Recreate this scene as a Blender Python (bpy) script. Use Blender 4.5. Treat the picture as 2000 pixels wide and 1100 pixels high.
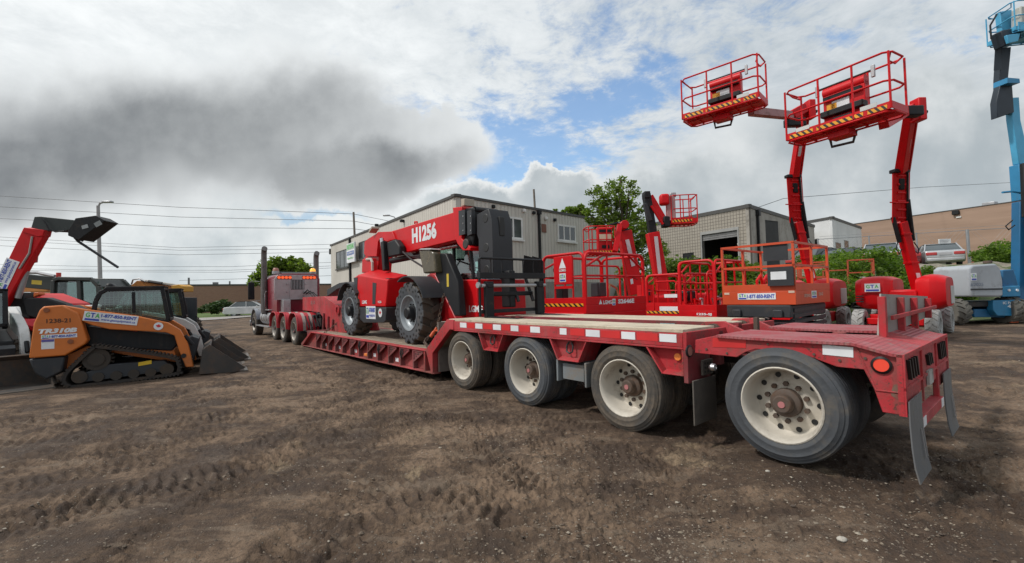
import bpy, math, random
import numpy as np
from mathutils import Vector, Matrix
R_ = math.radians
C = bpy.context.scene.collection
for o in list(bpy.data.objects): bpy.data.objects.remove(o)
S = bpy.context.scene
# ------------------------------------------------------------------ camera
FPX, PITCH, ROLL, EYE = 879.4, .0297, -.026, 1.4625      # focal length in 2000 px units
def cam_axes():
    cp, sp = math.cos(PITCH), math.sin(PITCH)
    f = Vector((0, cp, sp)); r = Vector((1, 0, 0)); u = Vector((0, -sp, cp))
    c, s = math.cos(ROLL), math.sin(ROLL)
    return c*r+s*u, c*u-s*r, f
CR, CU, CF = cam_axes()
CO = Vector((0, 0, EYE))
cam = bpy.data.cameras.new('camera'); camo = bpy.data.objects.new('camera', cam); C.objects.link(camo)
cam.sensor_width = 36; cam.lens = 36*FPX/2000; cam.clip_end = 6000; cam.clip_start = .05
camo.matrix_world = Matrix.Translation(CO) @ Matrix((CR, CU, -CF)).transposed().to_4x4()
S.camera = camo
S.view_settings.view_transform = 'Standard'; S.view_settings.look = 'None'
S.view_settings.exposure = 0.10; S.view_settings.gamma = 1
def ray(px, py): return CR*((px-1000)/FPX) + CU*((550-py)/FPX) + CF
def P(px, py, Y):                                    # the world point seen at a pixel, Y metres ahead
    r = ray(px, py); return CO + r*(Y/r.y)
def G(px, py, z=0.0):
    r = ray(px, py); return CO + r*((z-EYE)/r.z)
# ------------------------------------------------------------------ node helpers
class N:
    def __init__(s, tree): s.t = tree; s.n = tree.nodes; s.l = tree.links
    def new(s, typ, **k):
        n = s.n.new(typ)
        for a, v in k.items(): setattr(n, a, v)
        return n
    def link(s, a, b): s.l.new(a, b)
    def val(s, sock, v):
        if hasattr(v, 'default_value') or isinstance(v, bpy.types.NodeSocket): s.l.new(v, sock)
        else: sock.default_value = v
    def math(s, op, a, b=0.0, c=None, clamp=False):
        n = s.new('ShaderNodeMath', operation=op); n.use_clamp = clamp
        s.val(n.inputs[0], a); s.val(n.inputs[1], b)
        if c is not None: s.val(n.inputs[2], c)
        return n.outputs[0]
    def noise(s, vec, scale, detail=4, rough=.55, dist=0.0, dim='3D'):
        n = s.new('ShaderNodeTexNoise'); n.noise_dimensions = dim
        if vec is not None: s.l.new(vec, n.inputs['Vector'])
        s.val(n.inputs['Scale'], scale); n.inputs['Detail'].default_value = detail
        n.inputs['Roughness'].default_value = rough; n.inputs['Distortion'].default_value = dist
        return n.outputs[0]
    def ramp(s, fac, stops, interp='LINEAR'):
        n = s.new('ShaderNodeValToRGB'); cr = n.color_ramp; cr.interpolation = interp
        while len(cr.elements) < len(stops): cr.elements.new(.5)
        for e, (p, c) in zip(cr.elements, stops):
            e.position = p
            e.color = (c, c, c, 1) if not hasattr(c, '__len__') else (*c, 1)
        s.val(n.inputs[0], fac); return n.outputs[0]
    def mix(s, fac, a, b, mode='MIX'):
        n = s.new('ShaderNodeMix', data_type='RGBA', blend_type=mode)
        s.val(n.inputs[0], fac)
        for k, v in ((6, a), (7, b)):
            if isinstance(v, bpy.types.NodeSocket): s.l.new(v, n.inputs[k])
            else: n.inputs[k].default_value = (*v, 1)
        return n.outputs[2]
    def maprange(s, v, a, b, c=0., d=1., interp='SMOOTHSTEP'):
        n = s.new('ShaderNodeMapRange', interpolation_type=interp)
        s.val(n.inputs[0], v)
        for i, x in enumerate((a, b, c, d)): s.val(n.inputs[i+1], x)
        return n.outputs[0]
# ------------------------------------------------------------------ sky, clouds and sun
SUN_AZ, SUN_EL = -104.0, 50.0                              # degrees from the view direction (left is negative), height
def build_world():
    w = bpy.data.worlds.new('World'); S.world = w; w.use_nodes = True
    n = N(w.node_tree); bg = w.node_tree.nodes['Background']; bg.inputs['Strength'].default_value = 1.0
    sky = n.new('ShaderNodeTexSky', sky_type='NISHITA'); sky.sun_disc = False
    sky.sun_elevation = R_(SUN_EL); sky.sun_rotation = R_(SUN_AZ); sky.air_density = 1.3; sky.dust_density = .6
    blue = n.mix(1.0, sky.outputs[0], (.125, .145, .165), 'MULTIPLY')
    d = n.new('ShaderNodeTexCoord').outputs['Generated']
    x, y, z = n.new('ShaderNodeSeparateXYZ').outputs, None, None
    sp = x[0].node; n.link(d, sp.inputs[0]); x, y, z = sp.outputs
    ya = n.math('MAXIMUM', n.math('ABSOLUTE', y), .12)
    gx = n.math('DIVIDE', x, ya); gz = n.math('DIVIDE', n.math('MAXIMUM', z, -.05), ya)
    # coordinates on the sky in hundredths: azimuth tangent U, height tangent W
    cz = n.new('ShaderNodeCombineXYZ'); n.link(gx, cz.inputs[0]); n.link(gz, cz.inputs[1])
    q = cz.outputs[0]
    big = n.noise(q, 2.2, 4, .55); mid = n.noise(q, 7, 6, .62); fine = n.noise(q, 22, 5, .65)
    big2 = n.noise(q, 3.1, 3, .5, dim='3D')
    wx = n.math('ADD', n.math('MULTIPLY', n.math('SUBTRACT', big, .5), .30), n.math('MULTIPLY', n.math('SUBTRACT', mid, .5), .12))
    wz = n.math('ADD', n.math('MULTIPLY', n.math('SUBTRACT', big2, .5), .22), n.math('MULTIPLY', n.math('SUBTRACT', mid, .5), .13))
    wz = n.math('ADD', wz, n.math('MULTIPLY', n.math('SUBTRACT', fine, .5), .05))
    X = n.math('ADD', gx, wx); Z = n.math('ADD', gz, wz)
    def ell(cx, cy, rx, ry, soft=1.0, XX=None, ZZ=None, tilt=0.):      # centre and radii in hundredths of the tangent plane
        u0 = (cx-1000)/879.; w0 = (576-.026*(cx-1000)-cy)/879.
        dx = n.math('SUBTRACT', XX or X, u0); dz = n.math('SUBTRACT', ZZ or Z, w0)
        if tilt: dz = n.math('SUBTRACT', dz, n.math('MULTIPLY', dx, tilt))
        a = n.math('MULTIPLY', dx, 879./rx); b = n.math('MULTIPLY', dz, 879./ry)
        return n.math('SQRT', n.math('ADD', n.math('MULTIPLY', a, a), n.math('MULTIPLY', b, b)))
    def union(l):
        r = l[0]
        for k in l[1:]: r = n.math('SMOOTH_MIN', r, k, .25)
        return r
    # planar layer of small high clouds
    za = n.math('ADD', n.math('MAXIMUM', z, 0.), .10)
    pl = n.new('ShaderNodeCombineXYZ'); n.link(n.math('DIVIDE', x, za), pl.inputs[0]); n.link(n.math('DIVIDE', y, za), pl.inputs[1])
    a1 = n.noise(pl.outputs[0], 1.3, 3, .5, .4); a2 = n.noise(pl.outputs[0], 5.5, 6, .68, .3); a3 = n.noise(pl.outputs[0], 17, 4, .7, .2)
    al = n.math('ADD', n.math('ADD', n.math('MULTIPLY', a1, .35), n.math('MULTIPLY', a2, .45)), n.math('MULTIPLY', a3, .20))
    hole = union([ell(1040, 275, 150, 70), ell(1170, 205, 80, 36), ell(960, 330, 130, 50)])
    hole2 = union([ell(1880, 88, 120, 28), ell(640, 140, 35, 60), ell(650, 400, 150, 18), ell(760, 215, 110, 40), ell(1290, 190, 80, 40), ell(1660, 60, 60, 30)])
    cov = n.math('SUBTRACT', al, n.math('ADD', n.math('MULTIPLY', n.maprange(hole, 1.6, .2), .19), n.math('MULTIPLY', n.maprange(hole2, 1.6, .4), .10)))
    left = n.maprange(gx, .1, -.6, 0., .14)
    thin = n.maprange(n.math('ADD', n.math('ADD', cov, left), n.maprange(gx, .35, .7, 0., .05)), .33, .53, .10, 1.)
    shade = n.maprange(n.math('ADD', n.math('MULTIPLY', a2, .7), n.math('MULTIPLY', big, .4)), .35, .75)
    rightg = n.maprange(gx, -.45, .55)
    thincol = n.mix(rightg, n.mix(shade, (.70, .74, .76), (.90, .93, .94)), n.mix(shade, (.45, .51, .56), (.66, .70, .73)))
    col = n.mix(thin, blue, thincol)
    # low broad cloud banks
    bank = union([ell(1560, 440, 430, 170), ell(1800, 330, 420, 190), ell(1330, 400, 190, 110), ell(1160, 480, 260, 120), ell(1075, 370, 90, 50), ell(980, 450, 240, 90)])
    bm = n.maprange(bank, n.maprange(gx, .1, .4, 1.04, 1.25), n.maprange(gx, .1, .4, .93, .75))
    bshade = n.maprange(n.math('ADD', n.math('MULTIPLY', big, .8), n.math('MULTIPLY', mid, .3)), .42, .72)
    edge = n.maprange(bank, .65, 1.0)
    bcol = n.mix(bshade, (.40, .45, .48), (.68, .71, .72)); bcol = n.mix(n.math('MULTIPLY', edge, n.maprange(gx, .1, .4, 1., .35)), bcol, (.80, .82, .82))
    col = n.mix(bm, col, bcol)
    # lower left: pale layer under the dark cloud
    low = union([ell(300, 470, 620, 110), ell(700, 450, 320, 70)])
    lb = n.maprange(low, 1.15, .75)
    lcol = n.mix(bshade, (.47, .53, .56), (.82, .85, .85))
    col = n.mix(lb, col, lcol)
    blue2 = n.maprange(ell(630, 402, 120, 13), 1.3, .3)
    col = n.mix(n.math('MULTIPLY', blue2, .75), col, (.22, .45, .68))
    # white rim of the dark cloud, then its grey body
    rim = union([ell(820, 280, 115, 75), ell(700, 300, 260, 95), ell(330, 240, 480, 165), ell(60, 320, 400, 150)])
    rm = n.maprange(rim, n.maprange(gx, -.45, -.15, 1.30, 1.08), n.maprange(gx, -.45, -.15, .70, .92))
    col = n.mix(rm, col, (.80, .83, .84))
    XS = n.math('ADD', gx, n.math('ADD', n.math('MULTIPLY', n.math('SUBTRACT', big, .5), .30), n.math('MULTIPLY', n.math('SUBTRACT', mid, .5), .05)))
    ZS = n.math('ADD', gz, n.math('ADD', n.math('MULTIPLY', n.math('SUBTRACT', big2, .5), .22), n.math('MULTIPLY', n.math('SUBTRACT', mid, .5), .05)))
    dark = union([ell(a, b, c, d, 1., XS, ZS) for a, b, c, d in ((330, 262, 520, 140), (60, 330, 380, 125), (690, 325, 240, 68))])
    dk = n.maprange(dark, 1.38, .35)
    dsh = n.maprange(n.math('ADD', n.math('MULTIPLY', big, .6), n.math('MULTIPLY', mid, .28)), .32, .58)
    dcol = n.mix(dsh, (.205, .22, .235), (.39, .41, .42))
    col = n.mix(n.math('MULTIPLY', dk, rm), col, dcol)
    hor = n.maprange(gz, .10, .0, 0., .55)
    col = n.mix(hor, col, (.66, .72, .74))
    gnd = n.maprange(z, .0, -.02); col = n.mix(gnd, col, (.10, .085, .07))
    n.link(col, bg.inputs[0])
build_world()
def build_sun():
    l = bpy.data.lights.new('sun', 'SUN'); l.energy = 2.3; l.angle = R_(5); l.color = (1, .955, .90)
    o = bpy.data.objects.new('sun', l); C.objects.link(o)
    a, e = R_(SUN_AZ), R_(SUN_EL)
    d = Vector((math.sin(a)*math.cos(e), math.cos(a)*math.cos(e), math.sin(e)))
    o.rotation_euler = d.to_track_quat('Z', 'Y').to_euler(); o.location = d*60
build_sun()
S.view_settings.exposure = 0.10
MATS = {}
def mat(name, col, rough=.5, metal=0., dirt=0., dcol=(.10, .075, .055), dscale=3.0, bump=0., bscale=40., spec=.5, emit=0., alpha=1., trans=0., coat=0., zdirt=0., chips=0., streak=0.):
    if name in MATS: return MATS[name]
    m = bpy.data.materials.new(name); m.use_nodes = True; MATS[name] = m
    n = N(m.node_tree); b = m.node_tree.nodes['Principled BSDF']
    b.inputs['Roughness'].default_value = rough; b.inputs['Metallic'].default_value = metal
    b.inputs['Specular IOR Level'].default_value = spec
    b.inputs['Coat Weight'].default_value = coat; b.inputs['Coat Roughness'].default_value = .12
    b.inputs['Transmission Weight'].default_value = trans
    b.inputs['Alpha'].default_value = alpha
    tc = n.new('ShaderNodeTexCoord').outputs['Object']
    v1 = n.noise(tc, dscale*.6, 3)
    # slight fading of the colour itself
    base = n.mix(n.maprange(v1, .35, .7), tuple(min(1, c*1.08) for c in col), tuple(c*.9 for c in col))
    if dirt > 0:
        v2 = n.noise(tc, dscale, 8, .68)
        f = n.maprange(v2, .62-.3*dirt, .80-.22*dirt)
        v3 = n.noise(tc, dscale*9, 5, .7)
        f = n.math('MULTIPLY', f, n.maprange(v3, .3, .62, .25, 1.))
        if zdirt > 0:
            z = n.new('ShaderNodeSeparateXYZ'); n.link(tc, z.inputs[0])
            f = n.math('MAXIMUM', f, n.math('MULTIPLY', n.maprange(z.outputs[2], zdirt, 0.0), n.maprange(v2, .3, .6, .3, 1.)))
        base = n.mix(n.math('MULTIPLY', f, min(1., .35+dirt)), base, dcol)
        rr = n.math('ADD', n.math('MULTIPLY', f, .35), rough, clamp=True)
        n.link(rr, b.inputs['Roughness'])
    if streak > 0:
        mp = n.new('ShaderNodeMapping'); mp.inputs['Scale'].default_value = (9, 9, .9); n.link(tc, mp.inputs[0])
        base = n.mix(n.math('MULTIPLY', n.maprange(n.noise(mp.outputs[0], 1.3, 5, .65), .48, .72), streak), base, dcol)
    if chips > 0:
        c1 = n.noise(tc, 26, 4, .75, .6); c2 = n.noise(tc, 3.1, 4, .6)
        base = n.mix(n.math('MULTIPLY', n.maprange(c1, .565, .60), n.maprange(c2, .42, .58, .1, chips)), base, (.085, .045, .032))
        fd = n.noise(tc, 1.1, 4, .6); base = n.mix(n.maprange(fd, .42, .68, 0, .45), base, tuple(min(1, c*1.15+.09) for c in col))
    n.link(base, b.inputs['Base Color'])
    if emit:
        b.inputs['Emission Color'].default_value = (*col, 1); b.inputs['Emission Strength'].default_value = emit
    if bump:
        bn = n.new('ShaderNodeBump'); bn.inputs['Strength'].default_value = bump; bn.inputs['Distance'].default_value = .02
        n.link(n.noise(tc, bscale, 6, .6), bn.inputs['Height']); n.link(bn.outputs[0], b.inputs['Normal'])
    return m
# ------------------------------------------------------------------ mesh builder
def vec(p): return Vector(p)
class M:
    def __init__(s): s.v = []; s.f = []; s.sm = []; s.mi = []; s.cur = 0
    def slot(s, i):                                      # following faces take material i
        s.mi += [s.cur]*(len(s.f)-len(s.mi)); s.cur = i; return s
    def add(s, vs, fs, smooth=False):
        k = len(s.v); s.v += [tuple(p) for p in vs]
        s.f += [tuple(i+k for i in f) for f in fs]; s.sm += [smooth]*len(fs); return s
    def hexa(s, a):                                      # eight corners, bottom ring then top ring
        return s.add(a, [(3, 2, 1, 0), (4, 5, 6, 7), (0, 1, 5, 4), (1, 2, 6, 5), (2, 3, 7, 6), (3, 0, 4, 7)])
    def box(s, x0, x1, y0, y1, z0, z1):
        return s.hexa([(x0, y0, z0), (x1, y0, z0), (x1, y1, z0), (x0, y1, z0), (x0, y0, z1), (x1, y0, z1), (x1, y1, z1), (x0, y1, z1)])
    def obox(s, c, ax, ay, az):                          # oriented: half-extent vectors
        c = vec(c); ax = vec(ax); ay = vec(ay); az = vec(az)
        return s.hexa([c-ax-ay-az, c+ax-ay-az, c+ax+ay-az, c-ax+ay-az, c-ax-ay+az, c+ax-ay+az, c+ax+ay+az, c-ax+ay+az])
    def beam(s, p, q, w, h, up=(0, 0, 1), w2=None, h2=None):
        p = vec(p); q = vec(q); d = (q-p).normalized(); up = vec(up)
        a = d.cross(up)
        if a.length < 1e-4: a = d.cross(Vector((0, 1, 0)))
        a.normalize(); b = a.cross(d).normalized()
        w2 = w if w2 is None else w2; h2 = h if h2 is None else h2
        A = [p-a*w/2-b*h/2, p+a*w/2-b*h/2, p+a*w/2+b*h/2, p-a*w/2+b*h/2]
        B = [q-a*w2/2-b*h2/2, q+a*w2/2-b*h2/2, q+a*w2/2+b*h2/2, q-a*w2/2+b*h2/2]
        return s.hexa(A+B)
    def tube(s, pts, r, n=8, closed=False, rs=None):
        pts = [vec(p) for p in pts]; K = len(pts); rings = []; prev = None
        for i, p in enumerate(pts):
            if closed: d = pts[(i+1) % K]-pts[i-1]
            else: d = pts[min(i+1, K-1)]-pts[max(i-1, 0)]
            d.normalize()
            if prev is None:
                a = d.cross(Vector((0, 0, 1)))
                if a.length < .05: a = d.cross(Vector((1, 0, 0)))
            else: a = prev - d*prev.dot(d)
            a.normalize(); prev = a; b = d.cross(a)
            rr = rs[i] if rs else r
            rings.append([p+(a*math.cos(t)+b*math.sin(t))*rr for t in [2*math.pi*j/n for j in range(n)]])
        vs = [q for rg in rings for q in rg]; fs = []
        for i in range(K if closed else K-1):
            i2 = (i+1) % K
            for j in range(n): fs.append((i*n+j, i*n+(j+1) % n, i2*n+(j+1) % n, i2*n+j))
        k0 = len(fs)
        s.add(vs, fs, True)
        if not closed:
            k = len(s.v)-len(vs)
            s.f += [tuple(k+j for j in range(n))[::-1], tuple(k+(K-1)*n+j for j in range(n))]; s.sm += [False, False]
        return s
    def cyl(s, p, q, r, n=16, r2=None):
        return s.tube([p, q], r, n, rs=[r, r if r2 is None else r2])
    def prism(s, poly, y0, y1, axis='y'):                # polygon in the (x,z) plane pushed along y
        n = len(poly)
        if axis == 'y': f = lambda a, b, t: (a, t, b)
        elif axis == 'x': f = lambda a, b, t: (t, a, b)
        else: f = lambda a, b, t: (a, b, t)
        vs = [f(a, b, y0) for a, b in poly]+[f(a, b, y1) for a, b in poly]
        fs = [tuple(range(n)), tuple(range(2*n-1, n-1, -1))]+[(i, i+n, (i+1) % n+n, (i+1) % n) for i in range(n)]
        return s.add(vs, fs)
    def lathe(s, prof, c, ax, n=32, closed=False, a0=0., a1=2*math.pi):    # prof: (radius, distance along the axis)
        c = vec(c); ax = vec(ax).normalized(); a = ax.cross(Vector((0, 0, 1)))
        if a.length < .05: a = Vector((1, 0, 0))
        a.normalize(); b = ax.cross(a)
        full = abs(a1-a0-2*math.pi) < 1e-6; m = n if full else n+1
        vs = []
        for r, h in prof:
            for j in range(m):
                t = a0+(a1-a0)*j/n; vs.append(c+ax*h+(a*math.cos(t)+b*math.sin(t))*r)
        K = len(prof); fs = []
        for i in range(K if closed else K-1):
            i2 = (i+1) % K
            for j in range(n): fs.append((i*m+j, i*m+(j+1) % m, i2*m+(j+1) % m, i2*m+j))
        return s.add(vs, fs, True)
    def disc(s, c, ax, r, n=20):
        c = vec(c); ax = vec(ax).normalized(); a = ax.cross(Vector((0, 0, 1)))
        if a.length < .05: a = Vector((1, 0, 0))
        a.normalize(); b = ax.cross(a)
        return s.add([c+(a*math.cos(t)+b*math.sin(t))*r for t in [2*math.pi*j/n for j in range(n)]], [tuple(range(n))])
    def build(s, name, m, parent=None, bevel=0, sharp=40, seg=2):
        me = bpy.data.meshes.new(name); me.from_pydata([tuple(p) for p in s.v], [], s.f)
        me.polygons.foreach_set('use_smooth', [True]*len(me.polygons))
        me.update()
        import bmesh
        b = bmesh.new(); b.from_mesh(me); bmesh.ops.recalc_face_normals(b, faces=b.faces); b.to_mesh(me); b.free()
        try: me.set_sharp_from_angle(angle=R_(sharp))
        except Exception: pass
        for mm in (m if isinstance(m, (list, tuple)) else [m]): me.materials.append(mm)
        if isinstance(m, (list, tuple)): s.slot(0); me.polygons.foreach_set('material_index', s.mi)
        o = bpy.data.objects.new(name, me); C.objects.link(o)
        if parent is not None: o.parent = parent
        if bevel:
            md = o.modifiers.new('bevel', 'BEVEL'); md.width = bevel; md.segments = seg; md.limit_method = 'ANGLE'; md.angle_limit = R_(35)
            md.harden_normals = False
        return o
def tag(o, label=None, cat=None, group=None, kind=None):
    if label: o['label'] = label
    if cat: o['category'] = cat
    if group: o['group'] = group
    if kind: o['kind'] = kind
    return o
def thing(name, label, cat, loc, yaw=0., group=None):
    o = bpy.data.objects.new(name, None); C.objects.link(o); o.empty_display_size = .3
    o.location = loc; o.rotation_euler = (0, 0, yaw); tag(o, label, cat, group)
    return o
class Fr:                                                 # local frame of a thing: pixel -> local coordinates
    def __init__(s, o, yaw):
        s.o = vec(o); s.yaw = yaw; s.x = Vector((math.cos(yaw), math.sin(yaw), 0)); s.y = Vector((-math.sin(yaw), math.cos(yaw), 0))
    def loc(s, p): d = vec(p)-s.o; return Vector((d.dot(s.x), d.dot(s.y), d.z))
    def wor(s, p): return s.o+s.x*p[0]+s.y*p[1]+Vector((0, 0, p[2]))
    def at(s, px, py, y=0.):                              # on the plane local y
        r = ray(px, py); t = (y-(CO-s.o).dot(s.y))/r.dot(s.y); return s.loc(CO+r*t)
    def atx(s, px, py, x=0.):
        r = ray(px, py); t = (x-(CO-s.o).dot(s.x))/r.dot(s.x); return s.loc(CO+r*t)
    def pr(s, pts, y=0.): return [(q.x, q.z) for q in (s.at(a, b, y) for a, b in pts)]
    def prx(s, pts, x=0.): return [(q.y, q.z) for q in (s.atx(a, b, x) for a, b in pts)]
def text(parent, st, o, right, up, h, m, name='lettering', bold=.0, align='CENTER', width=None, slant=0., sp=1.0):
    cu = bpy.data.curves.new('t', 'FONT'); cu.body = st; cu.size = 1; cu.offset = bold; cu.align_x = align; cu.align_y = 'CENTER'; cu.resolution_u = 3
    cu.shear = slant; cu.space_character = sp
    ob = bpy.data.objects.new('t', cu); C.objects.link(ob); bpy.context.view_layer.update()
    me = bpy.data.meshes.new_from_object(ob); bpy.data.objects.remove(ob)
    n = len(me.vertices); co = np.empty(n*3); me.vertices.foreach_get('co', co); co = co.reshape(-1, 3)
    if n == 0: return None
    hh = co[:, 1].max()-co[:, 1].min(); ww = co[:, 0].max()-co[:, 0].min()
    sy = h/max(hh, .01); sx = sy if width is None else width/max(ww, .01)
    cx = (co[:, 0].max()+co[:, 0].min())/2 if align == 'CENTER' else co[:, 0].min(); cy = (co[:, 1].max()+co[:, 1].min())/2
    right = vec(right).normalized(); up = vec(up).normalized(); nrm = right.cross(up)
    o = vec(o)+nrm*.004
    out = np.array(o)[None]+np.outer((co[:, 0]-cx)*sx, right)+np.outer((co[:, 1]-cy)*sy, up)
    me.vertices.foreach_set('co', out.ravel()); me.update(); me.name = name
    me.materials.clear(); me.materials.append(m)
    q = bpy.data.objects.new(name, me); C.objects.link(q); q.parent = parent
    return q
def plate(parent, o, right, up, w, h, m, name='sign_panel', t=.006):
    right = vec(right).normalized(); up = vec(up).normalized(); nrm = right.cross(up)
    return M().obox(o, right*w/2, nrm*t/2, up*h/2).build(name, m, parent)
def gta_sign(parent, o, right, up, w, h, url=True, phone=True, name='rental_sign'):
    right = vec(right).normalized(); up = vec(up).normalized(); nrm = right.cross(up); o = vec(o)
    p = plate(parent, o, right, up, w, h, MW, name); o = o+nrm*.003
    g = min(h*1.25, w*.30) if phone else w*.9
    gx = o-right*(w/2-g/2-w*.02) if phone else o
    lh = h*.5 if phone else h*.42
    for i, (ch, mm) in enumerate((('G', MGREEN), ('T', MBLUE), ('A', MGREEN))):
        text(p, ch, gx+right*(i-1)*g*.31+up*h*.14, right, up, lh, mm, bold=.03, width=g*.28)
    q = M().obox(gx-up*h*.32+nrm*.002, right*g*.46, nrm*.001, up*h*.1).build('stripe', MBLUE, p)
    if phone:
        cx = o+right*(g/2)
        text(p, '1-877-850-RENT', cx+(up*h*.2 if url else up*0), right, up, h*(.36 if url else .6), MBLUE, bold=.035, width=w-g-w*.06)
        if url: text(p, 'www.gtaequipment.ca', cx-up*h*.24, right, up, h*.3, MBLUE, bold=.015, width=w-g-w*.08)
    return p
def maple(parent, o, right, up, r):
    p0 = vec(o); right = vec(right).normalized(); up = vec(up).normalized(); n = right.cross(up)
    d = M().cyl(p0-n*.002, p0+n*.004, r, 24).build('round_badge', MW, parent)
    leaf = [(0, 1), (.18, .62), (.4, .72), (.36, .28), (.62, .5), (.7, .32), (.98, .28), (.8, 0), (.5, -.25), (.55, -.42), (.08, -.36), (.05, -.8), (-.05, -.8), (-.08, -.36), (-.55, -.42), (-.5, -.25), (-.8, 0), (-.98, .28), (-.7, .32), (-.62, .5), (-.36, .28), (-.4, .72), (-.18, .62)]
    M().add([p0+n*.007+right*a*r*.6+up*b*r*.6 for a, b in leaf], [tuple(range(len(leaf)))]).build('leaf_emblem', MRED_L, d)
def hazard(parent, o, right, up, w, h, n=9, name='hazard_stripe'):   # yellow and black slanted tape
    right = vec(right).normalized(); up = vec(up).normalized(); nr = right.cross(up); o = vec(o)
    b = M().obox(o, right*w/2, nr*.002, up*h/2).build(name, MYEL, parent); st = M(); k = w/n
    for i in range(n):
        x = -w/2+i*k
        st.add([o+nr*.004+right*(x+.0)+up*h/2, o+nr*.004+right*(x+k*.45)+up*h/2, o+nr*.004+right*(x+k)-up*h/2, o+nr*.004+right*(x+k*.55)-up*h/2], [(0, 1, 2, 3)])
    st.build('black_bars', MBLACK, b); return b
MW = mat('white_vinyl', (.74, .76, .78), .45, dirt=.12)
MBLUE = mat('blue_ink', (.03, .07, .42), .5)
MGREEN = mat('green_ink', (.10, .45, .10), .5)
MRED_L = mat('red_ink', (.62, .02, .03), .5)
MYEL = mat('hazard_yellow', (.80, .36, .02), .5, dirt=.15)
MBLACK = mat('black_vinyl', (.015, .015, .015), .5)
STEEL = mat('dark_steel', (.035, .036, .038), .5, .3, dirt=.45, dscale=5, streak=.2)
BLKP = mat('black_paint', (.012, .013, .015), .5, 0, dirt=.20, dscale=4, streak=.10, spec=.3)
GREYP = mat('graphite_paint', (.036, .039, .044), .5, 0, dirt=.3, spec=.35)
RUBBER = mat('rubber', (.04, .041, .044), .8, dirt=.55, dcol=(.12, .10, .08), dscale=5, bump=.2, bscale=60)
RUBBER_D = mat('rubber_brown', (.035, .03, .027), .85, dirt=.6, dcol=(.085, .06, .043), dscale=6)
LRED = mat('machine_red', (.58, .005, .009), .42, dirt=.05, spec=.3, dscale=2, streak=.10)
TRED = mat('trailer_red', (.42, .026, .034), .6, dirt=.55, dcol=(.15, .085, .07), dscale=2.6, spec=.35, bump=.15, bscale=30, chips=.9, streak=.5, zdirt=.62)
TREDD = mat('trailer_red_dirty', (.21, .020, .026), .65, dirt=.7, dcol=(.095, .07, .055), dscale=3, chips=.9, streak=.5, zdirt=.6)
GLASS = mat('dark_glass', (.02, .03, .03), .05, 0, spec=.8)
CHROME = mat('dull_chrome', (.55, .55, .56), .25, .9, dirt=.25, dscale=6)
ALU = mat('weathered_aluminium', (.42, .42, .43), .42, .6, dirt=.35, dscale=4)
def glassmat():
    m = bpy.data.materials.new('clear_glass'); m.use_nodes = True; n = N(m.node_tree); nt = m.node_tree
    nt.nodes.remove(nt.nodes['Principled BSDF']); out = nt.nodes['Material Output']
    t = n.new('ShaderNodeBsdfTransparent'); t.inputs[0].default_value = (.55, .72, .68, 1)
    g = n.new('ShaderNodeBsdfGlossy'); g.inputs['Roughness'].default_value = .03; g.inputs[0].default_value = (.9, .95, .95, 1)
    fr = n.new('ShaderNodeFresnel'); fr.inputs[0].default_value = 1.5
    mx = n.new('ShaderNodeMixShader'); n.link(n.math('ADD', n.math('MULTIPLY', fr.outputs[0], 1.), .12), mx.inputs[0]); n.link(t.outputs[0], mx.inputs[1]); n.link(g.outputs[0], mx.inputs[2]); n.link(mx.outputs[0], out.inputs[0])
    MATS['clear_glass'] = m; return m
CGLASS = glassmat()
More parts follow.
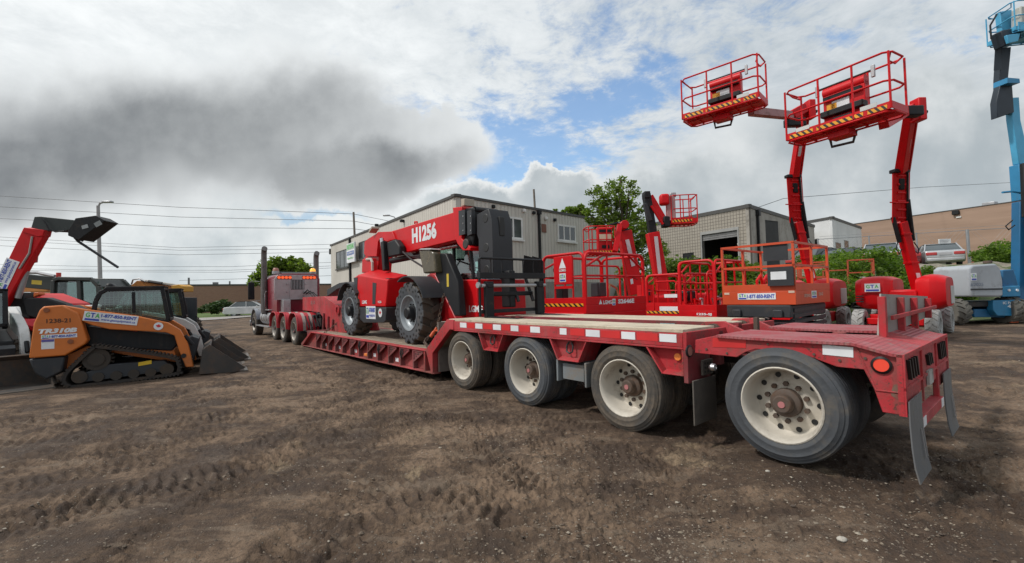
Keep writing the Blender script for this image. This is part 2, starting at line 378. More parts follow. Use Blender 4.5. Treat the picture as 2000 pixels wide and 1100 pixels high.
# ------------------------------------------------------------------ ground
def vnoise(x, y, seed=0):
    xi = np.floor(x).astype(np.int64); yi = np.floor(y).astype(np.int64); fx = x-xi; fy = y-yi
    fx = fx*fx*(3-2*fx); fy = fy*fy*(3-2*fy)
    def h(a, b):
        k = (a*374761393+b*668265263+seed*974711) & 0x7fffffff
        k = ((k ^ (k >> 13))*1274126177) & 0x7fffffff
        return ((k ^ (k >> 16)) & 0xffff)/65535.
    return (h(xi, yi)*(1-fx)+h(xi+1, yi)*fx)*(1-fy)+(h(xi, yi+1)*(1-fx)+h(xi+1, yi+1)*fx)*fy
def fbm(x, y, o=5, seed=0, g=.5):
    a = 1.; s = 0; t = 0
    for i in range(o): s = s+a*vnoise(x*2**i+i*17.3, y*2**i-i*9.1, seed+i); t += a; a *= g
    return s/t
def tracks():                                             # (points, half width, pitch, depth, chevron) of tyre and crawler prints
    L = []
    L.append(([G(850, 770), G(905, 850), G(950, 900), G(1010, 960)], .30, .11, .022, .8))
    L.append(([G(640, 760), G(780, 830), G(700, 950), G(560, 1100)], .26, .12, .020, .5))
    L.append(([G(-200, 900), G(200, 845), G(520, 800), G(760, 740)], .28, .10, .020, 0.))
    L.append(([G(-100, 1010), G(250, 960), G(600, 880), G(900, 760)], .24, .10, .020, .2))
    L.append(([G(250, 1130), G(330, 1050), G(420, 990), G(470, 950)], .20, .11, .034, .15))
    L.append(([G(-60, 1060), G(60, 1010), G(180, 990)], .22, .12, .026, .3))
    L.append(([G(1000, 1000), G(880, 960), G(780, 1000), G(700, 1080)], .22, .12, .024, .5))
    L.append(([G(1320, 900), G(1180, 880), G(1080, 860), G(960, 840)], .17, .07, .014, .8))
    L.append(([G(1380, 920), G(1480, 915), G(1560, 930)], .12, .06, .012, 0.))
    L.append(([G(1900, 1000), G(1930, 850), G(1990, 740), G(2100, 690)], .26, .10, .020, .6))
    L.append(([G(560, 720), G(700, 735), G(800, 770), G(900, 830)], .26, .12, .020, .6))
    L.append(([G(430, 660), G(520, 700), G(560, 750), G(420, 820), G(180, 860)], .26, .13, .022, .6))
    L.append(([G(700, 700), G(820, 740), G(960, 800), G(1100, 850)], .22, .10, .016, .7))
    L.append(([G(300, 1180), G(420, 1020), G(640, 900), G(860, 800), G(840, 745)], .13, .09, .016, .6))
    L.append(([G(1100, 1180), G(1250, 1000), G(1290, 900), G(1150, 830), G(900, 760)], .15, .10, .018, .7))
    L.append(([G(-300, 960), G(100, 900), G(450, 850), G(620, 800), G(640, 740), G(560, 700)], .2, .11, .02, .7))
    for (a, b, c, d) in (((-200, 1000), (150, 930), (480, 860), (820, 765)), ((-200, 1090), (180, 1000), (520, 900), (880, 790)), ((150, 1150), (420, 960), (640, 850), (800, 720)), ((480, 1180), (640, 1000), (900, 880), (1000, 800)), ((-250, 870), (200, 800), (480, 740), (620, 700)), ((760, 1180), (1000, 1050), (1120, 920), (1010, 820)), ((1400, 1180), (1420, 1040), (1330, 930), (1180, 850)), ((1960, 1180), (1830, 1040), (1860, 900), (1960, 760))):
        L.append(([G(*a), G(*b), G(*c), G(*d)], .19, .085, .017, .25))
    L.append(([G(500, 690), G(450, 740), G(300, 790), G(0, 830)], .3, .12, .02, .3))
    return L
TRAIL_DIR = Vector((-math.sin(.6925), math.cos(.6925), 0)); TRAIL_V = Vector((math.cos(.6925), math.sin(.6925), 0)); TRAIL_O = TRAIL_V*3.9068
REARW = TRAIL_O+TRAIL_DIR*1.425+TRAIL_V*.3
def ground_h(x, y):
    h = (fbm(x*.35, y*.35, 3, 1)-.5)*.10
    near = np.clip((x*x+y*y)/1600., 0, 1)
    rough = fbm(x*.9+3, y*.9, 3, 21)                      # where the mud is churned
    rmask = np.clip((rough-.42)*5, 0, 1)
    r1 = 1-np.abs(fbm(x*5.5, y*5.5, 4, 5, .6)*2-1)
    h = h+(r1-.75)*.075*rmask*(1-near)
    h = h+(fbm(x*14, y*14, 3, 9, .6)-.5)*.030*(.35+rmask)*(1-near)
    cl = fbm(x*30, y*30, 2, 12); h = h+np.clip(cl-.57, 0, 1)*.07*(.3+rmask)*(1-near)
    for pts, hw, pit, dep, chev in tracks():
        acc = 0.; best = np.full_like(x, 9.); sb = np.zeros_like(x); tb = np.zeros_like(x)
        # smooth the line a little
        pp = [np.array(p[:2]) for p in pts]; q = []
        for i in range(len(pp)-1):
            p0 = pp[max(i-1, 0)]; p1 = pp[i]; p2 = pp[i+1]; p3 = pp[min(i+2, len(pp)-1)]
            for t in np.linspace(0, 1, 8, endpoint=False):
                q.append(.5*((2*p1)+(-p0+p2)*t+(2*p0-5*p1+4*p2-p3)*t*t+(-p0+3*p1-3*p2+p3)*t**3))
        q.append(pp[-1])
        lo = np.min(q, 0)-1; hi = np.max(q, 0)+1
        sel = (x > lo[0]) & (x < hi[0]) & (y > lo[1]) & (y < hi[1])
        if not sel.any(): continue
        xs = x[sel]; ys = y[sel]; b = np.full_like(xs, 9.); sgn = np.zeros_like(xs); al = np.zeros_like(xs)
        for a, c in zip(q[:-1], q[1:]):
            d = c-a; L = np.hypot(*d)+1e-9; d = d/L
            t = np.clip((xs-a[0])*d[0]+(ys-a[1])*d[1], 0, L)
            dx = xs-a[0]-d[0]*t; dy = ys-a[1]-d[1]*t; dd = np.hypot(dx, dy); m = dd < b
            b = np.where(m, dd, b); sgn = np.where(m, dx*-d[1]+dy*d[0], sgn); al = np.where(m, acc+t, al); acc += L
        inside = np.clip((hw-b)/.04, 0, 1); brk = np.clip((fbm(xs*1.3, ys*1.3, 2, 31)-.30)*5, 0, 1)
        ph = (al+np.abs(sgn)*chev)/pit*2*math.pi+fbm(xs*6, ys*6, 2, 33)*2.2
        lug = np.clip(np.sin(ph)*1.8, -1, 1)
        rim = np.exp(-((b-hw-.03)/.04)**2)
        h[sel] = h[sel]+brk*(inside*(lug*dep*.72-dep*.45)+rim*dep*.55*fbm(xs*9, ys*9, 2, 35))
    # settle the mud under the wheels of the trailer
    u = (x-TRAIL_O.x)*TRAIL_DIR.x+(y-TRAIL_O.y)*TRAIL_DIR.y; v = (x-TRAIL_O.x)*TRAIL_V.x+(y-TRAIL_O.y)*TRAIL_V.y
    g = np.exp(-((u-1.45)/.50)**2-((v-.9)/1.4)**2)
    for uc in (1.425, 2.94, 4.5, 5.985, 15.95, 17.35, 18.7, 22.55):
        k = np.exp(-((u-uc)/.45)**2)*np.clip((3.-np.abs(v-1.05)*1.6), 0, 1)
        h = h*(1-k*.85)+k*.012
    h = h*(1-np.exp(-((x+7.4)/1.5)**2-((y-8.4)/1.2)**2)*.8)
    return h+g*.075
def ground_z(x, y): return float(ground_h(np.array([float(x)]), np.array([float(y)]))[0])
def dirt_material():
    m = bpy.data.materials.new('churned_mud'); m.use_nodes = True; n = N(m.node_tree); b = m.node_tree.nodes['Principled BSDF']
    tc = n.new('ShaderNodeTexCoord').outputs['Object']
    a = n.noise(tc, .42, 5, .6, .5); c = n.noise(tc, 1.9, 6, .65, .3); f = n.noise(tc, 26, 5, .7); g = n.noise(tc, 90, 3, .6)
    k = n.math('ADD', n.math('MULTIPLY', a, .55), n.math('MULTIPLY', c, .45))
    dry = n.maprange(k, .44, .58)
    col = n.mix(dry, (.078, .052, .036), (.222, .154, .104))
    tan = n.maprange(n.noise(tc, .8, 5, .65, .8), .60, .70)
    col = n.mix(n.math('MULTIPLY', tan, .7), col, (.30, .225, .145))
    col = n.mix(n.maprange(f, .44, .64, .0, .60), col, (.056, .041, .032))
    vo = n.new('ShaderNodeTexVoronoi'); vo.inputs['Scale'].default_value = 55; n.link(tc, vo.inputs['Vector'])
    sc = n.new('ShaderNodeSeparateColor'); n.link(vo.outputs['Color'], sc.inputs[0])
    pick = n.math('MULTIPLY', n.math('GREATER_THAN', sc.outputs[0], .86), n.maprange(vo.outputs['Distance'], .40, .22))
    pick = n.math('MULTIPLY', pick, n.maprange(n.noise(tc, 1.4, 4, .6), .42, .60))
    mp = n.new('ShaderNodeMapping'); mp.inputs['Rotation'].default_value = (0, 0, .55); mp.inputs['Scale'].default_value = (.6, 2.6, 1); n.link(tc, mp.inputs[0])
    st = n.noise(mp.outputs[0], 1.6, 6, .7, .4); col = n.mix(n.maprange(st, .50, .60, 0, .55), col, (.048, .034, .026)); col = n.mix(n.maprange(st, .46, .36, 0, .45), col, (.22, .17, .125))
    col = n.mix(n.math('MULTIPLY', pick, .8), col, n.mix(sc.outputs[1], (.20, .17, .13), (.38, .35, .30)))
    n.link(col, b.inputs['Base Color'])
    wet = n.maprange(k, .50, .40)
    n.link(n.math('SUBTRACT', .93, n.math('MULTIPLY', wet, .28)), b.inputs['Roughness']); b.inputs['Specular IOR Level'].default_value = .25
    hh = n.math('ADD', n.math('MULTIPLY', f, .55), n.math('ADD', n.math('MULTIPLY', g, .22), n.math('MULTIPLY', pick, .5)))
    hh = n.math('ADD', hh, n.math('MULTIPLY', n.noise(tc, 8, 5, .65), .9))
    bp = n.new('ShaderNodeBump'); bp.inputs['Strength'].default_value = 1.; bp.inputs['Distance'].default_value = .036
    n.link(hh, bp.inputs['Height']); n.link(bp.outputs[0], b.inputs['Normal'])
    return m
def build_ground():
    K = 860; r = .35*np.power(1.0096, np.arange(K)); 
    r = np.concatenate([r, r[-1]*np.power(1.35, np.arange(1, 9))])
    a = np.concatenate([np.linspace(-66, 66, 900), np.linspace(66, 294, 80)[1:-1]])*math.pi/180
    A, RR = np.meshgrid(a, r); x = np.sin(A)*RR; y = np.cos(A)*RR
    z = ground_h(x, y); fade = np.clip((RR-60)/60, 0, 1); z = z*(1-fade)
    n0, n1 = x.shape; co = np.stack([x, y, z], -1).reshape(-1, 3)
    i = np.arange(n0-1)[:, None]*n1; j = np.arange(n1)[None]; j2 = (j+1) % n1
    f = np.stack([i+j, i+n1+j, i+n1+j2, i+j2], -1).reshape(-1, 4)
    co = np.vstack([co, [[0, 0, 0]]]); me = bpy.data.meshes.new('ground')
    nf = len(f); me.vertices.add(len(co)); me.vertices.foreach_set('co', co.ravel())
    tri = np.stack([np.full(n1, len(co)-1), j[0], j2[0]], -1)
    me.loops.add(nf*4+len(tri)*3); me.polygons.add(nf+len(tri))
    me.loops.foreach_set('vertex_index', np.concatenate([f[:, ::-1].ravel(), tri[:, ::-1].ravel()]))
    st = np.concatenate([np.arange(nf)*4, nf*4+np.arange(len(tri))*3]); me.polygons.foreach_set('loop_start', st)
    me.polygons.foreach_set('use_smooth', [True]*(nf+len(tri)))
    me.update(calc_edges=True); me.validate(); 
    me.materials.append(dirt_material()); o = bpy.data.objects.new('ground', me); C.objects.link(o); tag(o, kind='structure')
    if me.polygons[100].normal.z < 0: me.flip_normals()
build_ground()
def build_gravel():
    random.seed(7); rng = np.random.RandomState(5); m = M()
    import bmesh
    spots = [(1300, 1000, 180, 60), (1560, 950, 220, 70), (1750, 1040, 180, 50), (1150, 930, 150, 60), (1000, 1050, 220, 60), (660, 940, 140, 50), (900, 860, 140, 50), (1080, 880, 120, 40), (1900, 900, 100, 60), (1450, 1060, 300, 40), (1260, 1060, 200, 40)]
    cnt = 0
    while cnt < 12000:
        if random.random() < .62:
            c = random.choice(spots); px = random.gauss(c[0], c[2]*.6); py = random.gauss(c[1], c[3]*.6)
        else: px = random.uniform(-60, 2060); py = 640+470*random.random()**.7
        if py < 640 or py > 1180: continue
        p = G(px, py)
        if p.y > 16: continue
        s = random.lognormvariate(-5.2, .5); s = min(s, .020)
        if p.y > 5 and s < .005: continue
        t = random.uniform(0, 6.28); q = random.uniform(.5, .9); h = random.uniform(.35, .75)
        z = None; m_c = (p.x, p.y)
        vs = []; 
        for k in range(5):
            rr = random.uniform(.75, 1.15); aa = t+k*1.2566
            vs.append((p.x+math.cos(aa)*s*rr, p.y+math.sin(aa)*s*rr*q, 0.))
        vs.append((p.x+random.uniform(-.3, .3)*s, p.y+random.uniform(-.3, .3)*s, s*h))
        vs.append((p.x+s*.4*math.cos(t), p.y+s*.4*math.sin(t), s*h*.8))
        m.add(vs, [(0, 1, 6), (1, 2, 6), (2, 5, 6), (2, 3, 5), (3, 4, 5), (4, 0, 6), (4, 6, 5)]); cnt += 1
    xy = np.array([v[:2] for v in m.v]).reshape(-1, 7, 2).mean(1)
    zz = np.repeat(ground_h(xy[:, 0].copy(), xy[:, 1].copy()), 7)
    m.v = [(a, b, c+z-.001) for (a, b, c), z in zip(m.v, zz)]
    me = bpy.data.meshes.new('gravel'); me.from_pydata(m.v, [], m.f); me.update()
    g = bpy.data.materials.new('pale_gravel'); g.use_nodes = True; n = N(g.node_tree); b = g.node_tree.nodes['Principled BSDF']
    ge = n.new('ShaderNodeNewGeometry'); ri = ge.outputs['Random Per Island']
    n.link(n.ramp(ri, [(0, (.07, .052, .04)), (.6, (.16, .122, .088)), (.9, (.25, .205, .155)), (1, (.36, .32, .26))]), b.inputs['Base Color']); b.inputs['Roughness'].default_value = .85
    me.materials.append(g); o = bpy.data.objects.new('gravel', me); C.objects.link(o); tag(o, kind='stuff', label='loose pale gravel scattered over the mud', cat='gravel')
build_gravel()
def rock(px, py, r, label):
    p = G(px, py); m = M(); random.seed(int(px)); vs = []; fs = []
    nu, nv = 10, 6
    for i in range(nv+1):
        for j in range(nu):
            th = math.pi*i/nv; ph = 2*math.pi*j/nu; k = random.uniform(.86, 1.1)
            vs.append((math.sin(th)*math.cos(ph)*r*k, math.sin(th)*math.sin(ph)*r*.75*k, math.cos(th)*r*.5*k))
    for i in range(nv):
        for j in range(nu): fs.append((i*nu+j, (i+1)*nu+j, (i+1)*nu+(j+1) % nu, i*nu+(j+1) % nu))
    m.add(vs, fs); o = m.build('stone', mat('pale_stone', (.40, .37, .32), .85, dirt=.3, bump=.4, bscale=50)); o.location = (p.x, p.y, ground_z(p.x, p.y)+r*.22)
    tag(o, label, 'stone')
rock(1645, 1056, .030, 'pale rounded stone lying on the mud in front of the rear trailer wheel')
rock(1500, 935, .018, 'small tan stone on the mud just below the rearmost trailer tyre')
# ------------------------------------------------------------------ wheels
def wheel_truck(parent, c, out, R=.455, dual=True, rimm=None, deep=.17, rr=.30, w=.27, hub=True, hubm=None, tyrem=None):
    c = vec(c); out = vec(out).normalized(); rimm = rimm or RIMP; tyrem = tyrem or TYRE
    # c is the centre of the outer face; the axis points out
    up = Vector((0, 0, 1)); a = out.cross(up).normalized()
    prof = [(rr, -.004), (rr+.002, .006), (rr-.008, .010), (rr-.018, .0), (rr-.030, -.030), (rr-.036, -.09), (rr-.042, -deep+.02), (rr-.06, -deep), (rr-.10, -deep+.012), (.165, -deep+.030), (.12, -deep+.032), (.10, -deep+.02)]
    rim = M().lathe(prof, c, out, 40).build('wheel', rimm, parent, sharp=50)
    def tyre(off):
        p = [(rr-.01, off-.01), (rr+.006, off+.004), (rr+.03, off+.012), (rr+.034, off+.0145), (rr+.040, off+.0145), (rr+.045, off+.0125), (rr+.085, off+.011), (rr+.088, off+.0125), (rr+.092, off+.012), (rr+.095, off+.009), (R-.035, off-.002), (R-.033, off-.010), (R-.012, off-.016), (R-.002, off-.034)]
        x = off-.04
        for k in range(4):
            wv = (w-.09)/4; p += [(R, x), (R, x-wv+.012), (R-.012, x-wv+.010), (R-.012, x-wv+.002)]; x -= wv
        p += [(R, off-w+.035), (R-.012, off-w+.016), (R-.04, off-w+.005), (rr+.03, off-w-.01), (rr-.02, off-w+.02)]
        return M().lathe(p, c, out, 56).build('tyre', tyrem, rim, sharp=35)
    tyre(0)
    if dual: tyre(-.33)
    if hub:
        h = M(); h0 = -deep+.03
        h.lathe([(.115, h0-.01), (.113, h0+.05), (.10, h0+.06), (.075, h0+.065), (.07, h0+.12), (.06, h0+.13), (0.001, h0+.13)], c, out, 20)
        for i in range(10):
            t = 2*math.pi*i/10+.3; q = c+(a*math.cos(t)+up*math.sin(t))*.150+out*h0
            h.cyl(q, q+out*.028, .021, 6)
        ho = h.slot(1)
        for i in range(10):
            t = 2*math.pi*i/10; q = c+(a*math.cos(t)+up*math.sin(t))*(rr-.078)+out*(-deep+.0105)
            ho.cyl(q-out*.02, q+out*.002, .022, 12)
        h.slot(2).cyl(c+out*(h0+.128), c+out*(h0+.136), .026, 12)
        h.build('hub', [hubm or RUSTY, MBLACK, mat('dusty_pink_cap', (.42, .16, .16), .6)], rim, sharp=30)
    return rim
TYRE = mat('worn_tyre', (.060, .066, .074), .72, dirt=.5, dcol=(.15, .13, .105), dscale=3, bump=.25, bscale=25)
TYRE2 = mat('muddy_tyre', (.055, .052, .048), .8, dirt=.85, dcol=(.13, .105, .08), dscale=4, bump=.2, bscale=30)
RIMP = mat('dusty_white_rim', (.54, .50, .43), .6, dirt=.45, dcol=(.22, .18, .135), dscale=3)
RUSTY = mat('rusty_hub', (.10, .075, .06), .7, .1, dirt=.7, dcol=(.12, .07, .045), dscale=9)
def wood_mat():
    m = bpy.data.materials.new('weathered_planks'); m.use_nodes = True; n = N(m.node_tree); b = m.node_tree.nodes['Principled BSDF']
    tc = n.new('ShaderNodeTexCoord').outputs['Object']
    mp = n.new('ShaderNodeMapping'); mp.inputs['Scale'].default_value = (.7, 14, 6); n.link(tc, mp.inputs[0])
    g = n.noise(mp.outputs[0], 2.0, 8, .7); s = n.noise(tc, 1.7, 5, .65)
    sp = n.new('ShaderNodeSeparateXYZ'); n.link(tc, sp.inputs[0])
    pl = n.math('FRACT', n.math('MULTIPLY', sp.outputs[1], 1/.145)); gap = n.math('LESS_THAN', n.math('ABSOLUTE', n.math('SUBTRACT', pl, .5)), .46)
    wn = n.new('ShaderNodeTexWhiteNoise'); wn.noise_dimensions = '1D'; n.link(n.math('FLOOR', n.math('MULTIPLY', sp.outputs[1], 1/.145)), wn.inputs['W'])
    col = n.ramp(g, [(.25, (.13, .10, .075)), (.55, (.33, .27, .20)), (.8, (.46, .40, .31))])
    col = n.mix(n.math('MULTIPLY', wn.outputs[0], .45), col, (.26, .22, .17))
    col = n.mix(n.maprange(s, .50, .66), col, (.16, .12, .088))
    col = n.mix(gap, (.03, .022, .018), col)
    n.link(col, b.inputs['Base Color']); b.inputs['Roughness'].default_value = .85
    bp = n.new('ShaderNodeBump'); bp.inputs['Distance'].default_value = .01; n.link(n.math('MULTIPLY', n.math('ADD', g, .5), gap), bp.inputs['Height']); n.link(bp.outputs[0], b.inputs['Normal'])
    return m
WOOD = wood_mat()
PALEWOOD = mat('pale_deck_boards', (.52, .45, .34), .8, dirt=.45, dcol=(.24, .19, .14), dscale=5, bump=.3, bscale=25)
LAMPR = mat('lit_red_lens', (.75, .07, .04), .25, emit=.12)
LAMPA = mat('amber_lens', (.75, .22, .05), .3, emit=.1)
# ------------------------------------------------------------------ lowbed trailer: x forward to the truck, y = -v (near side 0, far side negative)
TYAW = math.atan2(TRAIL_DIR.y, TRAIL_DIR.x)
TF = Fr(TRAIL_O, TYAW)
def build_trailer():
    t = thing('lowbed_trailer', 'long red lowbed trailer with wooden decks, four axles and grey mud flaps', 'trailer', TF.o, TYAW)
    W = 2.05; y = lambda v: -v
    near = Vector((0, 1, 0))
    # rear lower-deck rail
    fl = M()
    zt, zb = .50, .13
    A = TF.at(604, 652, -.02); B = TF.at(587, 675, -.02)
    for v0, sgn in ((.0, 1), (W-.0, -1)):
        f0 = v0; f1 = v0+.14*sgn; wb = v0+.10*sgn; wb1 = v0+.125*sgn
        lo, hi = sorted((y(f0), y(f1))); l2, h2 = sorted((y(wb), y(wb1)))
        fl.prism([(14.1, zt+.025), (14.1, zt), (7.0, zt), (7.0, zt+.025)], lo, hi)
        fl.prism([(15.1, .055), (14.9, .075), (6.88, zb+.025), (6.88, zb)], lo, hi)
        fl.prism([(14.1, zt+.001), (15.05, .10), (14.9, .076), (6.9, zb+.026), (6.9, zt+.001)], l2, h2)
        fl.prism([(14.1, zt+.03), (15.12, .12), (15.1, .056), (15.0, .056), (14.05, zt-.0)], lo, hi)
        fl.box(7.2, 7.25, *sorted((y(f0+.01*sgn), y(wb))), zb+.02, zt)
    fl.build('side_rail', TRED, t, bevel=.006)
    # outriggers along the near rail
    for i in range(12):
        u = 7.66+i*.54
        m = M().box(u-.02, u+.02, -.098, -.012, zb+.03-(u-7)*.009, zt-.003)
        m.prism([(u-.02, zt-.03), (u-.36, zt-.03), (u-.02, zt-.20)], -.05, -.03)
        m.beam((u-.37, -.02, zt-.035), (u+.0, -.02, zt-.225), .02, .03); m.beam((u+.02, -.025, zt-.02), (u-.38, -.025, zt-.02), .02, .022)
        d = m.slot(1)
        for a, b in ((-.07, -.08), (-.13, -.08), (-.19, -.075), (-.09, -.12)): d.cyl((u+a, -.031, zt+b), (u+a, -.026, zt+b), .016, 10)
        m.build('outrigger', [TREDD, MBLACK], t)
    for i in range(5):
        q = TF.at(560+(385+i*200-(40*(i == 0)))/5.882, 600, -.10); u = 8.45+i*1.12
        M().box(u, u+.14, -.100, -.096, zb+.05, zb+.125).build('reflector', MW, t)
    M().box(9.9, 10.06, -.06, -.02, .17, .23).build('marker_lamp', LAMPA, t, bevel=.01)
    for i in range(3):
        m = M(); u = 8.1+i*1.08; m.tube([(u, -.012, zt-.02), (u-.02, -.0, zt-.12), (u+.03, .0, zt-.2), (u+.07, -.0, zt-.12), (u+.05, -.012, zt-.02)], .012, 6)
        m.build('chain_loop', STEEL, t)
    # lower deck
    M().box(7.0, 14.05, y(W-.14), y(.14), zt-.03, zt+.02).build('lower_deck', WOOD, t)
    m = M()
    for v in (.55, 1.25): m.box(6.9, 14.9, y(v+.18), y(v), .14, zt-.031)
    for i in range(9): m.box(7.4+i*.8, 7.5+i*.8, y(W-.12), y(.126), .22, zt-.032)
    m.build('main_beam', TREDD, t)
    # slope and wheel-well front plate
    for v0, s, nm in ((0., 1, 'gooseneck_slope'), (W, -1, 'gooseneck_slope')):
        a, b = sorted((y(v0-.01*s), y(v0+.09*s)))
        M().prism([(6.40, 1.085), (6.20, 1.085), (6.20, .925), (6.32, .925), (6.90, .49), (6.90, .13), (6.95, .13), (7.12, .50), (7.12, .545)], a, b).build(nm, TRED, t, bevel=.006)
    M().box(6.86, 6.899, y(W-.1), y(.10), .16, 1.02).build('well_plate', mat('dusty_plate', (.20, .17, .15), .75, dirt=.6, dcol=(.13, .10, .08)), t)
    M().hexa([(6.95, y(W-.1), .50), (7.05, y(W-.1), .50), (7.05, y(.1), .50), (6.95, y(.1), .50), (6.3, y(W-.1), 1.06), (6.4, y(W-.1), 1.06), (6.4, y(.1), 1.06), (6.3, y(.1), 1.06)]).build('slope_plate', WOOD, t)
    # red and white chevron seen on the slope end behind the chains
    for k in range(4):
        M().obox((6.74, y(.5+k*.36), .735), (0, .09, 0), (.10*.6, 0, -.088*.6), (.006, 0, .007)).build('reflector', MW, t)
    # upper deck
    z0, z1 = .93, 1.06
    m = M()
    for v0, s in ((0., 1), (W, -1)):
        a, b = sorted((y(v0), y(v0+.07*s))); m.box(2.24, 6.22, a, b, z0, z1)
        a, b = sorted((y(v0), y(v0+.10*s))); m.box(2.24, 6.22, a, b, z0-.022, z0-.001)
    m.box(2.20, 2.238, y(W), y(0), z0-.03, z1+.012)
    m.build('deck_side_beam', TRED, t, bevel=.005)
    M().box(2.24, 6.38, y(.62), y(.015), z1+.002, z1+.035).build('upper_deck', PALEWOOD, t, bevel=.004)
    M().box(2.3, 6.38, y(W-.015), y(1.18), z1+.002, z1+.035).build('upper_deck', PALEWOOD, t, bevel=.004)
    m = M().box(2.20, 6.5, y(1.16), y(1.08), .80, z1+.034).box(2.20, 6.5, y(.72), y(.64), .70, z1-.02).box(2.2, 6.5, y(1.07), y(.73), .84, .90)
    m.box(2.5, 6.4, y(.80), y(.74), .91, z1)
    m.slot(1)
    for i in range(13): m.cyl((2.6+i*.3, y(1.075), z1-.02), (2.6+i*.3, y(1.066), z1-.02), .012, 8)
    m.build('centre_beam', [TREDD, ALU], t)
    M().box(2.95, 3.15, y(1.079), y(1.074), z1-.055, z1+.005).build('sticker', mat('pale_blue_sticker', (.25, .42, .45), .6, dirt=.4), t)
    # tape along the near edge: white and red blocks
    red = mat('reflective_red', (.62, .03, .03), .4, dirt=.2)
    x = 2.30; k = 0; mw = []; 
    for (x0, x1) in ((2.30, 2.48), (2.76, 2.93), (3.22, 3.42), (3.72, 3.83), (4.18, 4.36), (4.60, 4.76), (4.98, 5.16), (5.42, 5.60), (5.84, 6.02)):
        M().box(x0, x1, .0, .003, z0+.042, z1-.012).build('reflector', MW, t)
    for (x0, x1) in ((2.50, 2.74), (2.95, 3.20), (3.44, 3.66), (4.38, 4.58), (4.78, 4.96), (5.18, 5.40), (5.62, 5.82)):
        M().box(x0, x1, .0, .0022, z0+.042, z1-.012).build('red_tape', red, t)
    # brackets between the wheels
    for u, half in ((5.24, 0), (3.72, 0), (2.37, 1)):
        a = .30; b = .17
        lf = [(u+a, z0-.024), (u+b, .66), (u-b, .66), (u-a, z0-.024)] if not half else [(u+.27, z0-.024), (u+.10, .66), (u-.13, .66), (u-.13, z0-.024)]
        m = M().prism(lf, -.11, -.09)
        m.prism([(lf[0][0], lf[0][1]), (lf[1][0], lf[1][1]), (lf[1][0]-.02, lf[1][1]), (lf[0][0]-.02, lf[0][1])], -.30, -.0)
        m.prism([(lf[3][0], lf[3][1]), (lf[2][0], lf[2][1]), (lf[2][0]+.015, lf[2][1]), (lf[3][0]+.015, lf[3][1])], -.30, -.0)
        m.hexa([(lf[2][0], -.09, .69), (lf[1][0], -.09, .69), (lf[1][0], 0.0, .66), (lf[2][0], 0.0, .66), (lf[2][0], -.09, .70), (lf[1][0], -.09, .70), (lf[1][0], 0.0, .672), (lf[2][0], 0.0, .672)])
        o = m.build('bracket', TRED, t, bevel=.003)
        if not half:
            M().tube([(u-.02, -.06, .88), (u-.05, -.05, .84), (u-.045, -.04, .77), (u, -.035, .75), (u+.045, -.04, .77), (u+.05, -.05, .84), (u+.02, -.06, .88)], .011, 8).build('tie_ring', STEEL, o)
            M().box(u-.035, u+.035, -.09, -.06, .85, .90).build('ring_lug', TREDD, o, bevel=.004)
    m = M().box(3.45, 3.48, -.28, -.02, .38, .66).box(3.50, 3.88, -.32, -.28, .40, .655).box(3.90, 3.93, -.28, -.02, .40, .66).box(3.52, 3.86, -.20, -.06, .43, .62)
    m.build('battery_box', mat('grey_box', (.17, .19, .20), .6, dirt=.7, dcol=(.20, .17, .14), dscale=4), t, bevel=.006)
    # rear end of the deck with lamp, plate and flap
    M().box(2.195, 2.24, -.42, -.0, .60, z0-.03).build('end_plate', TREDD, t, bevel=.004)
    q = TF.atx(1345.5, 686, 2.19); c = (2.194, q.y, q.z)
    l = M().lathe([(.055, 0), (.058, .012), (.045, .02)], c, (-1, 0, 0), 24).disc((2.185, q.y, q.z), (-1, 0, 0), .05).build('lamp', BLKP, t)
    M().cyl((2.186, q.y, q.z), (2.176, q.y, q.z), .043, 20).build('lens', mat('faded_lens', (.36, .17, .14), .3), l)
    q = TF.at(1325, 697, -.089); M().cyl((q.x, -.088, q.z), (q.x, -.070, q.z), .034, 20).build('marker_lamp', LAMPA, t)
    flap = mat('dusty_mud_flap', (.075, .068, .06), .7, dirt=.8, dcol=(.14, .12, .10), dscale=2)
    a = TF.atx(1336, 741, 2.16); b = TF.atx(1396, 731, 2.16)
    M().box(2.15, 2.165, b.y, -.005, .22, .63).build('mud_flap', flap, t, bevel=.004)
    d = M().box(2.14, 2.16, -.36, -.17, .66, .80).slot(1)
    for i in range(3):
        for j in range(3): d.cyl((2.139, -.21-i*.05, .69+j*.04), (2.134, -.21-i*.05, .69+j*.04), .010, 8)
    d.build('number_plate', [mat('muddy_plate', (.09, .08, .07), .7, dirt=.6), MBLACK], t)
    q = TF.atx(1397, 718, 1.95); M().lathe([(.02, 0), (.035, .02), (.03, .05), (.01, .06)], (2.0, q.y, q.z), (-1, 0, 0), 14).build('marker_lamp', CHROME, t)
    # axles and springs
    m = M()
    for u, z in ((5.985, .455), (4.5, .455), (2.94, .455), (1.425, .535)): m.cyl((u, -.35, z), (u, -W+.3, z), .065, 12); m.box(u-.35, u+.35, -.75, -.69, z+.02, z+.12).box(u-.35, u+.35, -W+.69, -W+.75, z+.02, z+.12)
    m.box(2.3, 6.8, -.72, -.64, .62, .90).box(2.3, 6.8, -W+.64, -W+.72, .62, .90)
    m.build('axle', mat('axle_grime', (.04, .03, .027), .85, dirt=.5), t)
    for u, z in ((5.985, .455), (4.5, .455), (2.94, .455), (1.425, .535)):
        muddy = u == 5.985
        wheel_truck(t, (u, 0, z), (0, 1, 0), tyrem=TYRE2 if muddy or u == 2.94 else TYRE, deep=.23 if z < .5 else .18)
        wheel_truck(t, (u, -W, z), (0, -1, 0), tyrem=TYRE2)
    # ---- tail section (booster)
    TW = 1.86; yn = -.03
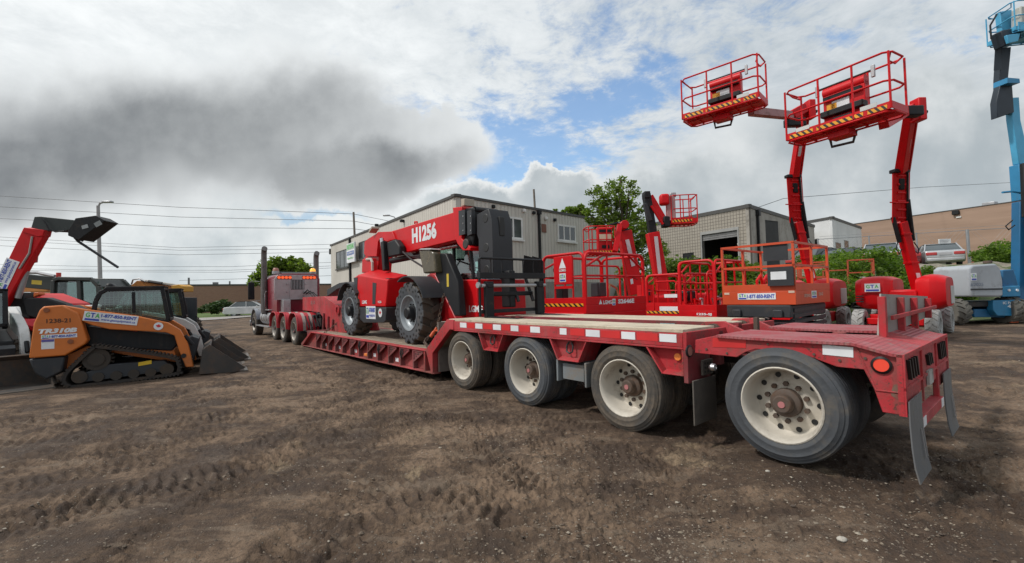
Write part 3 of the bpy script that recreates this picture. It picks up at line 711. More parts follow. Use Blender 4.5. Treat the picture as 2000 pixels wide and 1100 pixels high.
    top = TF.pr([(1358, 664), (1401, 655), (1470, 660), (1560, 665), (1665, 670), (1743, 691), (1763.6, 694)], yn)
    bot = TF.pr([(1761.8, 811.6), (1723.6, 805.5), (1707, 760), (1687, 722), (1634.5, 717), (1560, 689), (1475.5, 682), (1456, 688), (1439, 698), (1357, 689.5)], yn)
    poly = top+bot
    for a, b in ((yn-.03, yn), (-TW, -TW+.03)): M().prism(poly, a, b).build('tail_side_plate', TRED, t, bevel=.005)
    # checkered walking surface: two strips with a recess between them
    prof = [p for p in top[1:]]
    def strip(y0, y1, dz=.004, nm='tail_deck', m_=TRED, pr=prof):
        mm = M(); k = len(pr)
        vs = [(x, y0, z+dz) for x, z in pr]+[(x, y1, z+dz) for x, z in pr]+[(x, y0, z+dz-.02) for x, z in pr]+[(x, y1, z+dz-.02) for x, z in pr]
        fs = []
        for i in range(k-1): fs += [(i, i+1, k+i+1, k+i), (2*k+i, 3*k+i, 3*k+i+1, 2*k+i+1), (i, 2*k+i, 2*k+i+1, i+1), (k+i, k+i+1, 3*k+i+1, 3*k+i)]
        fs += [(0, k, 3*k, 2*k), (k-1, 3*k-1, 4*k-1, 2*k-1)]
        mm.add(vs, fs)
        return mm.build(nm, m_, t)
    rib = bpy.data.materials.new('ribbed_red_plate'); rib.use_nodes = True; n = N(rib.node_tree); b = rib.node_tree.nodes['Principled BSDF']
    tc = n.new('ShaderNodeTexCoord').outputs['Object']; sp = n.new('ShaderNodeSeparateXYZ'); n.link(tc, sp.inputs[0])
    sx = n.math('SINE', n.math('MULTIPLY', sp.outputs[0], 2*math.pi/.034))
    nz = n.noise(tc, 3, 7, .65)
    c2 = n.mix(n.maprange(nz, .38, .62), (.36, .12, .125), (.36, .05, .06)); c2 = n.mix(n.maprange(n.noise(tc, 14, 5, .7), .52, .7), c2, (.26, .16, .14))
    n.link(c2, b.inputs['Base Color']); b.inputs['Roughness'].default_value = .6
    bp = n.new('ShaderNodeBump'); bp.inputs['Strength'].default_value = 1.; bp.inputs['Distance'].default_value = .0028; n.link(sx, bp.inputs['Height']); n.link(bp.outputs[0], b.inputs['Normal'])
    strip(-.72, -.0, m_=rib); strip(-TW, -1.12, m_=rib)
    # recess between
    M().box(1.2, 2.2, -1.10, -.74, .80, .84).box(1.0, 2.1, -.745, -.722, .84, 1.0).box(1.0, 2.1, -1.12, -1.10, .84, 1.0).build('recess', TREDD, t)
    strip(-1.12, -.72, nm='tail_cross_plate', m_=TRED, pr=[p for p in top[4:]])
    q = TF.at(1680, 650, -.95)
    M().lathe([(.12, 0), (.12, .02), (.05, .03), (.05, .06), (.001, .06)], (1.25, -.92, .99), (0, 0, 1), 24).build('cap_plate', TRED, t)
    # pivot arms joining the deck and the tail
    for v in (.78, 1.45):
        M().prism([(2.55, .86), (2.55, 1.03), (2.42, 1.12), (2.22, 1.13), (1.85, .96), (1.75, .86)], y(v+.05), y(v)).build('pivot_arm', TRED, t, bevel=.004)
        M().cyl((2.32, y(v)+.045, 1.03), (2.32, y(v+.08), 1.03), .075, 20).cyl((2.32, y(v)+.06, 1.03), (2.32, y(v+.08), 1.03), .035, 8).build('pivot_pin', RUSTY, t)
    M().box(2.08, 2.12, -1.32, -1.26, .95, 1.15).build('stake', RUSTY, t)
    # rear face
    x0 = top[-1][0]; zt2 = top[-1][1]; zb2 = bot[0][1]
    rx = x0-.0
    m = M().box(rx-.0, rx+.03, -TW, 0.0, zt2-.32, zt2+.004)
    m.box(rx-.012, rx-.001, -TW, 0.0, zt2-.02, zt2+.006).box(rx-.012, rx-.001, -TW, 0.0, zt2-.235, zt2-.215)
    for yy in (-.0, -.60, -1.24, -TW+.03): m.box(rx-.012, rx-.001, yy-.03, yy, zb2, zt2-.021)
    m.box(rx, rx+.03, -.44, -.0, zb2, zt2-.321).box(rx, rx+.03, -TW, -TW+.44, zb2, zt2-.321)
    lv = m.slot(1)
    for y0, k in ((-.10, 4), (-.80, 3), (-1.36, 4)):
        for i in range(k):
            yy = y0-i*.085 if k == 4 else y0-i*.07
            hh = .14 if k == 4 else .09
            lv.obox((rx-.012, yy-.04, zt2-.11-(0 if k == 4 else .01)), (.010, 0, 0), (0, .012, 0), (0, .026, hh/2))
    m.build('rear_panel', [TRED, MBLACK], t)
    M().box(rx-.02, rx-.003, -.98, -.80, zt2-.31, zt2-.20).build('number_plate', mat('dirty_plate', (.42, .42, .40), .6, dirt=.7), t)
    m = M().box(rx-.02, rx+.06, -1.40, -.46, .42, .50); m.box(rx, rx+.04, -.50, -.46, .45, zt2-.3).box(rx, rx+.04, -1.40, -1.36, .45, zt2-.3)
    m.build('bumper', TRED, t, bevel=.005)
    for ya in (-.58, -1.39): M().box(rx-.023, rx-.020, ya, ya+.11, .425, .495).build('reflector', MW, t)
    # bent flaps
    fm = mat('grey_mud_flap', (.13, .135, .14), .55, dirt=.45, dcol=(.17, .15, .13))
    for ya, yb in ((-.42, -.01), (-TW+.01, -TW+.42)):
        pr = [(rx-.025, zb2+.10), (rx-.025, zb2-.05), (rx-.03, zb2-.20), (rx-.04, zb2-.33), (rx-.06, zb2-.43)]
        mm = M(); k = len(pr); T_ = .008
        vs = [(x, ya, z) for x, z in pr]+[(x, yb, z) for x, z in pr]+[(x+T_, ya, z) for x, z in pr]+[(x+T_, yb, z) for x, z in pr]; fs = []
        for i in range(k-1): fs += [(i, i+1, k+i+1, k+i), (2*k+i, 3*k+i, 3*k+i+1, 2*k+i+1), (i, 2*k+i, 2*k+i+1, i+1), (k+i, k+i+1, 3*k+i+1, 3*k+i)]
        fs += [(0, k, 3*k, 2*k), (k-1, 3*k-1, 4*k-1, 2*k-1)]
        mm.add(vs, fs); fo = mm.build('mud_flap', fm, t)
        st = M()
        for dy in (.06, .12): st.beam((rx-.034, ya+dy, zb2-.13), (rx-.052, ya+dy, zb2-.33), .012, .003, up=(1, 0, 0))
        st.build('pale_script', ALU, fo)
    # welded seams and a bare worn corner on the near plate
    M().tube([Vector((q_.x, yn+.002, q_.z)) for q_ in (TF.at(1672, 677, yn), TF.at(1692, 722, yn), TF.at(1711, 762, yn), TF.at(1762, 768, yn))], .007, 6).build('weld_seam', TRED, t)
    M().prism(TF.pr([(1744, 752), (1762, 748), (1762, 786), (1752, 780), (1740, 772)], yn), yn, yn+.002).build('worn_patch', mat('bare_rust', (.17, .11, .08), .8, dirt=.8, dcol=(.25, .05, .045), dscale=14), t)
    for a, b in ((1380, 682), (1420, 690), (1500, 672), (1590, 692), (1640, 704), (1690, 700)):
        q = TF.at(a, b, yn); M().cyl((q.x, yn, q.z), (q.x, yn+.008, q.z), .010, 8).build('rivet', RUSTY, t)
    # side lamp and reflector on the near plate
    q = TF.at(1722, 713, yn)
    l = M().lathe([(.058, 0), (.060, .012), (.045, .022)], (q.x, yn, q.z), (0, 1, 0), 28).build('side_lamp', BLKP, t)
    M().cyl((q.x, yn+.001, q.z), (q.x, yn+.018, q.z), .044, 24).build('lens', LAMPR, l)
    a = TF.at(1607, 673.5, yn); b = TF.at(1667, 697.5, yn)
    M().prism(TF.pr([(1606.5, 673), (1666.5, 678.5), (1667, 698.5), (1607, 692.5)], yn), yn, yn+.004).build('reflector', MW, t)
    M().prism(TF.pr([(1392, 660), (1457, 661), (1457, 680), (1392, 678)], yn), yn, yn+.003).build('red_tape', red, t)
    # grey board standing on the tail, held by red posts
    xb = .86
    BL = TF.atx(1716, 663, xb); 
    pb = [(-.33, 1.03), (-1.45, 1.03), (-1.45, 1.36), (-.33, 1.36)]
    t2 = thing('tail_board', 'grey panel with four red posts standing upright on the trailer tail', 'board', TF.o, TYAW)
    return t, t2
TRAILER, TBOARD = build_trailer()
def build_board(t):
    # corners measured on the plane through the board
    xb = .93
    c = [TF.atx(px, py, xb) for px, py in ((1716, 661), (1810, 620), (1812, 579), (1721, 574))]
    pts = [(q.y, q.z) for q in c]
    M().prism(pts, xb, xb+.012, 'x').build('panel', mat('grey_board', (.27, .26, .24), .6, dirt=.45, dcol=(.16, .13, .11)), t)
    def lerp(a, b, k): return (a[0]+(b[0]-a[0])*k, a[1]+(b[1]-a[1])*k)
    for k in (.02, .34, .62, .97):
        lo = lerp(pts[0], pts[1], k); hi = lerp(pts[3], pts[2], k)
        M().box(xb-.05, xb-.001, lo[0]-.03, lo[0]+.03, 1.0 if k not in (.97,) else lo[1], hi[1]-.02).build('post', TRED, t, bevel=.003)
    a = lerp(pts[0], pts[3], .45); b = lerp(pts[1], pts[2], .5)
    M().beam((xb-.07, a[0]-.05, a[1]), (xb-.07, b[0], b[1]), .02, .035).build('rail', TRED, t, bevel=.003)
build_board(TBOARD)
# ------------------------------------------------------------------ truck pulling the trailer
def build_truck():
    t = thing('semi_truck', 'dusty red sleeper semi truck with tall exhaust stacks hitched to the lowbed trailer', 'truck', TF.o, TYAW)
    W = 1.9
    q = lambda px, py, y=0.: TF.at(px, py, y)
    # wheels
    steel = mat('dusty_steel_rim', (.40, .37, .33), .55, .3, dirt=.5)
    for u in (15.95, 17.38, 18.72):
        wheel_truck(t, (u, 0, .455), (0, 1, 0), R=.47, tyrem=TYRE2, rimm=steel, deep=.16, hubm=STEEL)
        wheel_truck(t, (u, -W, .455), (0, -1, 0), R=.47, tyrem=TYRE2, rimm=steel, deep=.16, hub=False)
        for v0, v1 in ((.03, -.62), (-W+.62, -W-.03)):
            m = M(); n_ = 22; a0, a1 = R_(2), R_(178); pr = []
            vs = []; r0, r1 = .575, .560
            for i in range(n_+1):
                a = a0+(a1-a0)*i/n_; sq = 1+.10*abs(math.sin(2*a))
                for r in (r0*sq, r1*sq):
                    for v in (v0, v1): vs.append((u+math.cos(a)*r, v, .47+math.sin(a)*r))
            fs = []
            for i in range(n_):
                k = i*4; fs += [(k, k+1, k+5, k+4), (k+2, k+6, k+7, k+3), (k, k+4, k+6, k+2), (k+1, k+3, k+7, k+5)]
            fs += [(0, 2, 3, 1), (n_*4, n_*4+1, n_*4+3, n_*4+2)]
            m.add(vs, fs)
            m.tube([(u+math.cos(a0+(a1-a0)*i/n_)*r0*(1+.10*abs(math.sin(2*(a0+(a1-a0)*i/n_)))), v0, .47+math.sin(a0+(a1-a0)*i/n_)*r0*(1+.10*abs(math.sin(2*(a0+(a1-a0)*i/n_))))) for i in range(n_+1)], .02, 6)
            f = m.build('fender', mat('fender_red', (.42, .020, .03), .4, dirt=.25), t)
            s = M()
            for (va, vb) in ((v0-.16, v0-.25), (v0-.38, v0-.46)):
                vs = []; n2 = 12
                for i in range(n2+1):
                    a = R_(20)+(R_(100)-R_(20))*i/n2; a = R_(85)+(R_(178)-R_(85))*i/n2; sq = 1+.10*abs(math.sin(2*a)); r = (r0+.003)*sq
                    vs += [(u+math.cos(a)*r, va, .47+math.sin(a)*r), (u+math.cos(a)*r, vb, .47+math.sin(a)*r)]
                s.add(vs, [(2*i, 2*i+1, 2*i+3, 2*i+2) for i in range(n2)])
            s.build('pale_stripes', mat('dusty_stripe', (.42, .36, .33), .6, dirt=.5), f)
    M().box(15.30, 15.36, -.58, -.03, .42, .47).build('fender_bracket', BLKP, t)
    fw = 22.55
    for yy, o_ in ((0., 1), (-W, -1)): wheel_truck(t, (fw, yy, .48), (0, o_, 0), R=.50, dual=False, tyrem=TYRE2, rimm=steel, deep=.06, hubm=STEEL, w=.30)
    # frame
    m = M().box(14.9, 23.6, -.62, -.54, .62, .86).box(14.9, 23.6, -1.36, -1.28, .62, .86)
    for u in (16, 17.4, 18.7, 20.5, 22.5): m.box(u-.06, u+.06, -1.3, -.6, .55, .8)
    for u in (15.95, 17.38, 18.72): m.cyl((u, -.5, .46), (u, -1.4, .46), .10, 10)
    m.build('chassis_frame', STEEL, t)
    # cab and sleeper
    C1 = mat('truck_cab_red', (.20, .012, .025), .3, dirt=.2, coat=.3)
    xs = 18.62; y0 = -.08; y1 = -1.62
    def shell(x0, x1, ya, yb, z0, z1, r, name, m_, k=5):
        pts = [(ya, z0), (ya, z1-r)]+[(ya-r*(1-math.cos(a))*(1 if ya > yb else -1), z1-r+r*math.sin(a)) for a in [math.pi/2*i/k for i in range(1, k+1)]]
        pts += [(yb+r*(1-math.cos(a)), z1-r+r*math.sin(a)) for a in [math.pi/2*i/k for i in range(k, 0, -1)]]+[(yb, z1-r), (yb, z0)]
        return M().prism(pts, x0, x1, 'x').build(name, m_, t, bevel=.03, seg=3)
    shell(xs, 20.45, y0, y1, 1.02, 2.50, .22, 'sleeper', C1)
    shell(20.46, 21.75, y0-.04, y1+.04, 1.02, 2.42, .22, 'cab', C1)
    M().prism([(xs+.05, 2.48), (21.4, 2.38), (21.3, 2.52), (19.0, 2.58)], y0-.2, y1+.2).build('roof_cap', BLKP, t, bevel=.02)
    # windows on the near side
    M().box(20.75, 21.5, y0-.041, y0-.035, 1.75, 2.2).build('side_window', GLASS, t)
    M().prism([(21.751, 1.75), (21.76, 1.75), (21.70, 2.30), (21.69, 2.30)], y1+.2, y0-.2).build('windscreen', GLASS, t)
    # polished headache panel behind the sleeper
    pn = mat('dull_polished_panel', (.40, .37, .375), .33, .75, dirt=.3, dcol=(.35, .22, .2), dscale=5)
    px0, px1 = .02, -1.50
    zt, zb = 2.44, 1.50
    m = M().prism([(px0, zb), (px0, zt-.16), (px0-.12, zt), (px1+.12, zt), (px1, zt-.16), (px1, zb)], xs-.10, xs-.05, 'x')
    m.box(xs-.115, xs-.101, px1+.02, px0-.02, zb, zb+.03).box(xs-.115, xs-.101, px1+.50, px1+.53, zb+.03, zt-.18).box(xs-.115, xs-.101, px0-.53, px0-.50, zb+.03, zt-.18)
    for yy in (-.42, -1.08):
        for z in (1.80, 2.1): m.cyl((xs-.10, yy, z), (xs-.13, yy, z), .04, 10)
    m.build('headache_panel', pn, t, bevel=.006)
    g = M().box(xs-.112, xs-.101, -1.02, -.54, 1.88, 2.26)
    g.slot(1)
    for i in range(9): g.box(xs-.13, xs-.112, -.565-i*.054, -.549-i*.054, 1.89, 2.25)
    g.build('louvred_window', [MBLACK, ALU], t)
    for yc in (-.32, -1.20):
        b = M().box(xs-.115, xs-.101, yc-.25, yc+.25, 2.27, 2.41).build('lamp_bar', TREDD, t)
        for i in range(4): M().cyl((xs-.101, yc-.19+i*.126, 2.34), (xs-.135, yc-.19+i*.126, 2.34), .056, 14).build('red_lamp', mat('lit_orange_lamp', (1., .13, .03), .3, emit=.55), b)
    for yc, on in ((-.02, 0), (-1.36, 1)):
        b = M().cyl((18.95, yc-.1, 2.5), (18.95, yc-.1, 2.60), .13, 14).build('beacon', ALU, t)
        M().lathe([(.11, 0), (.10, .08), (.07, .12), (.0, .13)], (18.95, yc-.1, 2.60), (0, 0, 1), 14).build('beacon_lens', mat('lit_amber', (1., .42, .05), .3, emit=.9 if on else 0) if on else mat('dull_beacon', (.35, .16, .12), .4), b)
    # exhaust stacks
    sm = mat('weathered_stack', (.17, .155, .15), .5, .6, dirt=.4, dscale=4)
    for yy in (.02, -W+.12):
        p = q(516, 486, yy) if yy > 0 else q(624, 490, yy); u = 20.3 if yy > 0 else 19.6
        zt_ = 3.58 if yy > 0 else 3.40
        m = M().tube([(u, yy, .95), (u, yy, zt_-.25), (u-.02, yy, zt_-.12), (u-.07, yy, zt_-.03), (u-.14, yy, zt_)], .105, 14)
        m.cyl((u, yy, 1.0), (u, yy, 2.35), .13, 14)
        m.build('exhaust_stack', sm, t, sharp=60)
    # under-cab bits: tank, steps, boxes
    m = M().cyl((19.75, -.30, .80), (21.35, -.30, .80), .30, 24)
    m.build('fuel_tank', ALU, t, bevel=.02)
    s = M()
    for u in (20.1, 20.55, 21.0): s.lathe([(.304, -.03), (.308, -.03), (.308, .03), (.304, .03)], (u, -.30, .80), (1, 0, 0), 24)
    s.build('tank_straps', CHROME, t)
    M().box(19.5, 21.9, -.12, .06, .44, .475).box(19.5, 21.6, -.40, .02, 1.10, 1.14).build('step', ALU, t, bevel=.005)
    M().tube([(20.0, .0, 1.15), (20.0, .06, 1.25), (20.0, .06, 1.75), (19.75, .06, 1.85)], .018, 6).build('grab_handle', CHROME, t)
    # hood and front fender
    hd = mat('dusty_pale_hood', (.22, .24, .27), .35, .2, dirt=.3, coat=.3)
    m = M(); 
    prof = [(21.75, 1.0), (21.75, 1.72), (22.5, 1.62), (23.3, 1.45), (23.55, 1.1), (23.55, .75), (21.75, .75)]
    m.prism(prof, -.45, -W+.45); m.build('hood', hd, t, bevel=.05, seg=3)
    for ya, yb in ((-.46, .02), (-W-.02, -W+.46)):
        n_ = 14; vs = []; fs = []
        for i in range(n_+1):
            a = R_(8)+R_(155)*i/n_; 
            for r in (.66, .62):
                for v in (ya, yb): vs.append((fw+math.cos(a)*r*1.05, v, .50+math.sin(a)*r))
        for i in range(n_):
            k = i*4; fs += [(k, k+1, k+5, k+4), (k+2, k+6, k+7, k+3), (k, k+4, k+6, k+2), (k+1, k+3, k+7, k+5)]
        M().add(vs, fs+[(0, 2, 3, 1), (n_*4, n_*4+1, n_*4+3, n_*4+2)]).build('front_fender', hd, t)
    M().box(23.5, 23.62, -W, 0, .35, .62).build('bumper', CHROME, t, bevel=.02)
    # mirrors
    for yy, s_ in ((.27, 1), (-W-.27, -1)):
        a = M().tube([(21.5, yy-.3*s_, 2.3), (21.6, yy, 2.33), (21.6, yy, 1.5), (21.5, yy-.3*s_, 1.5)], .016, 6)
        a.build('mirror_bracket', ALU, t)
        M().box(21.52, 21.60, yy-.12, yy+.12, 1.55, 2.28).build('mirror', BLKP, t, bevel=.03)
    # air hoses
    for k in range(3):
        yy = -1.0-.1*k
        M().tube([(xs-.1, yy, 1.72), (18.2, yy-.05, 1.86-.05*k), (17.8, yy-.1, 1.6), (17.55, yy-.05, 1.15), (17.4, yy, .95)], .022, 6).build('air_hose', BLKP, t)
    M().box(18.2, 18.6, -.45, -.20, .95, 1.5).build('exhaust_box', ALU, t, bevel=.01)
    M().box(15.4, 17.9, -1.45, -.45, .88, .98).build('fifth_wheel', STEEL, t, bevel=.02)
build_truck()
def build_neck():
    # raised neck of the trailer resting over the truck's axles
    t = TRAILER
    yn = -.52
    pts = [(591, 581), (632, 579), (648, 590), (664, 601), (668, 618), (676, 650), (640, 650), (636, 640), (632, 622), (624, 610), (591, 606)]
    poly = TF.pr(pts, yn)
    for ya, yb in ((yn-.06, yn), (-1.5, -1.44)): M().prism(poly, ya, yb).build('neck_side', TRED, t, bevel=.006)
    m = M(); 
    for i in (0, 1, 2, 3):
        a, b = poly[i], poly[i+1]
        m.hexa([(a[0], yn-.061, a[1]-.05), (b[0], yn-.061, b[1]-.05), (b[0], -1.44, b[1]-.05), (a[0], -1.44, a[1]-.05), (a[0], yn-.061, a[1]-.004), (b[0], yn-.061, b[1]-.004), (b[0], -1.44, b[1]-.004), (a[0], -1.44, a[1]-.004)])
    m.build('neck_top', TRED, t)
    a, b = poly[2], poly[3]
    text(t, 'XL 110', (TF.at(611, 591, yn)), (-1, 0, 0), (0, 0, 1), .12, mat('faded_letter', (.32, .18, .18), .6), bold=.02)
    # ribs and cylinder at the foot of the neck
    for k in range(3):
        m = M(); p0 = TF.at(634+k*9, 612+k*6, yn); m.tube([(p0.x, yn+.02, p0.z), (p0.x, yn+.05, .55)], .035, 8)
        m.build('neck_foot', TREDD, t)
    q = TF.at(664, 606, yn)
    M().lathe([(.14, 0), (.14, .04), (.10, .05), (.10, .02), (.001, .02)], (q.x+.1, yn, q.z), (0, 1, 0), 20).build('pivot_boss', TRED, t)
    M().box(14.1, 14.9, -1.9, -.12, .36, .52).build('front_cross_beam', TREDD, t, bevel=.006)
    m = M(); random.seed(3)
    for k in range(5):
        x0 = 15.1+random.random()*.3; y_ = -.15-.12*k
        m.tube([(x0, y_, .95), (x0-.15, y_+.02, .85), (x0-.35, y_, .62), (x0-.2, y_-.05, .45), (x0+.1, y_, .50)], .018, 6)
    m.build('hoses', BLKP, t)
build_neck()
# ------------------------------------------------------------------ telehandler carried on the lower deck
LUGR = mat('dusty_brown_lugs', (.080, .065, .052), .8, dirt=.6, dcol=(.12, .09, .065), dscale=5)
SIDEW = mat('tyre_sidewall', (.058, .064, .072), .65, dirt=.35, dcol=(.14, .12, .10))
def lug_tyre(parent_rim, c, out, R, w, n=18, mt=None, lug_h=.05, holes=0, rr=.36, twist=.35, name='tyre', lugw=.5):
    """tyre body with two staggered rows of slanting lugs"""
    mt = mt or LUGR
    c = vec(c); out = vec(out).normalized(); up = Vector((0, 0, 1)); a = out.cross(up).normalized()
    Rb = R-lug_h; side = SIDEW if mt is LUGR else mt 
    m = M(); m.slot(1)
    m.lathe([(rr-.02, -.03), (rr, .0), (rr+.04, .012), (Rb-.02, .010), (Rb, -.01)], c, out, 48)
    m.lathe([(Rb, -w+.01), (Rb-.02, -w-.01), (rr+.04, -w-.012), (rr-.02, -w+.02)], c, out, 48)
    m.slot(0); m.lathe([(Rb, -.01), (Rb+.004, -w/2), (Rb, -w+.01)], c, out, 48)
    def pt(r, t, h): return c+(a*math.cos(t)+up*math.sin(t))*r+out*h
    dt = 2*math.pi/n
    for i in range(n):
        for s in (0, 1):
            t0 = dt*(i+.5*s); hw = dt*lugw/2
            h0, h1 = (.0, -w*.56) if s == 0 else (-w, -w*.44)
            tw = twist*dt
            rings = []
            for k, (h, off) in enumerate(((h0, 0.), (h0+(h1-h0)*.45, .35), (h1, 1.))):
                tt = t0+tw*off
                rings.append([pt(Rb-.03, tt-hw, h), pt(R-(.012 if k == 0 else 0), tt-hw*.85, h), pt(R-(.012 if k == 0 else 0), tt+hw*.85, h), pt(Rb-.03, tt+hw, h)])
            vs = [p for r in rings for p in r]
            m.add(vs, [(0, 1, 5, 4), (1, 2, 6, 5), (2, 3, 7, 6), (4, 5, 9, 8), (5, 6, 10, 9), (6, 7, 11, 10), (0, 3, 2, 1), (8, 9, 10, 11)])
    m.slot(1)
    for i in range(n):                                    # lug ends wrap on to the sidewall
        t0 = dt*i; hw = dt*lugw/2
        m.hexa([pt(Rb-.02, t0-hw, .004), pt(Rb-.02, t0+hw, .004), pt(R-.015, t0+hw*.8, -.01), pt(R-.015, t0-hw*.8, -.01), pt(Rb-.025, t0-hw, .014), pt(Rb-.025, t0+hw, .014), pt(R-.03, t0+hw*.8, .010), pt(R-.03, t0-hw*.8, .010)])
    if holes:
        m.slot(2)
        for k, rad in ((0, Rb-.035), (1, Rb-.105)):
            for i in range(holes):
                t0 = 2*math.pi*(i+.5*k)/holes; q = pt(rad, t0, .0); m.cyl(q, q+out*(.0165 if k else .0155), .024, 10)
    return m.build(name, [mt, side, MBLACK], parent_rim, sharp=30)
def wheel_big(parent, c, out, R, w, rr, rimm, n=18, holes=0, mt=None, lug_h=.05, hubr=.12, hubd=.10, hubm=None, twist=.35, lugw=.5):
    c = vec(c); out = vec(out).normalized()
    m = M().lathe([(rr+.004, .0), (rr+.002, .016), (rr-.02, .012), (rr-.035, -.02), (rr-.05, -.06), (rr-.08, -.075), (rr-.10, -.10), (rr*.55, -.11), (hubr+.02, -.09), (.001, -.09)], c, out, 40)
    rim = m.build('wheel', rimm, parent, sharp=40)
    lug_tyre(rim, c, out, R, w, n, mt, lug_h, holes, rr, twist, lugw=lugw)
    h = M().lathe([(hubr+.03, -.09), (hubr+.03, -.07), (hubr, -.065), (hubr, hubd-.03), (hubr-.03, hubd), (.001, hubd)], c, out, 24)
    up = Vector((0, 0, 1)); a = out.cross(up).normalized()
    for i in range(10):
        t = 2*math.pi*i/10; q = c+(a*math.cos(t)+up*math.sin(t))*(hubr+.05)-out*.09; h.cyl(q, q+out*.03, .014, 6)
    h.build('hub', hubm or BLKP, rim, sharp=40)
    return rim
HO = TF.wor((10.0, -1.15, .52)); HF = Fr(HO, TYAW)
def build_tele():
    t = thing('telehandler', 'bright red telehandler with black fork carriage chained on the lowbed trailer deck', 'telehandler', HO, TYAW)
    L = LRED; pr = HF.pr
    grey = mat('silver_grey_rim', (.30, .33, .35), .45, .3, dirt=.15)
    yn = .85
    for x in (1.69, -1.63):
        for s in (1, -1):
            wheel_big(t, (x, yn*s, .63), (0, s, 0), .64, .40, .36, grey, n=14, holes=20, lug_h=.06, hubr=.13, hubd=.06)
    # chassis
    m = M().box(-2.35, 2.2, -.42, .42, .50, .88).box(1.45, 1.93, -.6, .6, .50, .76).box(-1.87, -1.4, -.6, .6, .50, .76)
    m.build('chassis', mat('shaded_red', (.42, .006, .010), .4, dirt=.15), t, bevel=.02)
    # engine hood between the near wheels
    k = lambda x, y: (640+x/5.5, 480+y/5.5)
    side = pr([k(325, 315), k(640, 368), k(640, 470), k(622, 658), k(322, 655), k(325, 520), k(278, 350)], .80)
    top_in = [HF.at(*k(380, 276), .35), HF.at(*k(790, 310), .25)]
    vs = [(x, .80, z) for x, z in side]
    inner = [(x, .30, z) for x, z in side]
    m = M(); n_ = len(side)
    zt = side[0][1]
    inner[0] = (side[0][0], .30, zt+.16); inner[1] = (side[1][0], .30, side[1][1]+.12); inner[6] = (side[6][0], .30, side[6][1]+.22)
    m.add(vs+inner, [tuple(range(n_)), tuple(range(2*n_-1, n_-1, -1))]+[(i, (i+1) % n_, n_+(i+1) % n_, n_+i) for i in range(n_)])
    m.build('engine_hood', L, t, bevel=.025, seg=3)
    M().prism(pr([k(484, 395), k(524, 402), k(512, 628), k(482, 628)], .80), .80, .806).build('hood_grille', GREYP, t)
    M().prism(pr([k(280, 345), k(324, 340), k(318, 490), k(300, 470)], .80), .79, .807).build('vent_panel', GREYP, t)
    g = M().prism(pr([k(322, 664), k(628, 664), k(622, 805), k(600, 828), k(385, 830), k(345, 790)], .82), .40, .82).build('lower_box', GREYP, t, bevel=.015)
    text(t, 'LGMG', HF.at(*k(396, 606), .80), (-1, 0, 0), (0, 0, 1), .085, MW, bold=.03)
    text(t, 'H1256', HF.at(*k(560, 604), .80), (-1, 0, 0), (0, 0, 1), .055, MW, bold=.03)
    c = HF.at(*k(463, 718), .82); gta_sign(t, c, (-1, 0, 0), (0, 0, 1), .56, .30)
    maple(t, HF.at(*k(565, 722), .82), (-1, 0, 0), (0, 0, 1), .10)
    # wheel-arch covers
    for xc, x0 in ((-1.63, 0), (1.75, 0)):
        for s in (1, -1):
            n2 = 10; vs = []; fs = []
            for i in range(n2+1):
                a = R_(62)+R_(92)*i/n2 if xc < 0 else R_(25)+R_(115)*i/n2
                rx_, rz = .80, .80
                for r in (0, .02):
                    for y in (.36*s, (yn+.06)*s): vs.append((xc+math.cos(a)*(rx_-r), y, .63+math.sin(a)*(rz-r)-.05))
            for i in range(n2):
                q_ = i*4; fs += [(q_, q_+1, q_+5, q_+4), (q_+2, q_+6, q_+7, q_+3), (q_, q_+4, q_+6, q_+2), (q_+1, q_+3, q_+7, q_+5)]
            fs += [(0, 2, 3, 1), (n2*4, n2*4+1, n2*4+3, n2*4+2)]
            M().add(vs, fs).build('mudguard', GREYP, t)
    M().prism(pr([k(0, 470), k(130, 400), k(215, 388), k(280, 410), k(275, 445), k(200, 430), k(110, 465), k(0, 545)], .8), .38, .82).build('mudguard', GREYP, t, bevel=.01)
    M().prism(pr([k(640, 375), k(690, 350), k(730, 350), k(700, 420), k(640, 640), k(622, 655)], .6), .3, .75).build('inner_panel', BLKP, t, bevel=.01)
    # rear lugs, pivot tower and boom
    K = lambda x, y: (640+x/3.436, 370+y/3.436)
    for y0, y1 in ((.22, .28), (-.30, -.24)):
        M().prism(pr([K(330, 300), K(345, 287), K(440, 283), K(462, 335), K(400, 352), K(365, 322), K(345, 350), K(335, 450), K(262, 450), K(250, 430), K(255, 350), K(280, 330)], .25), y0, y1).build('pivot_plate', L, t, bevel=.008)
    M().prism(pr([K(260, 350), K(320, 330), K(330, 420), K(320, 560), K(225, 560), K(220, 470), K(255, 425)], .25), -.20, .18).build('pivot_tower', L, t, bevel=.02)
    M().prism(pr([K(228, 470), K(290, 462), K(304, 560), K(225, 560)], .45), .30, .44).build('pivot_lug', L, t, bevel=.02)
    M().tube([HF.at(*K(262, 470), .45), HF.at(*K(290, 468), .45), HF.at(*K(300, 490), .45), HF.at(*K(300, 545), .45)], .035, 8).build('curved_pipe', mat('cream_pipe', (.5, .47, .42), .5), t)
    bm = pr([K(400, 288), K(845, 152), K(862, 340), K(520, 424), K(420, 440)], .25)
    M().prism(bm, -.22, .24).build('boom', L, t, bevel=.02, seg=3)
    rx = (Vector((bm[1][0], 0, bm[1][1]))-Vector((bm[0][0], 0, bm[0][1]))).normalized(); ux = Vector((-rx.z, 0, rx.x))*-1
    if ux.z < 0: ux = -ux
    text(t, 'H1256', HF.at(*K(645, 292), .241), rx, ux, .36, MW, bold=.055, width=1.10)
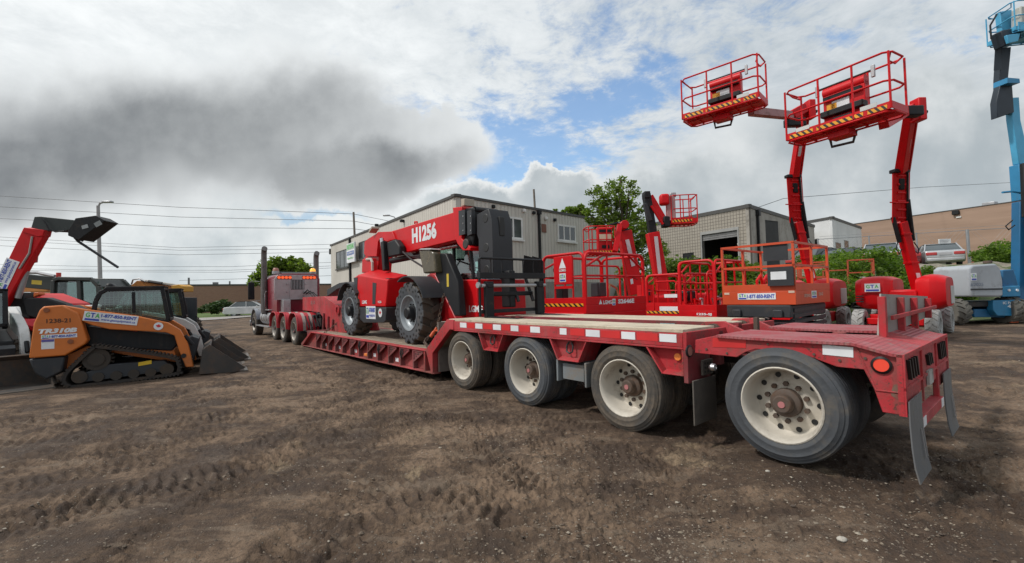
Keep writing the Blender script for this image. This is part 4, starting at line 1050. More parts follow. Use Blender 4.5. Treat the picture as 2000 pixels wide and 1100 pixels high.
    # hydraulic cylinders under the boom
    m = M().cyl(HF.at(*K(430, 480), .05), HF.at(*K(700, 425), .05), .075, 12).build('lift_cylinder', BLKP, t)
    M().cyl(HF.at(*K(600, 425), -.0), HF.at(*K(880, 375), -.0), .045, 12).build('piston_rod', CHROME, t)
    M().cyl(HF.at(*K(363, 330), .40), HF.at(*K(372, 400), .40), .05, 12).build('chrome_pin', CHROME, t)
    M().beam(HF.at(*K(378, 350), .42), HF.at(*K(392, 545), .42), .13, .15, up=(1, 0, 0)).build('slave_cylinder', BLKP, t, bevel=.02)
    M().prism(pr([K(400, 355), K(455, 335), K(485, 380), K(490, 440), K(410, 455)], .40), .26, .42).build('side_mirror', BLKP, t, bevel=.03)
    M().tube([HF.at(*K(585, 232), .0), HF.at(*K(585, 218), .0), HF.at(*K(600, 218), .0), HF.at(*K(600, 236), .0)], .02, 8).build('lifting_eye', L, t)
    for kk in range(4): M().tube([HF.at(*K(520+kk*12, 425), .3), HF.at(*K(560+kk*10, 450+kk*4), .35), HF.at(*K(640, 440+kk*8), .4)], .014, 5).build('hydraulic_hose', BLKP, t)
    # collar and inner boom
    M().prism(pr([K(838, 122), K(900, 116), K(896, 330), K(960, 390), K(955, 410), K(905, 410), K(870, 365), K(858, 335)], .28), -.27, .28).build('boom_collar', L, t, bevel=.012)
    M().prism(pr([K(905, 130), K(985, 120), K(990, 270), K(975, 375), K(940, 390), K(900, 315)], .20), -.20, .20).build('inner_boom', BLKP, t, bevel=.02)
    for x0, x1 in ((888, 930), (945, 975)):
        pp = pr([K(x0, 145), K(x1, 138), K(x1+2, 300), K(x0+3, 312)], .25)
        pl = M().prism(pp, .20, .285)
        pl.slot(1)
        for yy in (180, 228, 276):
            c = HF.at(*K((x0+x1)/2, yy), .285); pl.cyl((c.x, .28, c.z), (c.x, .292, c.z), .013, 8)
        pl.build('wear_pad_plate', [GREYP, ALU], t)
    M().cyl(HF.at(*K(922, 366), .29), HF.at(*K(922, 366), .29)+Vector((0, -.1, 0)), .10, 20).build('sheave', STEEL, t, bevel=.02)
    M().lathe([(.05, 0), (.05, .5), (.04, .55)], HF.at(*K(985, 132), .2), (0, -1, 0), 12).build('head_cylinder', STEEL, t)
    # drop head
    GH = mat('charcoal_head', (.020, .021, .025), .5, dirt=.12)
    side = pr([K(1000, 168), K(1078, 128), K(1100, 200), K(1108, 360), K(1112, 572), K(1012, 572), K(1012, 340), K(1000, 300)], .22)
    hx = min(p[0] for p in side)
    m = M().prism(side, -.24, .22)
    m.slot(1)
    for (a, b) in ((1058, 194), (1062, 390), (1066, 540)):
        c = HF.at(*K(a, b), .22); m.cyl((c.x, .20, c.z), (c.x, .226, c.z), .085, 20)
    q0 = HF.atx(*K(1140, 180), hx-.002); q1 = HF.atx(*K(1140, 310), hx-.002)
    m.slot(1); m.box(hx-.006, hx+.05, -.06, .06, q1.z, q0.z)
    m.build('boom_head', [GH, MBLACK], t, bevel=.012)
    # flood lamp on the head
    c = HF.at(*K(940, 92), .1); M().obox(c, (.06, 0, 0), (0, .12, 0), (0, 0, .07)).build('work_lamp', mat('lamp_face', (.42, .36, .28), .4), t, bevel=.01)
    c = HF.at(*K(310, 272), .3); M().obox(c, (.10, 0, -.05), (0, .10, 0), (.01, 0, .03)).build('work_lamp', mat('lamp_face', (.42, .36, .28), .4), t, bevel=.01)
    # fork carriage
    X = hx-.28
    c4 = lambda a, b: HF.atx(*K(a, b), X)
    l = c4(1015, 460); r = c4(1440, 470); lo = c4(1015, 855); ro = c4(1448, 830)
    yl, yr = l.y, r.y; zt = l.z; zb = lo.z
    m = M()
    m.tube([(X, yl, zb), (X, yl, zt-.02), (X, yl-.03, zt), (X, yr+.03, zt), (X, yr, zt-.02), (X, yr, zb)], .022, 8)
    for k in range(1, 6):
        yy = yl+(yr-yl)*k/6; m.beam((X, yy, zt), (X, yy, zt-(zt-zb)*.30), .02, .02)
    z1 = zb+(zt-zb)*.70; z2 = zb+(zt-zb)*.08
    m.box(X-.05, X+.05, yr-.02, yl+.02, z1-.05, z1+.05).box(X-.04, X+.04, yr, yl, z2-.03, z2+.03)
    m.build('carriage_frame', BLKP, t, bevel=.004)
    m = M().cyl((X-.06, yl, z1-.17), (X-.06, yr, z1-.17), .03, 12).build('roller_shaft', ALU, t)
    for yy in (yl-.14, yr+.16):
        M().box(X-.10, X-.02, yy-.08, yy+.08, zb-.02, z1-.10).box(X-.12, X-.0, yy-.06, yy+.06, z1-.20, z1-.13).build('fork_shank', BLKP, t, bevel=.008)
        M().prism([(X-.02, zb-.05), (X-.10, zb-.05), (X-1.25, zb-.045), (X-1.25, zb-.035), (X-.10, zb+.0), (X-.02, zb+.0)], yy-.065, yy+.065).build('fork', BLKP, t)
    m = M().box(X+.06, X+.30, -.10, .04, z2+.05, z1+.10).box(X+.04, X+.12, -.5, .4, z2+.25, z2+.33)
    m.build('coupler', BLKP, t, bevel=.02)
    for a, b in ((.35, .0), (-.35, -.0)):
        M().cyl((X+.25, a*.5-.3, z1+.05), (X+.02, a*.5-.3, z2+.15), .03, 10).build('tilt_rod', STEEL, t)
    # spare black plates leaning behind the carriage
    for a in (0, 1):
        y_ = -.62-.30*a
        M().obox((X+.28+.1*a, y_, z1+.18), (.012, 0, .003), (0, .12, .02), (-.05, .03, .20)).build('side_plate', BLKP, t, bevel=.004)
    M().cyl((X-.01, yl+.02, z1-.16), (X-.01, yl+.05, z1-.16), .05, 12).build('lock_knob', ALU, t)
    # stabiliser leg and wrapped lamp
    M().prism(pr([K(738, 430), K(792, 428), K(870, 615), K(890, 850), K(850, 850), K(722, 575)], .66), .52, .66).build('stabiliser_leg', BLKP, t, bevel=.02)
    c = HF.at(*K(806, 610), .662); M().obox(c, (.035, 0, 0), (0, .002, 0), (0, 0, .12)).build('warning_label', mat('label_yellow', (.55, .40, .04), .5), t)
    M().prism(pr([K(628, 410), K(700, 400), K(728, 425), K(745, 558), K(660, 566)], .74), .62, .80).build('wrapped_box', mat('smoky_wrap', (.09, .075, .045), .25, dirt=.3, dcol=(.28, .2, .1), dscale=8), t, bevel=.03)
    M().prism(pr([K(625, 408), K(640, 398), K(705, 396), K(716, 404), K(700, 410)], .76), .60, .82).build('box_lid', ALU, t, bevel=.01)
    M().tube([HF.at(*K(505, 420), .5), HF.at(*K(560, 470), .5), HF.at(*K(640, 520), .6)], .02, 6).build('hydraulic_hose', BLKP, t)
    # front body in red
    fr = pr([K(875, 640), K(900, 606), K(1000, 604), K(1010, 860), K(890, 868)], .40)
    m = M().prism(fr, -.75, .40).build('front_body', L, t, bevel=.02)
    c = HF.at(*K(915, 838), .40); M().cyl(c, c+Vector((0, .06, 0)), .055, 16).build('pin_boss', L, t, bevel=.008)
    c = HF.at(*K(890, 712), .40); M().cyl(c, c+Vector((0, .05, 0)), .045, 16).build('pin_boss', L, t, bevel=.008)
    text(t, 'LGMG', HF.at(*K(995, 802), .401), (-1, 0, 0), (0, 0, 1), .12, MW, bold=.03)
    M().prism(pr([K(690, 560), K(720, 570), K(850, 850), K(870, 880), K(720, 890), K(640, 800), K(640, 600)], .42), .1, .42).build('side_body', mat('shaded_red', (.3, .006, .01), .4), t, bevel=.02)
    # cab on the far side
    x0 = HF.at(*K(975, 500), -.10).x; x1 = x0+1.45
    z0, zc = HF.at(*K(900, 610), -.1).z-.12, HF.at(*K(900, 400), -.1).z+.12
    ya, yb = -.12, -.86
    fr = M()
    posts = [(x0, z0, x0+.12, zc), (x1, z0, x1-.10, zc)]
    for (xa, za, xb, zz) in posts+[((x0+x1)/2, z0, (x0+x1)/2, zc)]:
        for y in (ya, yb): fr.beam((xa, y, za), (xb, y, zz), .06, .06)
    for y in (ya, yb): fr.beam((x0, y, z0), (x1, y, z0), .06, .10); fr.beam((x0+.12, y, zc), (x1-.1, y, zc), .06, .06)
    fr.hexa([(x0+.08, yb, zc), (x1-.08, yb, zc), (x1-.08, ya, zc), (x0+.08, ya, zc), (x0+.14, yb+.05, zc+.08), (x1-.14, yb+.05, zc+.08), (x1-.14, ya-.05, zc+.08), (x0+.14, ya-.05, zc+.08)])
    for (xa, za, xb, zz) in posts: fr.beam((xa, ya, za), (xa, yb, za), .06, .08)
    cab = fr.build('cab_frame', BLKP, t, bevel=.008)
    g = M().add([(x0+.01, ya+.0, z0), (x1, ya, z0), (x1-.1, ya, zc), (x0+.12, ya, zc), (x0+.01, yb, z0), (x1, yb, z0), (x1-.1, yb, zc), (x0+.12, yb, zc)], [(0, 1, 2, 3), (4, 5, 6, 7), (0, 3, 7, 4), (1, 2, 6, 5)])
    g.build('cab_glass', CGLASS, cab)
    M().box(x0+.5, x0+.95, -.7, -.3, z0-.1, z0+.12).box(x0+.85, x0+.97, -.7, -.3, z0+.12, z0+.62).build('seat', BLKP, cab, bevel=.04)
    M().lathe([(.17, -.012), (.182, 0), (.17, .012), (.158, 0), (.17, -.012)], (x0+.42, -.5, z0+.32), (-.5, 0, .85), 24).cyl((x0+.42, -.5, z0+.32), (x0+.3, -.5, z0), .02, 8).build('steering_wheel', BLKP, cab)
    M().cyl((x0-.0, -.35, z0+.03), (x0+.10, -.60, z0+.40), .012, 6).build('wiper', BLKP, cab)
build_tele()
def build_chain():
    def chain(name, label, pts, r=.030):
        m = M(); P3 = [HF.at(px, py, y) for px, py, y in pts]
        # even spacing
        q = []
        for a, b in zip(P3[:-1], P3[1:]):
            k = max(1, int((b-a).length/(r*1.9)))
            for i in range(k): q.append((a.lerp(b, i/k), (b-a).normalized()))
        for i, (p, d) in enumerate(q):
            s = d.cross(Vector((0, 1, 0))).normalized(); n_ = d.cross(s)
            if i % 2: s = n_
            m.tube([p+d*math.cos(t_)*r*1.45+s*math.sin(t_)*r*.8 for t_ in [2*math.pi*j/10 for j in range(10)]], r*.30, 6, closed=True)
        o = m.build(name, mat('rusty_chain', (.13, .10, .085), .6, .5, dirt=.6, dcol=(.18, .10, .05), dscale=12)); o.location = HO; o.rotation_euler = (0, 0, TYAW)
        tag(o, label, 'chain'); return o
    chain('tie_down_chain', 'rusty steel chain running down beside the front tyre of the red telehandler', [(867, 577, .5), (862, 600, .52), (856, 630, .6), (850, 648, .7)])
    chain('tie_down_chain', 'loose rusty chain heap between the orange binder and the near deck edge', [(842, 655, .8), (833, 663, .95), (829, 668, 1.0), (834, 676, 1.1), (838, 684, 1.12), (846, 690, 1.12)])
    chain('tie_down_chain', 'rusty chain over the front end of the lower deck beside the truck fender', [(660, 630, .6), (650, 638, .75), (640, 645, .9), (628, 655, 1.05)])
    m = M(); a = HF.at(853, 640, .75); b = HF.at(841, 658, .85); d = (b-a).normalized()
    m.cyl(a, a.lerp(b, .45), .022, 10).cyl(a.lerp(b, .45), b, .034, 10).beam(a.lerp(b, .3), HF.at(862, 646, .75), .02, .03)
    o = m.build('load_binder', mat('binder_orange', (.60, .10, .03), .45, dirt=.35)); o.location = HO; o.rotation_euler = (0, 0, TYAW)
    tag(o, 'orange lever load binder tightening the chain beside the telehandler front tyre', 'load binder')
build_chain()
# ------------------------------------------------------------------ buildings, poles, wires, embankment
def surf(name, fn, rough=.8):
    m = bpy.data.materials.new(name); m.use_nodes = True; n = N(m.node_tree); b = m.node_tree.nodes['Principled BSDF']; b.inputs['Roughness'].default_value = rough
    tc = n.new('ShaderNodeTexCoord').outputs['Object']; sp = n.new('ShaderNodeSeparateXYZ'); n.link(tc, sp.inputs[0]); fn(n, b, tc, sp.outputs[0], sp.outputs[1], sp.outputs[2]); MATS[name] = m; return m
def setbump(n, b, h, dist, st=1.):
    bp = n.new('ShaderNodeBump'); bp.inputs['Distance'].default_value = dist; bp.inputs['Strength'].default_value = st; n.link(h, bp.inputs['Height']); n.link(bp.outputs[0], b.inputs['Normal'])
def f_siding(n, b, tc, x, y, z):
    f = n.math('FRACT', n.math('MULTIPLY', x, 1/.28)); g = n.maprange(n.math('ABSOLUTE', n.math('SUBTRACT', f, .5)), .30, .42)
    st = n.noise(tc, .5, 6, .6); mp = n.new('ShaderNodeMapping'); mp.inputs['Scale'].default_value = (3, 1, .25); n.link(tc, mp.inputs[0]); dr = n.noise(mp.outputs[0], 1.5, 5, .7)
    c = n.mix(st, (.54, .51, .45), (.64, .61, .55)); c = n.mix(n.maprange(dr, .50, .8, 0, .5), c, (.22, .20, .17)); c = n.mix(n.math('MULTIPLY', g, .28), c, (.26, .24, .21))
    n.link(c, b.inputs['Base Color']); setbump(n, b, n.math('SUBTRACT', 1., g), .015)
SIDING = surf('beige_ribbed_siding', f_siding, .55)
def f_block(n, b, tc, x, y, z):
    def j(v, p, w): return n.math('GREATER_THAN', n.math('ABSOLUTE', n.math('SUBTRACT', n.math('FRACT', n.math('MULTIPLY', v, 1/p)), .5)), .5-w)
    m = n.math('MAXIMUM', j(x, .27, .07), j(z, .27, .07)); nz = n.noise(tc, .8, 6, .6); wn = n.new('ShaderNodeTexWhiteNoise'); 
    cb = n.new('ShaderNodeCombineXYZ'); n.link(n.math('FLOOR', n.math('MULTIPLY', x, 1/.27)), cb.inputs[0]); n.link(n.math('FLOOR', n.math('MULTIPLY', z, 1/.27)), cb.inputs[1]); n.link(cb.outputs[0], wn.inputs[0])
    c = n.mix(nz, (.30, .27, .225), (.40, .365, .31)); c = n.mix(n.math('MULTIPLY', wn.outputs[0], .35), c, (.27, .245, .21)); c = n.mix(n.math('MULTIPLY', m, .8), c, (.12, .105, .09))
    n.link(c, b.inputs['Base Color']); setbump(n, b, n.math('SUBTRACT', 1., m), .02)
BLOCK = surf('square_concrete_block', f_block)
def f_brick(n, b, tc, x, y, z):
    br = n.new('ShaderNodeTexBrick'); mp = n.new('ShaderNodeCombineXYZ'); n.link(x, mp.inputs[0]); n.link(z, mp.inputs[1]); n.link(mp.outputs[0], br.inputs[0])
    br.inputs['Scale'].default_value = 1; br.inputs['Brick Width'].default_value = .22; br.inputs['Row Height'].default_value = .075; br.inputs['Mortar Size'].default_value = .006
    br.inputs['Color1'].default_value = (.27, .135, .095, 1); br.inputs['Color2'].default_value = (.34, .18, .125, 1); br.inputs['Mortar'].default_value = (.33, .26, .21, 1)
    c = n.mix(n.maprange(n.noise(tc, .25, 5, .6), .35, .7, 0., .5), br.outputs[0], (.36, .22, .16)); c = n.mix(n.maprange(n.noise(tc, .06, 3), .4, .7, 0, .35), c, (.20, .11, .085))
    n.link(c, b.inputs['Base Color'])
BRICK = surf('red_brown_brick', f_brick, .9)
def f_brown(n, b, tc, x, y, z):
    f = n.math('GREATER_THAN', n.math('ABSOLUTE', n.math('SUBTRACT', n.math('FRACT', n.math('MULTIPLY', z, 1/.2)), .5)), .45)
    mp = n.new('ShaderNodeMapping'); mp.inputs['Scale'].default_value = (.12, 1, 1.2); n.link(tc, mp.inputs[0])
    c = n.mix(n.maprange(n.noise(mp.outputs[0], 1., 5, .6), .3, .7), (.30, .205, .15), (.37, .255, .19)); c = n.mix(n.math('MULTIPLY', f, .25), c, (.28, .17, .11)); n.link(c, b.inputs['Base Color'])
BROWN = surf('tan_block_wall', f_brown, .9)
PLAST = mat('pale_render', (.50, .48, .43), .8, dirt=.3, dcol=(.30, .27, .23), dscale=.6)
CONC = mat('stained_concrete', (.36, .335, .30), .85, dirt=.6, dcol=(.20, .18, .155), dscale=.5, bump=.2, bscale=20)
WHITEW = mat('white_painted_block', (.68, .69, .69), .8, dirt=.25, dcol=(.42, .42, .40), dscale=.5)
CAPD = mat('dark_roof_cap', (.07, .068, .065), .6)
FRAMEW = mat('white_frame', (.72, .72, .70), .5)
WINGL = mat('window_glass', (.07, .08, .085), .10, spec=.9, dirt=.0)
LEAN = Vector((-.030, 0, 1))
class Wall(Fr):
    def __init__(s, a, b): d = b-a; super().__init__((a.x, a.y, 0), math.atan2(d.y, d.x)); s.len = Vector((d.x, d.y, 0)).length; s.top = a.z
def put(o, root, fr):
    o.parent = root; o.location = fr.o-Vector(root.location); o.rotation_euler = (0, 0, fr.yaw); return o
def building(name, label, A, walls, depth_dir, z0, capm=CAPD, cap=.22, lean=-.03):
    """walls: list of (p, q, material, [holes]) with p,q roof corners; closed box going back along depth_dir"""
    root = bpy.data.objects.new(name, None); C.objects.link(root); root.location = (A.x, A.y, 0); tag(root, label, 'building')
    out = []
    for p, q, mt, holes in walls:
        w = Wall(p, q); m = M(); zt = w.top; T = .25 if w.y.dot(Vector((A.x, A.y, 0))) > 0 else -.25
        T = abs(T)*(1 if w.y.dot(w.o) > 0 else -1)
        y0, y1 = sorted((0, T))
        xs = sorted(set([0, w.len]+[v for h in holes for v in (h[0], h[1])]))
        for xa, xb in zip(xs[:-1], xs[1:]):
            hs = sorted([h for h in holes if h[0] <= xa+1e-6 and h[1] >= xb-1e-6], key=lambda h: h[2]); z = z0
            for h in hs:
                if h[2] > z: m.box(xa, xb, y0, y1, z, h[2])
                z = h[3]
            m.box(xa, xb, y0, y1, z, zt)
        put(m.build('wall', mt, None), root, w)
        c = M().box(-.12, w.len+.12, min(y0, -.06 if T > 0 else y0), max(y1, .06 if T < 0 else y1), zt+.002, zt+cap)
        put(c.build('roof_edge', capm, None), root, w)
        w.T = T; out.append(w)
    pts = [walls[0][0]]+[w[1] for w in walls]
    a, b = pts[0], pts[-1]; dd = depth_dir
    r = [(p.x-A.x, p.y-A.y) for p in pts]+[((b+dd).x-A.x, (b+dd).y-A.y), ((a+dd).x-A.x, (a+dd).y-A.y)]
    n_ = len(r); zt = A.z
    M().add([(x, y, zt-.1) for x, y in r], [tuple(range(n_))]).build('roof', CAPD, root)
    m = M(); 
    for i, j in ((len(pts)-1, len(pts)), (len(pts), len(pts)+1), (len(pts)+1, 0)):
        m.add([(r[i][0], r[i][1], z0), (r[j][0], r[j][1], z0), (r[j][0], r[j][1], zt), (r[i][0], r[i][1], zt)], [(0, 1, 2, 3)])
    m.build('rear_wall', PLAST, root)
    return root, out
def window(root, w, x0, x1, z0, z1, n=2, fm=FRAMEW, sill=True, name='window', glass=WINGL, t=.07):
    s = -1 if w.T > 0 else 1
    yy = lambda a, b: sorted((a*s, b*s))
    f = M()
    for a, b, c, d in ((x0, x1, z1-t, z1), (x0, x1, z0, z0+t), (x0, x0+t, z0+t, z1-t), (x1-t, x1, z0+t, z1-t)): f.box(a, b, *yy(-.05, .04), c, d)
    for i in range(1, n): xm = x0+(x1-x0)*i/n; f.box(xm-t*.5, xm+t*.5, *yy(-.04, .035), z0+t, z1-t)
    fo = put(f.build(name, fm, None), root, w)
    g = M().box(x0+t*.5, x1-t*.5, *yy(.004, .02), z0+t*.5, z1-t*.5).build('pane', glass, None); g.parent = fo
    if sill: k = M().box(x0-.08, x1+.08, *yy(-.02, .12), z0-.10, z0-.004).build('sill', fm, None); k.parent = fo
    return fo
def build_main():
    A = P(890, 384.5, 22.5); z = A.z; B = G(646, 481, z); Cc = G(1171, 431.5, z)
    wl = Wall(A, B); wr = Wall(A, Cc)
    def rect(w, a, b, c, d): p = w.at(a, b); q = w.at(c, d); return (min(p.x, q.x), max(p.x, q.x), min(p.z, q.z), max(p.z, q.z))
    root, (L, Rr) = None, (None, None)
    mid = wl.at(684, 465).x; 
    root, ws = building('office_building', 'two storey beige ribbed office building with white windows behind the red telehandler', A, [(B, B+(A-B)*((wl.len-mid)/wl.len), PLAST, []), (B+(A-B)*((wl.len-mid)/wl.len), A, SIDING, []), (A, Cc, SIDING, [])], Vector((5, 14, 0)), -.3, cap=.14)
    W0, W1, W2 = ws
    bk = mat('bronze_frame', (.03, .028, .025), .5)
    dk = mat('dark_window', (.02, .022, .024), .1, spec=.8)
    for w, rc, n_ in ((W0, (657, 489, 681, 524), 3), (W1, (701, 470, 726, 505), 2)):
        p = w.at(rc[0], rc[1]); q = w.at(rc[2], rc[3]); zc = sorted((w.at((rc[0]+rc[2])/2, rc[1]).z, w.at((rc[0]+rc[2])/2, rc[3]).z))
        window(root, w, min(p.x, q.x), max(p.x, q.x), zc[0], zc[1], n_, bk, True, glass=dk)
    for rc, n_ in (((983, 424, 1020, 467), 2), ((1089, 440, 1124, 472), 3), ((1240, 440, 1260, 470), 2)):
        p = W2.at(rc[0], (rc[1]+rc[3])/2); q = W2.at(rc[2], (rc[1]+rc[3])/2); xm = (rc[0]+rc[2])/2; z1 = W2.at(xm, rc[1]).z; z0 = W2.at(xm, rc[3]).z
        if p.x < W2.len-1: window(root, W2, p.x, min(q.x, W2.len), z0, z1, n_, FRAMEW, t=.11)
    # more dark windows hidden further along, door, base course
    for px in (760, 800):
        p = W1.at(px, 450); z1 = W1.at(px, 470-(px-760)*.3).z
        window(root, W1, p.x-.6, p.x+.6, z1-1.2, z1, 2, bk, True, glass=dk)
    c = M().box(-.0, W2.len, -.03, -.002, -.3, 2.2).build('base_course', CONC, None); put(c, root, W2)
    x = W2.at(1051, 430).x; pm = M().box(x-.07, x+.07, -.14, -.031, 0, W2.top-.0).box(x-.12, x+.12, -.2, -.031, W2.top-.25, W2.top-.004); put(pm.build('downpipe', BLKP, None), root, W2)
    x = W1.at(685, 480).x; pm = M().box(x-.08, x+.08, -.16*1, -.002, 0, W1.top-.01); put(pm.build('downpipe', BLKP, None), root, W1)
    p = W2.at(1062, 446); put(M().box(p.x-.2, p.x+.2, -.04, -.002, p.z-.25, p.z+.25).build('vent', mat('rust_vent', (.22, .10, .07), .7, dirt=.3), None), root, W2)
    for a, b in ((1022, 412), (1065, 427), (1082, 430), (1041, 416), (962, 404)):
        p = W2.at(a, b); put(M().box(p.x-.09, p.x+.09, -.16, -.002, p.z-.09, p.z+.09).build('wall_lamp', FRAMEW if a in (1022, 1065) else BLKP, None, bevel=.03), root, W2)
    for a, b in ((789, 432), (739, 440)):
        p = W1.at(a, b); put(M().box(p.x-.1, p.x+.1, -.25, -.002, p.z-.08, p.z+.08).build('wall_camera', BLKP, None, bevel=.03), root, W1)
    p = W0.at(641, 488); put(M().box(-.3, -.0, -.1, .1, p.z-.5, p.z+.0).build('corner_camera', BLKP, None, bevel=.03), root, W0)
    # company sign beside the corner window
    p = W1.at(693, 494); s = thing('company_sign', 'white and green company sign on the left wall of the beige office building', 'sign', W1.wor((p.x, -.35, 0)), W1.yaw)
    a = W1.at(686, 494).x; b = W1.at(702, 494).x; h = W1.at(693, 474).z-W1.at(693, 512).z; wd = abs(b-a)
    M().box(-wd/2, wd/2, .0, .12, p.z-h/2, p.z+h/2).build('board', MW, s, bevel=.01)
    M().box(-wd*.48, wd*.48, -.006, -.001, p.z+h*.16, p.z+h*.46).build('green_panel', mat('sign_pale_green', (.35, .52, .38), .6), s)
    text(s, 'GTA', (0, -.008, p.z+h*.31), (1, 0, 0), (0, 0, 1), h*.20, MGREEN, bold=.03, width=wd*.8)
    M().box(-wd*.44, wd*.44, -.006, -.001, p.z-h*.12, p.z+h*.08).build('blue_panel', mat('sign_blue', (.16, .22, .42), .6), s)
    text(s, 'EQUIPMENT', (0, -.008, p.z-h*.02), (1, 0, 0), (0, 0, 1), h*.08, MW, bold=.02, width=wd*.7)
    text(s, 'RENTALS', (0, -.008, p.z-h*.28), (1, 0, 0), (0, 0, 1), h*.08, MGREEN, bold=.02, width=wd*.7)
build_main()
def build_others():
    # block building with the open garage door
    A = P(1462, 406, 36); z = A.z; B = G(1270, 442, z); Cc = G(1590, 444.5, z); w = Wall(B, A)
    a = w.at(1371, 470).x; b = w.at(1441, 470).x; zt = w.at(1406, 454).z; z0 = 2.7
    c = w.at(1336, 500); 
    root, ws = building('garage_building', 'concrete block garage with a tall open door and dark roof edge on the bank', A, [(B, A, BLOCK, [(a, b, z0-.2, zt)]), (A, Cc, CONC, [])], Vector((6, 14, 0)), 2.3, cap=.30)
    W0, W1 = ws
    put(M().box(a-.12, a, -.04, .3, z0, zt+.25).box(b, b+.12, -.04, .3, z0, zt+.25).box(a, b, -.04, .3, zt, zt+.25).build('door_frame', mat('grey_door_frame', (.30, .30, .29), .6), None), root, W0)
    IB = min(b+2, w.len-.9)
    inn = mat('garage_interior', (.05, .05, .05), .9)
    r = M().box(a-2, IB, 5.5, 5.6, z0, zt+1).box(a-2.1, a-2, .3, 5.6, z0, zt+1).box(IB, IB+.1, .3, 5.6, z0, zt+1).box(a-2.1, IB+.1, .26, 5.6, zt+.9, zt+1.).box(a-2.1, IB+.1, .26, 5.6, z0-.1, z0)
    put(r.build('interior', inn, None), root, W0)
    g = M(); 
    for i in range(4): g.box(a, b, .10, .16, zt-.05-.16*i, zt+.08-.16*i)
    put(g.build('rolled_door', mat('grey_slats', (.20, .20, .20), .5), None), root, W0)
    put(M().box((a+b)/2-.3, (a+b)/2+.5, 3., 3.1, zt-.9, zt-.8).build('shop_light', mat('lit_tube', (1, .95, .8), .4, emit=.9), None), root, W0)
    x0 = W0.at(1334, 500).x; x1 = W0.at(1355, 500).x; z1 = W0.at(1345, 494).z
    window(root, W0, x0, x1, z1-1., z1, 1, BLKP, False, glass=mat('dark_window', (.02, .022, .024), .1))
    x = W1.at(1478, 440).x; put(M().box(x-.1, x+.1, -.2, -.002, 2.3, W1.top-.02).box(x-.18, x+.18, -.3, -.002, W1.top-.5, W1.top-.003).build('downpipe', BLKP, None), root, W1)
    # white building
    A = P(1625, 428, 50); z = A.z; B = G(1550, 441, z); Cc = G(1682, 447.5, z)
    root, ws = building('white_building', 'plain white block building with small dark windows beside the tan warehouse', A, [(B, A, WHITEW, []), (A, Cc, WHITEW, [])], Vector((8, 14, 0)), 2.3, cap=.30)
    W0, W1 = ws
    for W_, rc in ((W0, (1580, 467, 1598, 480)), (W1, (1632, 474, 1642, 489)), (W1, (1649, 470, 1657, 494)), (W1, (1664, 482, 1670, 492))):
        p = W_.at(rc[0], (rc[1]+rc[3])/2); q = W_.at(rc[2], (rc[1]+rc[3])/2); xm = (rc[0]+rc[2])/2
        window(root, W_, p.x, q.x, W_.at(xm, rc[3]).z, W_.at(xm, rc[1]).z, 1, mat('grey_door_frame', (.3, .3, .29), .6), False, glass=mat('dark_window', (.02, .022, .024), .1))
    # tan warehouse
    z = 11.2; A = G(1662, 439, z); B = G(2120, 375, z)
    root, ws = building('tan_warehouse', 'very long plain tan block warehouse along the right edge of the yard', A, [(A, B, BROWN, [])], Vector((14, 18, 0)), 2., cap=.10)
    W0 = ws[0]
    p = W0.at(1868, 416); put(M().box(p.x-.35, p.x+.35, -.4, -.002, p.z-.25, p.z+.3).build('wall_lamp', BLKP, None, bevel=.05), root, W0)
    p = W0.at(1873, 424); put(M().box(p.x-.25, p.x+.25, -.12, -.002, p.z-.1, p.z+.1).build('wall_sign', FRAMEW, None), root, W0)
    p = W0.at(1926, 398); put(M().box(p.x-.6, p.x+.6, .5, 1.5, W0.top, W0.top+.5).build('roof_vent', ALU, None, bevel=.05), root, W0)
    # far brick plant on the left
    z = 3.85; A = G(60, 561, z); B = G(665, 556.5, z)
    root, ws = building('brick_plant', 'low red brick plant with a flat dark roof edge far behind the truck', A, [(A, B, BRICK, [])], Vector((-8, 22, 0)), -.3, cap=.22)
    W0 = ws[0]
    for px, w_, h_ in ((369, .25, 1.2), (335, .3, .4), (422, .7, .55), (450, .2, .7), (560, .7, .5)):
        p = W0.at(px, 558); put(M().box(p.x-w_/2, p.x+w_/2, 1.0, 1.0+w_, W0.top, W0.top+h_).build('roof_vent', mat('grey_metal', (.20, .20, .20), .5), None, bevel=.03), root, W0)
build_others()
def pole(name, label, cat, px, py_top, Y, r=.14, mt=None, lamp=None, zb=0.):
    top = P(px, py_top, Y); root = thing(name, label, cat, (top.x+.03*top.z, top.y, zb)); h = top.z-zb; dx = -.03*h
    M().cyl((0, 0, 0), (dx, 0, h), r, 12, r2=r*.7).build('pole', mt or mat('weathered_pole', (.19, .165, .14), .85, dirt=.3), root)
    if lamp:
        e = P(lamp[0], lamp[1], Y)-Vector(root.location)
        M().tube([(dx, 0, h-.15), (dx+(e.x-dx)*.3, e.y*0, h+(e.z-h)*.7), (e.x, 0, e.z)], r*.45, 8).build('arm', ALU, root)
        s = 1 if e.x > dx else -1
        M().box(e.x-.1 if s > 0 else e.x-.8, e.x+.8 if s > 0 else e.x+.1, -.18, .18, e.z-.08, e.z+.10).build('lamp_head', ALU, root, bevel=.05)
    return root, Vector(root.location)+Vector((dx, 0, h))
pole('street_lamp', 'tall pale street lamp rising behind the raised black boom end at the left', 'street lamp', 191.5, 402, 42, .19, mat('pale_concrete_pole', (.33, .32, .32), .8), (203, 395))
pole('street_lamp', 'street lamp head peeking over the roof of the beige office building', 'street lamp', 775, 432, 60, .15, ALU, (760, 421))
pole('utility_pole', 'dark wooden utility pole standing left of the office building roof', 'utility pole', 690.5, 414.5, 50, .16)
pole('utility_pole', 'short dark pole rising above the office building roof edge', 'utility pole', 1042.5, 370, 40, .13)
